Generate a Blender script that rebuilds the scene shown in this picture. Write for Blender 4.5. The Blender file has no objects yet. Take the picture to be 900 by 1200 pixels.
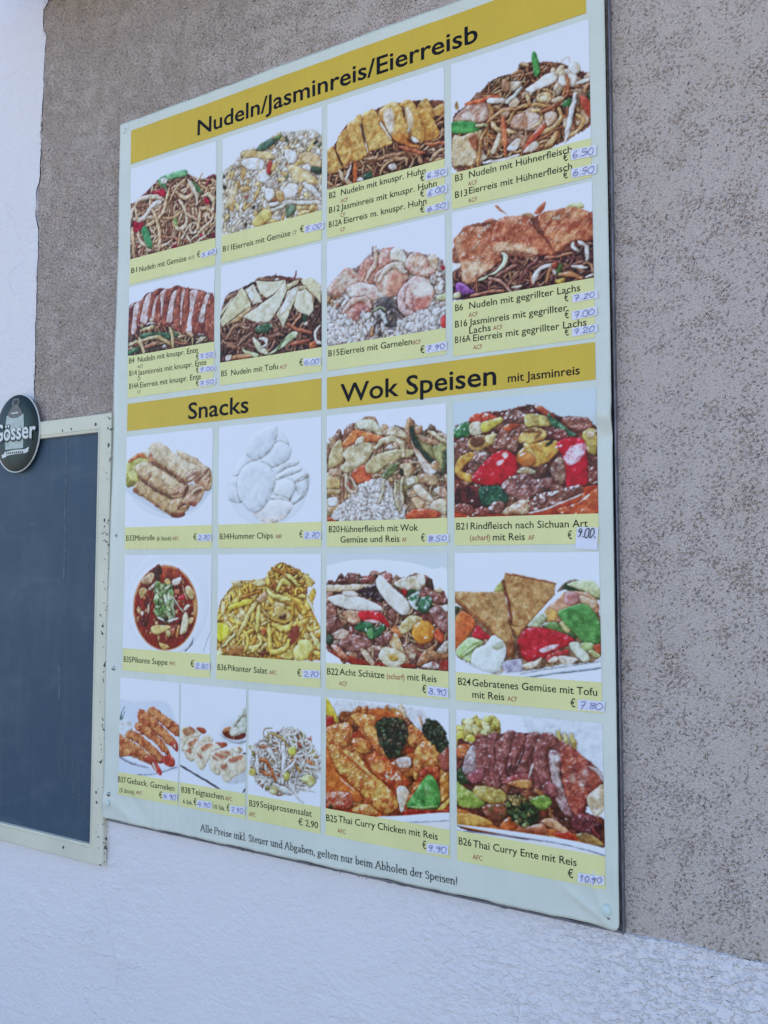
import bpy, math, random
import numpy as np
from mathutils import Vector

# ------------------------------------------------------------------ scene, camera, sky, sun, exposure
scene = bpy.context.scene
col = scene.collection
H0 = 1.6                                   # eye height: wall coordinates below are measured from it
cam_d = bpy.data.cameras.new('camera'); cam = bpy.data.objects.new('camera', cam_d); col.objects.link(cam)
cam_d.sensor_fit = 'VERTICAL'; cam_d.sensor_height = 36.0; cam_d.lens = 36.0*901.0/1200.0
cam_d.clip_start = 0.02; cam_d.clip_end = 500
from mathutils import Matrix
_y, _p, _r = math.radians(27.937), math.radians(3.531), math.radians(0.137)
_M = Matrix.Rotation(_y, 3, 'Z') @ Matrix.Rotation(_p, 3, 'X') @ Matrix.Rotation(_r, 3, 'Y') @ Matrix.Rotation(math.pi/2, 3, 'X')
cam.matrix_world = Matrix.Translation((0, -1.0165, H0)) @ _M.to_4x4()
scene.camera = cam

world = bpy.data.worlds.new('World'); scene.world = world; world.use_nodes = True
wn = world.node_tree; wn.nodes.clear()
sky = wn.nodes.new('ShaderNodeTexSky'); sky.sky_type = 'NISHITA'; sky.sun_disc = False
SUN_EL, SUN_AZ = math.radians(52), math.radians(20)      # the sun stands behind the building: the wall is in open shade
sky.sun_elevation = SUN_EL; sky.sun_rotation = SUN_AZ; sky.altitude = 300; sky.air_density = 1.0; sky.dust_density = 1.6; sky.ozone_density = 2.0
bg = wn.nodes.new('ShaderNodeBackground'); bg.inputs['Strength'].default_value = 0.13
wo = wn.nodes.new('ShaderNodeOutputWorld')
wn.links.new(sky.outputs[0], bg.inputs[0]); wn.links.new(bg.outputs[0], wo.inputs[0])
sl = bpy.data.lights.new('sun', 'SUN'); sl.energy = 4.6; sl.angle = math.radians(0.53); sl.color = (1.0, 0.95, 0.87)
sun = bpy.data.objects.new('sun', sl); col.objects.link(sun)
_d = Vector((math.sin(SUN_AZ)*math.cos(SUN_EL), math.cos(SUN_AZ)*math.cos(SUN_EL), math.sin(SUN_EL)))
sun.location = (0, 3, 9); sun.rotation_euler = _d.to_track_quat('Z', 'Y').to_euler()
vs = scene.view_settings
vs.view_transform = 'Standard'; vs.look = 'None'; vs.gamma = 1.0; vs.use_curve_mapping = False
vs.exposure = 1.60

# ------------------------------------------------------------------ helpers
def lin(c):
    c = np.asarray(c, float)/255.0
    return np.where(c <= 0.04045, c/12.92, ((c+0.055)/1.055)**2.4)

class Mat:
    """tiny wrapper round a node tree"""
    def __init__(s, name, rough=0.6, spec=0.4):
        s.m = bpy.data.materials.new(name); s.m.use_nodes = True
        s.nt = s.m.node_tree; s.b = s.nt.nodes['Principled BSDF']; s.out = s.nt.nodes['Material Output']
        s.b.inputs['Roughness'].default_value = rough; s.b.inputs['Specular IOR Level'].default_value = spec
    def n(s, t, **k):
        x = s.nt.nodes.new(t)
        for a, v in k.items():
            if a in x.inputs: x.inputs[a].default_value = v
            else: setattr(x, a, v)
        return x
    def l(s, a, b): s.nt.links.new(a, b)
    def pos(s, scale=(1, 1, 1), rot=(0, 0, 0)):
        g = s.n('ShaderNodeNewGeometry'); mp = s.n('ShaderNodeMapping')
        mp.inputs['Scale'].default_value = scale; mp.inputs['Rotation'].default_value = rot
        s.l(g.outputs['Position'], mp.inputs['Vector']); return mp.outputs[0]
    def noise(s, vec, scale, detail=3.0, rough=0.5, dist=0.0):
        x = s.n('ShaderNodeTexNoise'); x.inputs['Scale'].default_value = scale; x.inputs['Detail'].default_value = detail
        x.inputs['Roughness'].default_value = rough; x.inputs['Distortion'].default_value = dist
        s.l(vec, x.inputs['Vector']); return x.outputs['Fac']
    def rng(s, v, a, b, c=0.0, d=1.0, smooth=True):
        x = s.n('ShaderNodeMapRange'); x.interpolation_type = 'SMOOTHSTEP' if smooth else 'LINEAR'
        for i, q in ((1, a), (2, b), (3, c), (4, d)):
            if isinstance(q, (int, float)): x.inputs[i].default_value = q
            else: s.l(q, x.inputs[i])
        s.l(v, x.inputs[0]); return x.outputs[0]
    def mth(s, op, a, b=0.0, c=None):
        x = s.n('ShaderNodeMath', operation=op)
        for i, q in enumerate((a, b, c)):
            if q is None: continue
            if isinstance(q, (int, float)): x.inputs[i].default_value = q
            else: s.l(q, x.inputs[i])
        return x.outputs[0]
    def mix(s, f, a, b):
        x = s.n('ShaderNodeMix', data_type='RGBA')
        if isinstance(f, (int, float)): x.inputs[0].default_value = f
        else: s.l(f, x.inputs[0])
        for i, q in ((6, a), (7, b)):
            if isinstance(q, tuple): x.inputs[i].default_value = (*q, 1.0)
            else: s.l(q, x.inputs[i])
        return x.outputs[2]
    def color(s, v):
        if isinstance(v, tuple): s.b.inputs['Base Color'].default_value = (*v, 1.0)
        else: s.l(v, s.b.inputs['Base Color'])
        return s
    def bump(s, h, dist=0.001, strength=1.0):
        x = s.n('ShaderNodeBump'); x.inputs['Distance'].default_value = dist; x.inputs['Strength'].default_value = strength
        s.l(h, x.inputs['Height']); s.l(x.outputs[0], s.b.inputs['Normal']); return s
    def displace(s, h):
        x = s.n('ShaderNodeDisplacement'); x.inputs['Midlevel'].default_value = 0.0; x.inputs['Scale'].default_value = 1.0
        s.l(h, x.inputs['Height']); s.l(x.outputs[0], s.out.inputs['Displacement']); s.m.displacement_method = 'BOTH'; return s

def raw_mesh(name, V, F, mat, parent=None, mats=None, mi=None, smooth=False):
    """V: (x, depth out of the wall, z from eye height); F: list/array of faces"""
    V = np.asarray(V, float)
    W = np.empty_like(V); W[:, 0] = V[:, 0]; W[:, 1] = -V[:, 1]; W[:, 2] = V[:, 2]+H0
    me = bpy.data.meshes.new(name)
    if isinstance(F, np.ndarray):
        n, k = F.shape
        me.vertices.add(len(W)); me.vertices.foreach_set('co', W.astype(np.float32).ravel())
        me.loops.add(n*k); me.loops.foreach_set('vertex_index', F.astype(np.int32).ravel())
        me.polygons.add(n); me.polygons.foreach_set('loop_start', np.arange(0, n*k, k, dtype=np.int32))
        me.update(calc_edges=True)
    else:
        me.from_pydata([tuple(v) for v in W], [], [tuple(f) for f in F]); me.update()
    for m in (mats or [mat]): me.materials.append(m.m)
    if mi is not None: me.polygons.foreach_set('material_index', np.asarray(mi, np.int32))
    if smooth: me.polygons.foreach_set('use_smooth', np.ones(len(me.polygons), bool))
    o = bpy.data.objects.new(name, me); col.objects.link(o)
    if parent is not None: o.parent = parent
    return o

def grid_faces(nx, nz):
    i = np.arange((nx-1)*(nz-1)); r, c = i//(nx-1), i % (nx-1); a = r*nx+c
    return np.stack([a, a+1, a+nx+1, a+nx], 1)

def grid(xs, zs):
    X, Z = np.meshgrid(xs, zs); return X.ravel(), Z.ravel(), grid_faces(len(xs), len(zs))

class Build:
    """collects simple solids into one mesh"""
    def __init__(s): s.v = []; s.f = []; s.m = []
    def add(s, V, F, mi=0):
        b = len(s.v); s.v += [tuple(v) for v in V]; s.f += [tuple(i+b for i in f) for f in F]; s.m += [mi]*len(F)
    def box(s, x0, x1, d0, d1, z0, z1, bev=0.0, mi=0):
        """solid box in wall coordinates with chamfered front edges"""
        b = bev
        V = [(x0, d0, z0), (x1, d0, z0), (x1, d0, z1), (x0, d0, z1), (x0, d1-b, z0), (x1, d1-b, z0), (x1, d1-b, z1), (x0, d1-b, z1)]
        F = [(3, 2, 1, 0), (0, 1, 5, 4), (1, 2, 6, 5), (2, 3, 7, 6), (3, 0, 4, 7)]
        if b:
            V += [(x0+b, d1, z0+b), (x1-b, d1, z0+b), (x1-b, d1, z1-b), (x0+b, d1, z1-b)]
            F += [(4, 5, 9, 8), (5, 6, 10, 9), (6, 7, 11, 10), (7, 4, 8, 11), (8, 9, 10, 11)]
        else: F += [(4, 5, 6, 7)]
        s.add(V, F, mi)
    def prism(s, P, d0, d1, mi=0):
        n = len(P)
        V = [(x, d0, z) for x, z in P]+[(x, d1, z) for x, z in P]
        s.add(V, [tuple(range(n-1, -1, -1)), tuple(range(n, 2*n))]+[(i, (i+1) % n, n+(i+1) % n, n+i) for i in range(n)], mi)
    def dome(s, x, z, r, d0, h, n=20, rings=4, mi=0, ax=1.0):
        V = []; F = []
        for k in range(rings):
            t = k/rings*math.pi/2; rr = r*math.cos(t); dd = d0+h*math.sin(t)
            V += [(x+rr*math.cos(a), dd, z+rr*ax*math.sin(a)) for a in [2*math.pi*i/n for i in range(n)]]
        V.append((x, d0+h, z))
        for k in range(rings-1): F += [(k*n+i, k*n+(i+1) % n, (k+1)*n+(i+1) % n, (k+1)*n+i) for i in range(n)]
        F += [((rings-1)*n+i, (rings-1)*n+(i+1) % n, rings*n) for i in range(n)]
        s.add(V, F, mi)
    def stroke(s, P, w, depth, mi=0):
        """flat ribbon of ink along a polyline; depth is a function of (x, z)"""
        P = np.asarray(P, float)
        t = np.gradient(P, axis=0); t /= np.linalg.norm(t, axis=1)[:, None]+1e-9
        nrm = np.stack([-t[:, 1], t[:, 0]], 1)*w/2
        P = P.copy(); P[0] -= t[0]*w*0.4; P[-1] += t[-1]*w*0.4
        A, B = P+nrm, P-nrm; n = len(P)
        V = [(x, depth(x, z), z) for x, z in A]+[(x, depth(x, z), z) for x, z in B]
        s.add(V, [(n+i, n+i+1, i+1, i) for i in range(n-1)], mi)
    def make(s, name, mat, parent=None, mats=None, smooth=False):
        return raw_mesh(name, np.array(s.v), s.f, mat, parent, mats, s.m if mats else None, smooth)

def empty(name, x, d, z, label, cat, group=None):
    o = bpy.data.objects.new(name, None); col.objects.link(o); o.empty_display_size = 0.1
    o['label'] = label; o['category'] = cat
    if group: o['group'] = group
    return o

_rs = np.random.RandomState(5)
def wiggle(x, seed, wl):
    r = np.random.RandomState(seed); x = np.asarray(x, float); o = np.zeros_like(x)
    for k in range(4):
        o += np.sin(x*2*math.pi/(wl/1.9**k)+r.rand()*6.28)*0.6**k
    return o/2.0

# ------------------------------------------------------------------ materials
def mat_roughcast():
    m = Mat('roughcast', 0.95, 0.15)
    p = m.pos(rot=(0, math.radians(38), 0), scale=(1.0, 1.0, 1.32))
    big = m.noise(m.pos(), 9.0, 3.0, 0.55)
    med = m.noise(m.pos(), 34.0, 2.0, 0.5)
    g = m.noise(p, 262.0, 2.8, 0.6, 0.55)
    g2 = m.noise(p, 430.0, 3.0, 0.65)
    sx = m.n('ShaderNodeSeparateXYZ'); m.l(m.pos(), sx.inputs[0])
    left = m.rng(sx.outputs[0], -0.25, -1.10)               # coarser and closer grained towards the left
    thr = m.mth('ADD', m.mth('MULTIPLY', med, 0.30), m.mth('MULTIPLY', big, 0.24))
    thr = m.mth('ADD', thr, m.mth('MULTIPLY', left, 0.085))
    lo = m.mth('ADD', thr, 0.055); hi = m.mth('ADD', thr, 0.175)
    pit = m.rng(g, lo, hi)                                  # 0 in the pits, 1 on the rubbed faces
    h = m.mth('MULTIPLY', pit, 0.0027)
    h = m.mth('ADD', h, m.mth('MULTIPLY', g, 0.0022))
    h = m.mth('ADD', h, m.mth('MULTIPLY', g2, m.mth('ADD', m.mth('MULTIPLY', left, 0.0012), 0.0040)))
    h = m.mth('ADD', h, m.mth('MULTIPLY', big, 0.006))
    m.displace(m.mth('SUBTRACT', h, 0.0085))
    st = m.rng(m.noise(m.pos(), 5.0, 4.0, 0.6), 0.5, 0.72)
    c = m.mix(m.mth('MULTIPLY', st, 0.55), ROUGH_A, ROUGH_B)
    run = m.rng(m.noise(m.pos(scale=(1.0, 1.0, 0.22)), 11.0, 5.0, 0.65), 0.50, 0.78)
    c = m.mix(m.mth('MULTIPLY', run, 0.35), c, (0.40, 0.33, 0.29))
    c = m.mix(m.rng(m.noise(m.pos(), 300.0, 2.0), 0.35, 0.7), c, m.mix(0.5, c, (0.74, 0.63, 0.56)))
    return m.color(c)

def mat_white_plaster():
    m = Mat('white_wall_paint', 0.85, 0.25)
    big = m.noise(m.pos(), 7.0, 4.0, 0.55)
    tro = m.noise(m.pos(scale=(1.0, 1.0, 2.4), rot=(0, math.radians(-14), 0)), 22.0, 5.0, 0.6, 0.6)
    g = m.noise(m.pos(rot=(0, math.radians(30), 0), scale=(1, 1, 1.3)), 120.0, 3.0, 0.55, 0.3)
    f = m.noise(m.pos(), 420.0, 2.0, 0.5)
    sx = m.n('ShaderNodeSeparateXYZ'); m.l(m.pos(), sx.inputs[0])
    # the smooth float-finished plaster gives way to painted-over roughcast towards the right, under the board's edge
    rough = m.mth('MULTIPLY', m.rng(sx.outputs[0], -0.62, -0.10), m.rng(sx.outputs[2], H0-0.80, H0-0.50, 0.35, 1.0))
    rough = m.mth('MULTIPLY', rough, m.rng(big, 0.30, 0.60, 0.35, 1.0))
    h = m.mth('MULTIPLY', tro, m.rng(m.noise(m.pos(), 4.0, 2.0), 0.42, 0.66, 0.0012, 0.0060))
    h = m.mth('ADD', h, m.mth('MULTIPLY', big, 0.006))
    h = m.mth('ADD', h, m.mth('MULTIPLY', f, 0.0005))
    h = m.mth('ADD', h, m.mth('MULTIPLY', m.rng(g, 0.36, 0.60), m.mth('ADD', m.mth('MULTIPLY', rough, 0.0027), 0.0007)))
    # a few hairline cracks
    vo = m.n('ShaderNodeTexVoronoi', feature='DISTANCE_TO_EDGE'); vo.inputs['Scale'].default_value = 3.1
    wv = m.n('ShaderNodeVectorMath', operation='ADD'); nv = m.n('ShaderNodeTexNoise'); nv.inputs['Scale'].default_value = 9.0; nv.inputs['Detail'].default_value = 5.0
    sc = m.n('ShaderNodeVectorMath', operation='SCALE'); sc.inputs['Scale'].default_value = 0.16
    m.l(m.pos(), nv.inputs['Vector']); m.l(nv.outputs['Color'], sc.inputs[0]); m.l(m.pos(), wv.inputs[0]); m.l(sc.outputs[0], wv.inputs[1]); m.l(wv.outputs[0], vo.inputs['Vector'])
    crack = m.mth('MULTIPLY', m.rng(vo.outputs['Distance'], 0.0, 0.0055, 1.0, 0.0), m.rng(m.noise(m.pos(), 3.3, 2.0), 0.50, 0.62))
    h = m.mth('SUBTRACT', h, m.mth('MULTIPLY', crack, 0.0011))
    m.displace(m.mth('SUBTRACT', h, 0.0075))
    dirt = m.rng(m.noise(m.pos(), 13.0, 6.0, 0.7), 0.56, 0.80)
    return m.color(m.mix(m.mth('MULTIPLY', dirt, 0.35), WHITE_A, (0.60, 0.59, 0.59)))

ROUGH_A, ROUGH_B = (0.64, 0.535, 0.485), (0.52, 0.425, 0.32)
WHITE_A = (0.76, 0.715, 0.735)
M_ROUGH = mat_roughcast(); M_WHITE = mat_white_plaster()

def laminate(name, c, rough=0.26, var=0.03):
    m = Mat(name, rough, 0.16)
    v = m.noise(m.pos(), 14.0, 4.0, 0.6)
    m.color(m.mix(m.rng(v, 0.3, 0.7), tuple(x*(1-var) for x in c), tuple(min(1, x*(1+var)) for x in c)))
    m.l(m.rng(m.noise(m.pos(scale=(1, 1, 0.12)), 60.0, 4.0, 0.6), 0.3, 0.7, rough*0.7, rough*1.7), m.b.inputs['Roughness'])
    m.bump(m.noise(m.pos(), 26.0, 2.0, 0.5), 0.0013, 0.6)
    m.b.inputs['Coat Weight'].default_value = 0.06; m.b.inputs['Coat Roughness'].default_value = 0.06
    return m
M_SHEET = laminate('printed_sheet_pale_green', (0.67, 0.69, 0.61))
M_STRIP = laminate('printed_olive_strip', (0.76, 0.725, 0.34))
M_BAND = laminate('printed_mustard_band', (0.66, 0.455, 0.055))
def mat_print():
    m = Mat('printed_picture', 0.26, 0.14)
    a = m.n('ShaderNodeAttribute', attribute_name='print'); v = m.n('ShaderNodeVectorMath', operation='SCALE'); v.inputs['Scale'].default_value = 0.86
    m.l(a.outputs['Color'], v.inputs[0]); m.color(v.outputs[0]); m.bump(m.noise(m.pos(), 26.0, 2.0, 0.5), 0.0013, 0.6)
    m.b.inputs['Coat Weight'].default_value = 0.06; m.b.inputs['Coat Roughness'].default_value = 0.06
    return m
M_PRINT = mat_print()
def plain(name, c, rough=0.5, spec=0.4, metal=0.0, var=0.12, sc=60.0):
    m = Mat(name, rough, spec); m.b.inputs['Metallic'].default_value = metal
    v = m.noise(m.pos(), sc, 4.0, 0.6)
    return m.color(m.mix(m.rng(v, 0.3, 0.7), tuple(x*(1-var) for x in c), tuple(min(1, x*(1+var)) for x in c)))
M_INK = plain('black_print_ink', (0.010, 0.010, 0.013), 0.35, 0.10)
M_RED = plain('red_print_ink', (0.36, 0.06, 0.05), 0.35)
M_GREYINK = plain('brown_grey_print_ink', (0.20, 0.15, 0.12), 0.35)
M_PAPER = plain('paper_label', (0.74, 0.73, 0.83), 0.6, var=0.03)
M_PEN = plain('violet_ballpoint_ink', (0.15, 0.14, 0.36), 0.5)
M_PENK = plain('dark_felt_pen_ink', (0.03, 0.03, 0.05), 0.5)
M_ALU = plain('weathered_aluminium', (0.17, 0.17, 0.20), 0.5, 0.5, 0.55, 0.3, 40)
M_PANEL = plain('grey_backing_panel', (0.10, 0.10, 0.12), 0.7, var=0.3)
M_STEEL = plain('screw_steel', (0.40, 0.41, 0.42), 0.28, 0.5, 0.95, 0.2)
M_DARK = plain('dark_hole', (0.012, 0.012, 0.014), 0.8)
M_LEDGE = plain('dark_brown_wood', (0.018, 0.011, 0.009), 0.8, var=0.4, sc=18)
M_CLEAR = laminate('clear_plastic_cap', (0.62, 0.70, 0.66), 0.15)

# ---------------------------------------------------------------- printed dish pictures (a small picture painter)
PX = 0.75        # raster step of a printed picture, mm

def vnoise(rs, h, w, cell):
    gh, gw = int(h/cell)+3, int(w/cell)+3
    g = rs.rand(gh, gw)
    y = np.arange(h)/cell; x = np.arange(w)/cell
    yi = y.astype(int); xi = x.astype(int)
    fy = (y-yi)[:, None]; fx = (x-xi)[None]
    fy = fy*fy*(3-2*fy); fx = fx*fx*(3-2*fx)
    a = g[yi][:, xi]; b = g[yi][:, xi+1]; c = g[yi+1][:, xi]; d = g[yi+1][:, xi+1]
    return (a*(1-fx)+b*fx)*(1-fy)+(c*(1-fx)+d*fx)*fy-0.5

def smooth_poly(P, closed, k=4):
    P = np.asarray(P, float); n = len(P)
    if n < 3: return P
    out = []
    rng = range(n) if closed else range(n-1)
    for i in rng:
        p1, p2 = P[i], P[(i+1) % n]
        p0 = P[i-1] if (closed or i > 0) else p1
        p3 = P[(i+2) % n] if (closed or i+2 < n) else p2
        for t in np.arange(k)/k:
            out.append(0.5*((2*p1)+(p2-p0)*t+(2*p0-5*p1+4*p2-p3)*t*t+(3*p1-p0-3*p2+p3)*t**3))
    if not closed: out.append(P[-1])
    return np.array(out)

class Picture:
    LIGHT = np.array([-0.38, -0.62, 0.69])
    def __init__(s, w, h, seed, bg=(238, 239, 252)):
        s.w, s.h = w, h
        s.W, s.H = int(round(w/PX)), int(round(h/PX))
        s.rs = np.random.RandomState(seed)
        s.img = np.ones((s.H, s.W, 3))*np.array(bg, float)
        s.food = np.zeros((s.H, s.W)); s.glint = 0.65
        s.nz = [vnoise(s.rs, s.H+80, s.W+80, c/PX) for c in (1.1, 2.6, 7.0)]
    def field(s, i, sl):
        oy, ox = s.rs.randint(0, 80), s.rs.randint(0, 80)
        y, x = sl
        return s.nz[i][y.start+oy:y.stop+oy, x.start+ox:x.stop+ox]
    def window(s, P, m):
        x0, y0 = P.min(0)-m; x1, y1 = P.max(0)+m
        a, b = max(0, int(x0/PX)), min(s.W, int(x1/PX)+2)
        c, d = max(0, int(y0/PX)), min(s.H, int(y1/PX)+2)
        if b-a < 2 or d-c < 2: return None
        X, Y = np.meshgrid((np.arange(a, b)+0.5)*PX, (np.arange(c, d)+0.5)*PX)
        return (slice(c, d), slice(a, b)), X, Y
    def blend(s, sl, d, z, col, gloss, shin, shadow, sw, soft=1.5, alpha=1.0, flat=False, real=True):
        im = s.img[sl]; fd = s.food[sl]
        if shadow:
            sh = np.clip((d+sw)/sw, 0, 1)**1.6*shadow*fd
            im = im*(1-sh[..., None]*np.array([0.58, 0.74, 0.82]))
        if not flat:
            gy, gx = np.gradient(z, PX)
            n = 1/np.sqrt(gx*gx+gy*gy+1)
            lam = (-gx*s.LIGHT[0]-gy*s.LIGHT[1]+s.LIGHT[2])*n/s.LIGHT[2]
            lite = np.clip((col.mean(-1)-150)/90, 0, 1)
            k = 0.5-0.22*lite
            shade = np.clip(1-k+k*lam, 0.42+0.25*lite, 1.22)
            col = col*shade[..., None]**(np.array([0.76, 0.98, 1.32])*(1-lite[..., None])+lite[..., None])
            if gloss:
                hz = np.array([-0.22, -0.42, 0.88])
                sp = np.clip((-gx*hz[0]-gy*hz[1]+hz[2])*n, 0, 1)**shin*gloss*np.clip(0.5+s.field(1, sl)*4.5, 0, 2.2)
                col = col+(255-col)*np.clip(sp, 0, 1)[..., None]
        al = np.clip(d/(PX*soft)+0.5, 0, 1)*alpha
        s.img[sl] = im*(1-al[..., None])+np.clip(col, 0, 255)*al[..., None]
        s.food[sl] = np.maximum(fd, al) if real else np.minimum(fd, 1-al)
    def dist(s, P, X, Y, closed):
        D = np.full(X.shape, 1e9); ins = np.zeros(X.shape, bool)
        n = len(P)
        for i in range(n if closed else n-1):
            ax, ay = P[i]; bx, by = P[(i+1) % n]
            ex, ey = bx-ax, by-ay; L = ex*ex+ey*ey+1e-9
            t = np.clip(((X-ax)*ex+(Y-ay)*ey)/L, 0, 1)
            D = np.minimum(D, (X-ax-t*ex)**2+(Y-ay-t*ey)**2)
            if closed and ay != by:
                ins ^= ((ay > Y) != (by > Y)) & (X < (bx-ax)*(Y-ay)/(by-ay)+ax)
        D = np.sqrt(D)
        return np.where(ins, D, -D) if closed else D
    def poly(s, P, c, c2=None, bev=5, bump=0.5, gloss=0.25, shin=28, sm=1, mott=1.0, jag=0.0, shadow=0.42, sw=3.5, tilt=(0, 0), big=0.0, alpha=1.0, soft=1.5, flat=0, stripe=None, ov=0):
        P = np.asarray(P, float)
        if sm: P = smooth_poly(P, True)
        r = s.window(P, sw+1)
        if r is None: return
        sl, X, Y = r
        f0, f1, f2 = s.field(0, sl), s.field(1, sl), s.field(2, sl)
        if bump:
            wa = min(3.2, 0.2*bev, 1.5+0.04*bev)*(bump >= 0.3)
            X = X+wa*(s.field(2, sl)*1.3+f1*0.7); Y = Y+wa*(f2*1.3+s.field(1, sl)*0.7)
        d = s.dist(P, X, Y, True)
        if jag: d = d+jag*(f1*1.6+f0)
        t = np.clip(d/bev, 0, 1)
        z = bev*(0.36 if bump else 0.1)*np.sqrt(np.clip(1-(1-t)**2, 0, 1))+bump*(f0*0.16+f1*0.62+f2*1.3)+big*f2*6+tilt[0]*X+tilt[1]*Y
        c = np.array(c, float); c2 = c*np.array([0.87, 0.77, 0.68]) if c2 is None else np.array(c2, float)
        m = np.clip(0.5+mott*(f1*1.1+f2*1.5+f0*0.5)-0.15, 0, 1)
        if stripe:
            ang, per, k = stripe
            ph = (X*math.cos(ang)+Y*math.sin(ang))/per*2*math.pi+f2*4
            m = np.clip(m+k*np.sin(ph), 0, 1)
        col = c*(1-m[..., None])+c2*m[..., None]
        if ov:                                             # a stain or glaze lying on what is already painted
            al = (np.clip(d/ov+0.35+f1*0.9, 0, 1)*0.72*alpha)[..., None]
            im = s.img[sl]; lum = im.mean(-1, keepdims=True)
            s.img[sl] = im*(1-al)+np.clip(col*(0.55+0.45*lum/(lum.mean()+1)), 0, 255)*al
            return
        s.blend(sl, d, z, col, gloss, shin, shadow, sw, soft, alpha, flat, bump > 0)
    def tube(s, P, w, c, c2=None, gloss=0.3, shin=24, shadow=0.6, sw=None, bump=0.15, taper=0, mott=0.5, dark=1.0, smo=1):
        P = np.asarray(P, float)
        if len(P) > 2 and smo: P = smooth_poly(P, False)
        sw = sw or min(4.0, w*0.7+0.6)
        r = s.window(P, w/2+sw+1)
        if r is None: return
        sl, X, Y = r
        f0, f1 = s.field(0, sl), s.field(1, sl)
        wa = min(2.2, 0.35*w)
        D = s.dist(P, X+wa*(s.field(2, sl)*1.2+f1*0.3), Y+wa*(s.field(2, sl)*1.2+f0*0.2), False)
        R = w/2*(1+0.5*s.field(2, sl))
        if not taper:
            e = np.minimum(np.hypot(X-P[0][0], Y-P[0][1]), np.hypot(X-P[-1][0], Y-P[-1][1]))
            R = R*np.clip(0.55+0.45*e/(1.4*w), 0.55, 1)
        if taper:
            q = np.sqrt((X-P[-1][0])**2+(Y-P[-1][1])**2)/(np.hypot(*(P[0]-P[-1]))+1e-6)
            R = R*np.clip(1-taper*(1-q), 0.15, 1)
        d = R-D
        z = np.sqrt(np.clip(R*R-D*D, 0, None))*0.75+bump*(f0+f1)
        c = np.array(c, float)*dark; c2 = c*np.array([0.84, 0.75, 0.66]) if c2 is None else np.array(c2, float)*dark
        m = np.clip(0.4+mott*(f1*1.6+f0*0.6), 0, 1)[..., None]
        s.blend(sl, d, z, c*(1-m)+c2*m, gloss, shin, shadow, sw)
    def inside(s, R, n):
        R = np.asarray(R, float); lo, hi = R.min(0), R.max(0); out = []
        while len(out) < n:
            q = lo+(hi-lo)*s.rs.rand(2)
            if s.has(R, q): out.append(q)
        return out
    @staticmethod
    def has(R, q):
        k = False; n = len(R)
        for i in range(n):
            (ax, ay), (bx, by) = R[i], R[(i+1) % n]
            if (ay > q[1]) != (by > q[1]) and q[0] < (bx-ax)*(q[1]-ay)/(by-ay)+ax: k = not k
        return k
    def base(s, R, c, c2=None, sm=1, jag=1.5, mott=1.6):
        s.poly(R, c, c2, bev=1.5, bump=0.8, gloss=0.1, sm=sm, jag=jag, shadow=0, mott=mott)
    def noodles(s, R, n, w, cols, L=60, curl=0.5, gloss=0.3, ang=None, deep=0.5, sh=0.6):
        R = np.asarray(R, float); n = int(n*1.6); pts = s.inside(R, n)
        for i, q in enumerate(pts):
            a = s.rs.rand()*6.283 if ang is None else ang+s.rs.randn()*0.5
            ww = w*(0.50+0.30*s.rs.rand()); st = ww*1.1; k = s.rs.randn()*curl*1.3
            P = [q]
            for j in range(int(L*1.5*(0.5+s.rs.rand())/st)):
                k += s.rs.randn()*curl*0.35; k *= 0.92; a += k*0.8
                nq = P[-1]+st*np.array([math.cos(a), math.sin(a)])
                if not s.has(R, nq): break
                P.append(nq)
            if len(P) < 3: continue
            c = np.array(cols[s.rs.randint(len(cols))], float)*(0.88+0.24*s.rs.rand())
            s.tube(P, ww, c, gloss=gloss, shadow=sh, dark=deep+(1-deep)*min(1, (i+1)/(0.75*n)))
    def bits(s, R, n, lo, hi, cols, asp=1.4, gloss=0.3, bump=0.4, deep=0.66, jag=0.4, mott=0.8, shadow=0.42, nv=7, ang=None, shin=26):
        for i, q in enumerate(s.inside(R, n)):
            r = (lo+(hi-lo)*s.rs.rand())/2; a0 = s.rs.rand()*6.283 if ang is None else ang+s.rs.randn()*0.4
            th = (np.arange(nv)+0.6*s.rs.rand(nv))*6.283/nv
            rr = r*(0.62+0.62*s.rs.rand(nv)); u = rr*np.cos(th)*asp**0.5; v = rr*np.sin(th)/asp**0.5
            P = np.stack([q[0]+u*math.cos(a0)-v*math.sin(a0), q[1]+u*math.sin(a0)+v*math.cos(a0)], 1)
            dk = deep+(1-deep)*min(1, (i+1)/(0.75*n))
            c = np.array(cols[s.rs.randint(len(cols))], float)*(0.9+0.2*s.rs.rand())*dk
            s.poly(P, c, bev=max(0.8, r*0.8), bump=bump, gloss=gloss, shin=shin, jag=jag, mott=mott, shadow=shadow, sw=min(3, r*0.7+0.4))
    def result(s):
        n0, n1, n2 = (q[:s.H, :s.W] for q in s.nz)
        m1 = s.nz[1][60:60+s.H, 40:40+s.W]; m0 = s.nz[0][30:30+s.H, 60:60+s.W]
        lum = s.img.mean(-1)
        k = s.food*np.clip((246-lum)/60, 0.12, 1)
        g = s.img*(1+k*(0.08*n0+0.26*n1+0.30*n2))[..., None]
        gl = np.clip((m1+0.6*n2+0.35*m0-0.40)*3.5, 0, 1)*k*s.glint
        g = g+(250-g)*gl[..., None]*0.6
        lum = g.mean(-1, keepdims=True)
        g = lum+(g-lum)*0.90
        x = np.clip(g, 0, 255)/255
        x = x**0.81; x = np.clip(x+0.050*np.sin((x-0.5)*2*math.pi)*1.2, 0, 1)
        g = 255*x
        p = np.pad(g, ((1, 1), (1, 1), (0, 0)), 'edge')
        b = (p[:-2, 1:-1]+p[2:, 1:-1]+p[1:-1, :-2]+p[1:-1, 2:])/4
        return np.clip(g*0.48+b*0.52, 0, 255)


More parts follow.
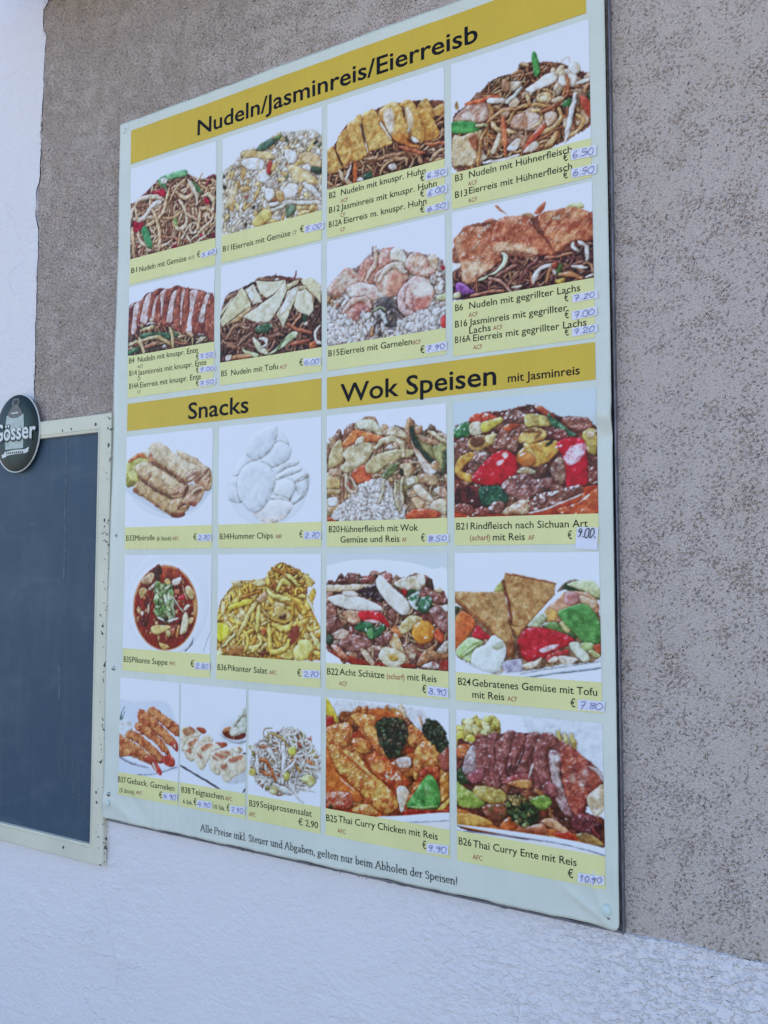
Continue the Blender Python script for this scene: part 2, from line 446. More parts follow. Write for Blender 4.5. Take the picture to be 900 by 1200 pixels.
# ------------------------------------------------------------------ the setting: ground, wall
def build_ground():
    m = Mat('asphalt_and_paving', 0.9, 0.2)
    n1 = m.noise(m.pos(), 0.7, 5.0, 0.6); n2 = m.noise(m.pos(), 160.0, 3.0, 0.6)
    c = m.mix(m.rng(n1, 0.35, 0.65), (0.30, 0.275, 0.24), (0.37, 0.34, 0.295)); m.color(m.mix(m.mth('MULTIPLY', m.rng(n2, 0.3, 0.7), 0.4), c, (0.22, 0.20, 0.18)))
    m.bump(n2, 0.004, 0.6)
    o = raw_mesh('ground', [(-120, -60, -H0), (120, -60, -H0), (120, 160, -H0), (-120, 160, -H0)], [(3, 2, 1, 0)][::1], m)
    o.data.flip_normals() if o.data.polygons[0].normal.z < 0 else None
    o['kind'] = 'structure'
build_ground()

wall = empty('building_wall', 0, 0, 0, 'house wall of grey brown roughcast with white painted plaster along its left side and base', 'wall')
def spread(lo, hi, a, b, step, coarse):
    """grid stations: fine between a and b, growing steps outside"""
    s = list(np.arange(a, b, step)); out = []; x = a; d = step
    while x > lo: d = min(d*1.25, coarse); x -= d; out.append(max(x, lo))
    s = out[::-1]+s; x = s[-1]; d = step
    while x < hi: d = min(d*1.25, coarse); x += d; s.append(min(x, hi))
    return np.array(s)
def build_wall():
    # core of the house: everything behind the plaster
    b = Build(); b.box(-9.0, 7.0, -6.0, -0.02, -H0, 4.2); b.make('core', M_WHITE, wall)
    # roughcast field, visible part finely divided so that its grain is real relief
    xs = spread(-1.42, 7.0, -1.355, 0.30, 0.00165, 0.25); zs = spread(-0.52, 4.2, -0.484, 1.18, 0.0018, 0.25)
    X, Z, F = grid(xs, zs)
    Dp = np.where((X < -1.332) | (Z < -0.4705), -0.016, 0.0)
    raw_mesh('roughcast_field', np.stack([X, Dp, Z], 1), F, M_ROUGH, wall, smooth=True)
    # white plaster: strip on the left and base below; its free edges are ragged and lie about 4 mm over the roughcast
    zs = spread(-0.4645, 4.2, -0.4645, 1.18, 0.0035, 0.25)
    ze = [-0.6, 0.29, 0.474, 0.640, 0.662, 0.690, 0.738, 0.760, 0.889, 1.04, 1.062, 1.072, 1.100, 1.117, 1.124, 1.132, 5.3]
    xe = [-1.302, -1.3042, -1.306, -1.3048, -1.3060, -1.3145, -1.3150, -1.3050, -1.3034, -1.2985, -1.2966, -1.3050, -1.3070, -1.3055, -1.2950, -1.2935, -1.290]
    edge = 1.0165*np.interp(zs/1.0165, ze, xe)+0.0016*wiggle(zs, 3, 0.11)+0.0007*wiggle(zs, 4, 0.019)
    u = np.concatenate([np.array([0, 0.0005]), np.cumsum(np.concatenate([[0.001], np.full(260, 0.0034), np.linspace(0.01, 0.4, 36)]))+0.0005])
    Xg = edge[:, None]-u[None]; Zg = np.repeat(zs[:, None], len(u), 1)
    D = np.where(u[None] == 0, -0.008, 0.0040)*np.ones_like(Xg)
    F = grid_faces(len(u), len(zs))[:, ::-1]
    raw_mesh('white_plaster_strip', np.stack([Xg.ravel(), D.ravel(), Zg.ravel()], 1), F, M_WHITE, wall, smooth=True)
    xs = spread(-9.0, 7.0, -1.60, 0.30, 0.0028, 0.25)
    top = -0.4645+0.0014*wiggle(xs, 8, 0.16)+0.0008*wiggle(xs, 9, 0.022)
    top = np.where(xs < -1.3235, -0.4645, top)
    u = np.concatenate([np.array([0, 0.0005]), np.cumsum(np.concatenate([[0.001], np.full(200, 0.0028), np.linspace(0.01, 0.09, 14)]))+0.0005])
    Zg = top[:, None]-u[None]; Xg = np.repeat(xs[:, None], len(u), 1)
    D = np.where((u[None] == 0) & (xs[:, None] > -1.3235), -0.008, 0.0040)*np.ones_like(Xg)
    raw_mesh('white_plaster_base', np.stack([Xg.ravel(), D.ravel(), Zg.ravel()], 1), grid_faces(len(u), len(xs)), M_WHITE, wall, smooth=True)
    b = Build(); b.box(-1.309, 1.6, -0.01, 0.26, 1.1465, 1.22, 0.006); b.make('overhanging_ledge', M_LEDGE, wall)
build_wall()

# ------------------------------------------------------------------ menu board
PX0, PX1, PZ0, PZ1 = -1.087, -0.2022, -0.4570, 0.8140     # printed sheet
def gauss(x, z, cx, cz, sx, sz, a=0.0):
    dx, dz = x-cx, z-cz
    u = dx*math.cos(a)+dz*math.sin(a); v = -dx*math.sin(a)+dz*math.cos(a)
    return np.exp(-(u/sx)**2-(v/sz)**2)
def sheet(x, z):
    """how far the printed sheet stands off the wall"""
    x = np.asarray(x, float); z = np.asarray(z, float)
    d = 0.0165+0.0009*wiggle(x+0.35*z, 21, 0.45)+0.0006*wiggle(z-0.2*x, 22, 0.30)
    k = np.clip((-1.0715-x)/0.026, 0, 1.4)                 # left margin folds back towards the wall
    d = d-0.0120*k**1.1*np.clip((z+0.12)/0.30, 0, 1)*np.clip((0.80-z)/0.25, 0, 1)
    d = d+0.0028*gauss(x, z, -0.2170, -0.4375, 0.011, 0.015, 0.6)+0.0022*gauss(x, z, -1.0734, 0.7975, 0.008, 0.016, 0.4)
    d = d+0.0035*gauss(x, z, -1.0811, -0.4290, 0.010, 0.009)+0.0040*gauss(x, z, -1.0400, -0.4420, 0.030, 0.010, -0.5)-0.002*gauss(x, z, -1.0200, -0.4200, 0.035, 0.008, -0.7)
    d = d+0.0070*gauss(x, z, -0.2100, 0.1850, 0.012, 0.014, 0.5)-0.0036*gauss(x, z, -0.2070, 0.1560, 0.010, 0.010)+0.0032*gauss(x, z, -0.2120, 0.222, 0.006, 0.022)
    d = d+0.0042*gauss(x, z, -0.2300, -0.4150, 0.004, 0.030, 0.25)+0.0042*gauss(x, z, -0.2420, -0.4360, 0.030, 0.004, -0.55)+0.0024*gauss(x, z, -0.207, -0.40, 0.004, 0.04)
    r = np.clip((x-(PX1-0.022))/0.022, 0, 1)               # right edge lifts a little, its lower corner curls
    d = d+r**2*(0.0012+0.0020*np.clip(-z/0.45, 0, 1)**2)
    c = np.clip(1-np.hypot(x-PX1, z-PZ0)/0.030, 0, 1); d = d+0.004*c**2
    return np.maximum(d, np.where(x < -1.064, 0.0025, 0.0125))

board = empty('menu_board', -0.65, 0, 0, 'large framed menu board with yellow headings and many food photos, fixed to the roughcast wall', 'menu board')
def build_sheet():
    nx, nz = 250, 340
    X, Z, F = grid(np.linspace(PX0, PX1, nx), np.linspace(PZ0, PZ1, nz))
    d = sheet(X, Z)
    # outline: left edge wanders outward below, corners rounded
    left = np.interp(Z, [-0.457, -0.39, 0.05, 0.30, 0.62, 0.78, 0.814], [-1.0995, -1.0965, -1.0985, -1.1000, -1.0930, -1.0880, -1.0875])
    w = np.clip((-1.062-X)/(1.087-1.062), 0, 1)
    Xn = X+(left-PX0)*w
    right = np.interp(Z, [-0.457, -0.30, 0.20, 0.74], [0.0, 0.0006, 0.0030, 0.0050])
    R = 0.0095                                             # lower right corner cut round
    cx, cz = PX1-R, PZ0+R
    q = (X > cx) & (Z < cz); v = np.stack([X-cx, Z-cz], 1); m = np.maximum(np.abs(v[:, 0]), np.abs(v[:, 1])); L = np.hypot(v[:, 0], v[:, 1])+1e-9
    s = np.where(q, m/L, 1.0); Xn = np.where(q, cx+(X-cx)*s, Xn); Zn = np.where(q, cz+(Z-cz)*s, Z)
    Zn = Zn+np.clip((PZ0+0.02-Z)/0.02, 0, 1)*0.0012*wiggle(X, 31, 0.13)+np.clip((Z-PZ1+0.02)/0.02, 0, 1)*0.0008*wiggle(X, 32, 0.2)
    Xn = Xn+right*np.clip((X+0.212)/0.0105, 0, 1)
    o = raw_mesh('printed_sheet', np.stack([Xn, d, Zn], 1), F, M_SHEET, board, smooth=True)
    sol = o.modifiers.new('thickness', 'SOLIDIFY'); sol.thickness = 0.0012; sol.offset = -1.0
build_sheet()
def build_frame():
    b = Build(); b.box(-1.060, -0.2000, 0.0, 0.0108, -0.4590, 0.8135); b.make('backing_panel', M_PANEL, board)
    lean = lambda z: 0.0062*(z+0.46)/1.2                   # the board hangs a touch out of square
    b = Build(); b.box(-0.2000, -0.1982, 0.0005, 0.0140, -0.4630, 0.8175, 0.0004); b.v = [(x+lean(z), q, z) for x, q, z in b.v]; b.make('frame_rail', M_ALU, board)
    for x0, x1, z0, z1 in ((-1.086, -0.2001, -0.4630, -0.4592), (-1.060, -0.1940, 0.8136, 0.8175)):
        b = Build(); b.box(x0, x1, 0.0005, 0.0122, z0, z1, 0.0008); b.make('frame_rail', M_ALU, board)
    for x, z, r, kind in ((-1.0778, 0.0446, 0.0042, 0), (-1.0778, -0.1930, 0.0042, 0), (-1.0828, -0.4140, 0.0044, 0), (-0.2150, -0.4440, 0.0022, 0), (-0.2175, -0.4358, 0.0066, 1), (-1.0736, 0.7975, 0.0046, 1), (-1.0812, -0.4285, 0.0042, 1)):
        d = float(sheet(x, z))
        b = Build(); b.dome(x, z, r, d-0.0004, r*0.62, ax=1.25 if kind else 1.0)
        if not kind: b.box(x-r*0.55, x+r*0.55, d, d+r*0.66, z-r*0.12, z+r*0.12, mi=1)
        b.make('screw_cap' if kind else 'screw', None, board, mats=[M_CLEAR if kind else M_STEEL, M_DARK], smooth=True)
build_frame()

# ---- lettering
_cache = {}
def glyphs(text, bold=0.0):
    k = (text, bold)
    if k not in _cache:
        cu = bpy.data.curves.new('lettering', 'FONT'); cu.body = text; cu.size = 1.0; cu.resolution_u = 3; cu.offset = bold
        o = bpy.data.objects.new('lettering', cu); col.objects.link(o)
        dg = bpy.context.evaluated_depsgraph_get(); dg.update()
        me = bpy.data.meshes.new_from_object(o.evaluated_get(dg))
        V = np.array([v.co[:2] for v in me.vertices]); F = [tuple(p.vertices) for p in me.polygons]
        bpy.data.objects.remove(o); bpy.data.curves.remove(cu); bpy.data.meshes.remove(me)
        _cache[k] = (V, F)
    return _cache[k]
def _capheight(bold):
    V, F = glyphs('H', bold); return V[:, 1].max()
def put_text(b, text, x0, x1, z, cap, off, bold=0.0, mi=0, surf=sheet):
    V, F = glyphs(text, bold)
    sx = (x1-x0)/(V[:, 0].max()-V[:, 0].min()); sz = cap/_capheight(bold)
    X = x0+(V[:, 0]-V[:, 0].min())*sx; Z = z+V[:, 1]*sz
    b.add(np.stack([X, surf(X, Z)+off, Z], 1), F, mi)
def strip_mesh(name, x0, x1, z0, z1, off, mat, parent):
    X, Z, F = grid(np.linspace(x0, x1, max(2, int((x1-x0)/0.006))), np.linspace(z0, z1, max(2, int((z1-z0)/0.006))))
    return raw_mesh(name, np.stack([X, sheet(X, Z)+off, Z], 1), F, mat, parent, smooth=True)

for text, bx0, bx1, bz0, bz1, tx0, tx1, tz, cap, extra in (
        ('Nudeln/Jasminreis/Eierreisb', -1.0582, -0.2218, 0.7300, 0.7944, -0.8982, -0.3763, 0.7423, 0.0275, None),
        ('Snacks', -1.0555, -0.6402, 0.2327, 0.2821, -0.9106, -0.7808, 0.2413, 0.0282, None),
        ('Wok Speisen', -0.6300, -0.2186, 0.2326, 0.2821, -0.6052, -0.3538, 0.2406, 0.0280, ('mit Jasminreis', -0.3370, -0.2390, 0.2418, 0.0116))):
    hb = strip_mesh('heading_band', bx0, bx1, bz0, bz1, 0.0005, M_BAND, board)
    b = Build(); put_text(b, text, tx0, tx1, tz, cap, 0.0008, 0.012)
    if extra: put_text(b, *extra, 0.0008, 0.010)
    b.make('heading_lettering', M_INK, hb)

# ---- handwriting
HAND = {'0': [[(.30, 1), (.08, .8), (.02, .4), (.16, .03), (.40, .06), (.54, .45), (.48, .85), (.30, 1)]], '1': [[(.05, .7), (.28, 1), (.24, 0)]],
 '2': [[(.06, .78), (.22, 1), (.44, .92), (.46, .66), (.06, .04), (.30, .08), (.56, .02)]], '3': [[(.06, .92), (.36, 1), (.46, .78), (.22, .54), (.48, .34), (.36, .04), (.04, .08)]],
 '4': [[(.24, 1), (.04, .42), (.54, .46)], [(.44, .8), (.36, 0)]], '5': [[(.54, 1.0), (.12, .96), (.08, .56), (.40, .56), (.46, .26), (.26, .02), (.04, .10)]],
 '6': [[(.42, 1), (.14, .62), (.06, .22), (.26, .0), (.48, .2), (.40, .46), (.12, .36)]], '7': [[(.04, .92), (.52, .98), (.22, 0)], [(.14, .48), (.46, .54)]],
 '8': [[(.44, .86), (.22, 1), (.10, .80), (.44, .34), (.30, .02), (.08, .14), (.12, .38), (.44, .66), (.44, .86)]], '9': [[(.46, .82), (.22, 1), (.08, .72), (.28, .54), (.46, .80), (.38, .3), (.26, 0)]],
 '.': [[(.10, .10), (.16, .02)]]}
def price_sticker(text, Q, parent, rs, k):
    Q = [(x/1000, z/1000) for x, z in Q]                  # corners: upper left, upper right, lower right, lower left
    sf = lambda x, z: float(sheet(x, z))+0.0011
    n = 8; V = []
    for j in range(3):
        for i in range(n):
            u, v = i/(n-1), j/2
            x = (Q[0][0]*(1-u)+Q[1][0]*u)*(1-v)+(Q[3][0]*(1-u)+Q[2][0]*u)*v; z = (Q[0][1]*(1-u)+Q[1][1]*u)*(1-v)+(Q[3][1]*(1-u)+Q[2][1]*u)*v
            V.append((x, sf(x, z)+(0.0008*u**6 if rs.rand() < 0.9 else 0), z))
    b = Build(); b.add(V, [((j+1)*n+i, (j+1)*n+i+1, j*n+i+1, j*n+i) for j in range(2) for i in range(n-1)], 0)
    w = sum(0.30 if c == '.' else 0.66 for c in text); x = 0.0
    big = text.endswith('.')
    for c in text:
        for P in HAND[c]:
            P = smooth_poly(np.array(P)+rs.randn(len(P), 2)*0.045, False, 4) if len(P) > 2 else np.array(P)
            U = 0.08+0.86*(x+P[:, 0])/w; Vv = (0.46 if big else 0.84)-(0.42 if big else 0.66)*P[:, 1]
            X = (Q[0][0]*(1-U)+Q[1][0]*U)*(1-Vv)+(Q[3][0]*(1-U)+Q[2][0]*U)*Vv; Z = (Q[0][1]*(1-U)+Q[1][1]*U)*(1-Vv)+(Q[3][1]*(1-U)+Q[2][1]*U)*Vv
            X = X+0.0012*(P[:, 1]-0.5)
            b.stroke(np.stack([X, Z], 1), 0.00120 if big else 0.00082, lambda a, c2: sf(a, c2)+0.0011, 1)
        x += 0.30 if c == '.' else 0.66
    b.make('price_sticker', None, parent, mats=[M_PAPER, M_PENK if big else M_PEN])

# ---- the dishes: picture, caption strip with lettering and price
TILES = []
# photo of fried noodles with green leaves and red pepper on a white ground
TILES.append(('B1',-1056,-855.5,720.5,550,503,'photo of fried noodles with green leaves and red pepper on a white ground',1,(238,239,252),[
('base',([(-3.9,74.8),(10.2,66.1),(29.8,56.7),(46.4,48.8),(68.3,37),(92.8,36.6),(130.2,38.4),(148.7,50.2),(172.1,60.9),(201.2,63.9),(202.8,174.4),(-1.5,171.7)],(110,56,52),(140,78,62)),dict()),
('noodles',([(-3.9,74.8),(10.2,66.1),(29.8,56.7),(46.4,48.8),(68.3,37),(92.8,36.6),(130.2,38.4),(148.7,50.2),(172.1,60.9),(201.2,63.9),(202.8,174.4),(-1.5,171.7)],120,7,[(232,194,156),(214,170,132),(242,214,182),(196,148,116),(176,122,96)]),dict(L=88.4,curl=0.45,deep=0.6)),
('noodles',([(156.6,55.1),(201.2,65.9),(201.9,114.3),(172.7,103.7)],26,5.9,[(214,170,130),(228,190,152)]),dict(L=53.6)),
('bits',([(-3.9,74.8),(10.2,66.1),(29.8,56.7),(46.4,48.8),(68.3,37),(92.8,36.6),(130.2,38.4),(148.7,50.2),(172.1,60.9),(201.2,63.9),(202.8,174.4),(-1.5,171.7)],14,8,16.1,[(170,34,56),(120,30,44),(150,60,60)]),dict(asp=1.8)),
('tube',([(169.4,51.1),(156.6,59.2)],5.9,(226,196,160)),dict()),
('poly',([(68.3,36),(87.3,32.2),(130.1,33.5),(133.5,45.4),(93,43.2),(85.5,50.6),(89.2,58.2),(71.3,47.2)],(84,140,90),(120,170,120)),dict()),
('poly',([(73.8,36.3),(87.4,38.5),(86.3,47.6),(75.3,45)],(225,238,232)),dict(bev=2.7)),
('poly',([(141,54.5),(156.7,65),(169.4,83.6),(159.6,80.4),(146.4,65)],(84,138,88)),dict()),
('poly',([(57.7,56.7),(74.2,55.9),(86.6,65.5),(78.6,71),(60.6,64.8)],(186,26,54)),dict(gloss=0.6)),
('poly',([(8.7,101.1),(30.4,106.2),(28.4,119.1),(11.5,122)],(176,22,50)),dict(gloss=0.6)),
('tube',([(-0.5,99.2),(4.8,81),(18.7,63.7),(38.4,62.9),(63.5,67.6),(80.1,78.7)],8.6,(238,216,190)),dict()),
('tube',([(9.5,97),(25.2,101.5),(39.1,94.9),(52.7,83.1),(73.3,78.2)],10.7,(238,222,210)),dict()),
('tube',([(10.3,71.5),(16.6,98.6)],5.4,(226,196,150)),dict()),
('tube',([(133,50.5),(112.1,61),(96.4,80.3)],5.4,(230,190,140)),dict()),
('tube',([(94.6,59),(86.9,78.1),(80.5,99.7),(64.4,110.9),(38.2,116.9)],8,(232,194,150)),dict()),
('tube',([(117.9,86.2),(131.4,106.7),(135.7,128.2),(126.7,138.6),(113.5,135.8),(105.2,119.6)],8,(236,208,170)),dict()),
('tube',([(112.3,71.5),(131,84),(146.7,82.5),(147.8,73.5),(135.9,61.5)],8.6,(228,186,142)),dict()),
('tube',([(138.3,52.8),(157.1,85.9),(158.6,102.6)],7.5,(236,214,190)),dict()),
('tube',([(166.4,108.4),(161.9,146.9)],7,(236,200,160)),dict()),
('tube',([(167.7,110.7),(190.7,119.8),(192.2,136.2),(176,146.8),(163.3,153.3)],6.4,(232,196,156)),dict()),
('tube',([(170,90.9),(185.2,90.4),(195.6,108.8),(190.8,123.8)],6.4,(232,200,160)),dict()),
('tube',([(54.3,89.8),(67.2,115.7),(73.2,142.1),(71.1,167.7)],8,(228,186,146)),dict()),
('tube',([(132.8,113.2),(157.8,129.8)],5.9,(228,190,160)),dict()),
('tube',([(82.1,110.5),(102.4,114.9),(123.5,107.1)],5.9,(214,166,120)),dict()),
('tube',([(4.2,113),(9.8,167.5)],8,(228,190,150)),dict()),
('tube',([(121.6,145.7),(116.7,167.3)],6.4,(214,160,120)),dict()),
('tube',([(158.4,169.5),(178.8,163.5)],5.9,(232,204,176)),dict()),
('poly',([(27.1,124.2),(40.1,116.7),(56.6,156.5),(43.8,155.4)],(78,146,92),(60,110,70)),dict()),
('poly',([(105.1,117.5),(113.1,117.2),(114.7,129.9),(108,128.5)],(120,150,80)),dict())],
9.1,[('B1',-1051.8,-1037.6,523,'n'),('Nudeln mit Gemüse',-1031.4,-919.6,521.9,'k'),('ACF',-915.7,-901.7,521.9,'g'),('€',-895,-888.6,522.3,'k')],
[('5.60',[(-886.5,528.6),(-853,532.1),(-852.9,521.2),(-886.3,519.6)])]))
# photo of egg fried rice with vegetables filling its frame
TILES.append(('B11',-842,-640,720.5,551,503,'photo of egg fried rice with vegetables filling its frame',2,(238,239,252),[
('base',([(-1.5,71.4),(3.5,56.3),(34.7,43.1),(43.1,31.4),(73.7,34.7),(106.2,24),(135.4,25.1),(202.1,47.5),(202.4,172.1),(-0.2,168.3)],(196,186,166),(222,214,196)),dict()),
('bits',([(-1.5,71.4),(3.5,56.3),(34.7,43.1),(43.1,31.4),(73.7,34.7),(106.2,24),(135.4,25.1),(202.1,47.5),(202.4,172.1),(-0.2,168.3)],900,5.9,11.8,[(248,245,236),(242,236,218),(236,224,194),(250,248,242),(228,210,170)]),dict(asp=1.9,bump=0.2,deep=0.7,mott=0.4,gloss=0.15,nv=6,shadow=0.35)),
('bits',([(-1.5,71.4),(3.5,56.3),(34.7,43.1),(43.1,31.4),(73.7,34.7),(106.2,24),(135.4,25.1),(202.1,47.5),(202.4,172.1),(-0.2,168.3)],46,8,17.7,[(236,206,130),(242,218,140),(222,178,110)]),dict(asp=2.4,deep=0.95)),
('bits',([(-1.5,71.4),(3.5,56.3),(34.7,43.1),(43.1,31.4),(73.7,34.7),(106.2,24),(135.4,25.1),(202.1,47.5),(202.4,172.1),(-0.2,168.3)],10,5.4,9.7,[(60,80,60),(46,62,52),(90,110,70)]),dict(asp=1.6,deep=0.9)),
('bits',([(-1.5,71.4),(3.5,56.3),(34.7,43.1),(43.1,31.4),(73.7,34.7),(106.2,24),(135.4,25.1),(202.1,47.5),(202.4,172.1),(-0.2,168.3)],6,4.8,8.6,[(206,90,70),(214,110,70)]),dict(asp=1.6)),
('poly',([(41.7,33.3),(65.4,37.2),(98.3,47.9),(109.1,62),(87.5,56.5),(46,43.7)],(222,190,130)),dict(gloss=0.2)),
('poly',([(72.3,39),(81.8,30),(103.5,25.5),(111.6,34.5),(92.8,42)],(70,92,80),(100,122,100)),dict()),
('poly',([(106.2,27.4),(119.5,24.2),(124.9,27.9),(114.3,32.9)],(90,120,70)),dict()),
('poly',([(135.7,79.9),(156.6,87.3),(189.8,112.9),(192.3,125.5),(151.5,110.3),(141.1,94.5)],(224,176,110),(232,204,150)),dict(gloss=0.3)),
('poly',([(156.5,69.6),(177,68.2),(199.7,84.9),(197.2,101.7),(172,86.7)],(226,190,140)),dict()),
('poly',([(35.2,80.2),(32.6,100.4),(18.7,120.3),(4.4,122.9),(18.4,99.4)],(220,190,140)),dict()),
('poly',([(64.5,158.9),(88.3,142.6),(104.5,150.7),(99.3,165.2),(72.2,168)],(230,200,110)),dict(gloss=0.3)),
('tube',([(101.7,137.7),(156.9,146.8)],9.1,(238,240,232)),dict()),
('tube',([(169.6,119),(197.4,145.1)],10.7,(236,238,232)),dict()),
('tube',([(104.5,148.4),(136.2,144.3)],5.9,(228,224,200)),dict()),
('tube',([(146.6,144.5),(202.4,157)],7,(232,230,214)),dict()),
('poly',([(71.4,84.4),(87.7,74.7),(98.6,84.2),(93.3,98.7),(79.7,93.2)],(242,242,242)),dict()),
('poly',([(128.1,118.1),(143.8,111.8),(158,120.7),(149.1,136.2),(130.8,132.1)],(244,244,244)),dict()),
('poly',([(40.5,49.2),(65.5,48.7),(87.6,61.1),(82.2,73.4),(51.8,63.6)],(240,240,242)),dict()),
('poly',([(90.7,109.4),(104.2,110.3),(111,125.3),(96.3,130.9)],(240,240,236)),dict()),
('poly',([(130.3,51.7),(151.3,61.6),(152.7,79.7),(135.7,73.2)],(240,242,240)),dict()),
('poly',([(164.3,89.2),(177,88),(180.9,97.7),(169.5,97.1)],(242,242,242)),dict()),
('poly',([(112.3,121.1),(122.9,119.1),(130.8,132.1),(120.4,138.6)],(214,170,110)),dict()),
('poly',([(94.4,67.3),(103.8,65.2),(101.3,84.8),(94.5,83.2)],(206,80,70)),dict()),
('poly',([(185.8,55.2),(192.1,52.9),(194.6,56.4),(188.3,59.1)],(36,44,40)),dict()),
('poly',([(182.1,93.6),(201,100.5),(199.8,111),(187.2,105.8)],(70,84,66)),dict()),
('poly',([(133.6,148.2),(151.8,150),(149.3,162.7),(136.3,164.3)],(100,124,96)),dict()),
('poly',([(2.4,81.7),(8.2,84.2),(6.8,89.7),(2.5,88.7)],(40,50,48)),dict()),
('poly',([(2.1,60.6),(5.1,68.4),(2.2,67.7)],(40,50,48)),dict()),
('poly',([(93.3,96.4),(114.8,99.3),(117.5,113.4),(98.8,109)],(190,180,170)),dict())],
9.6,[('B11',-838.9,-820.1,522.3,'n'),('Eierreis mit Gemüse',-817.3,-699.8,521.9,'k'),('CF',-695.6,-687.4,522.5,'g'),('€',-681,-674.1,522.9,'k')],
[('5.00',[(-672.1,532),(-635.8,530.8),(-635.8,519.6),(-672.1,520.2)])]))
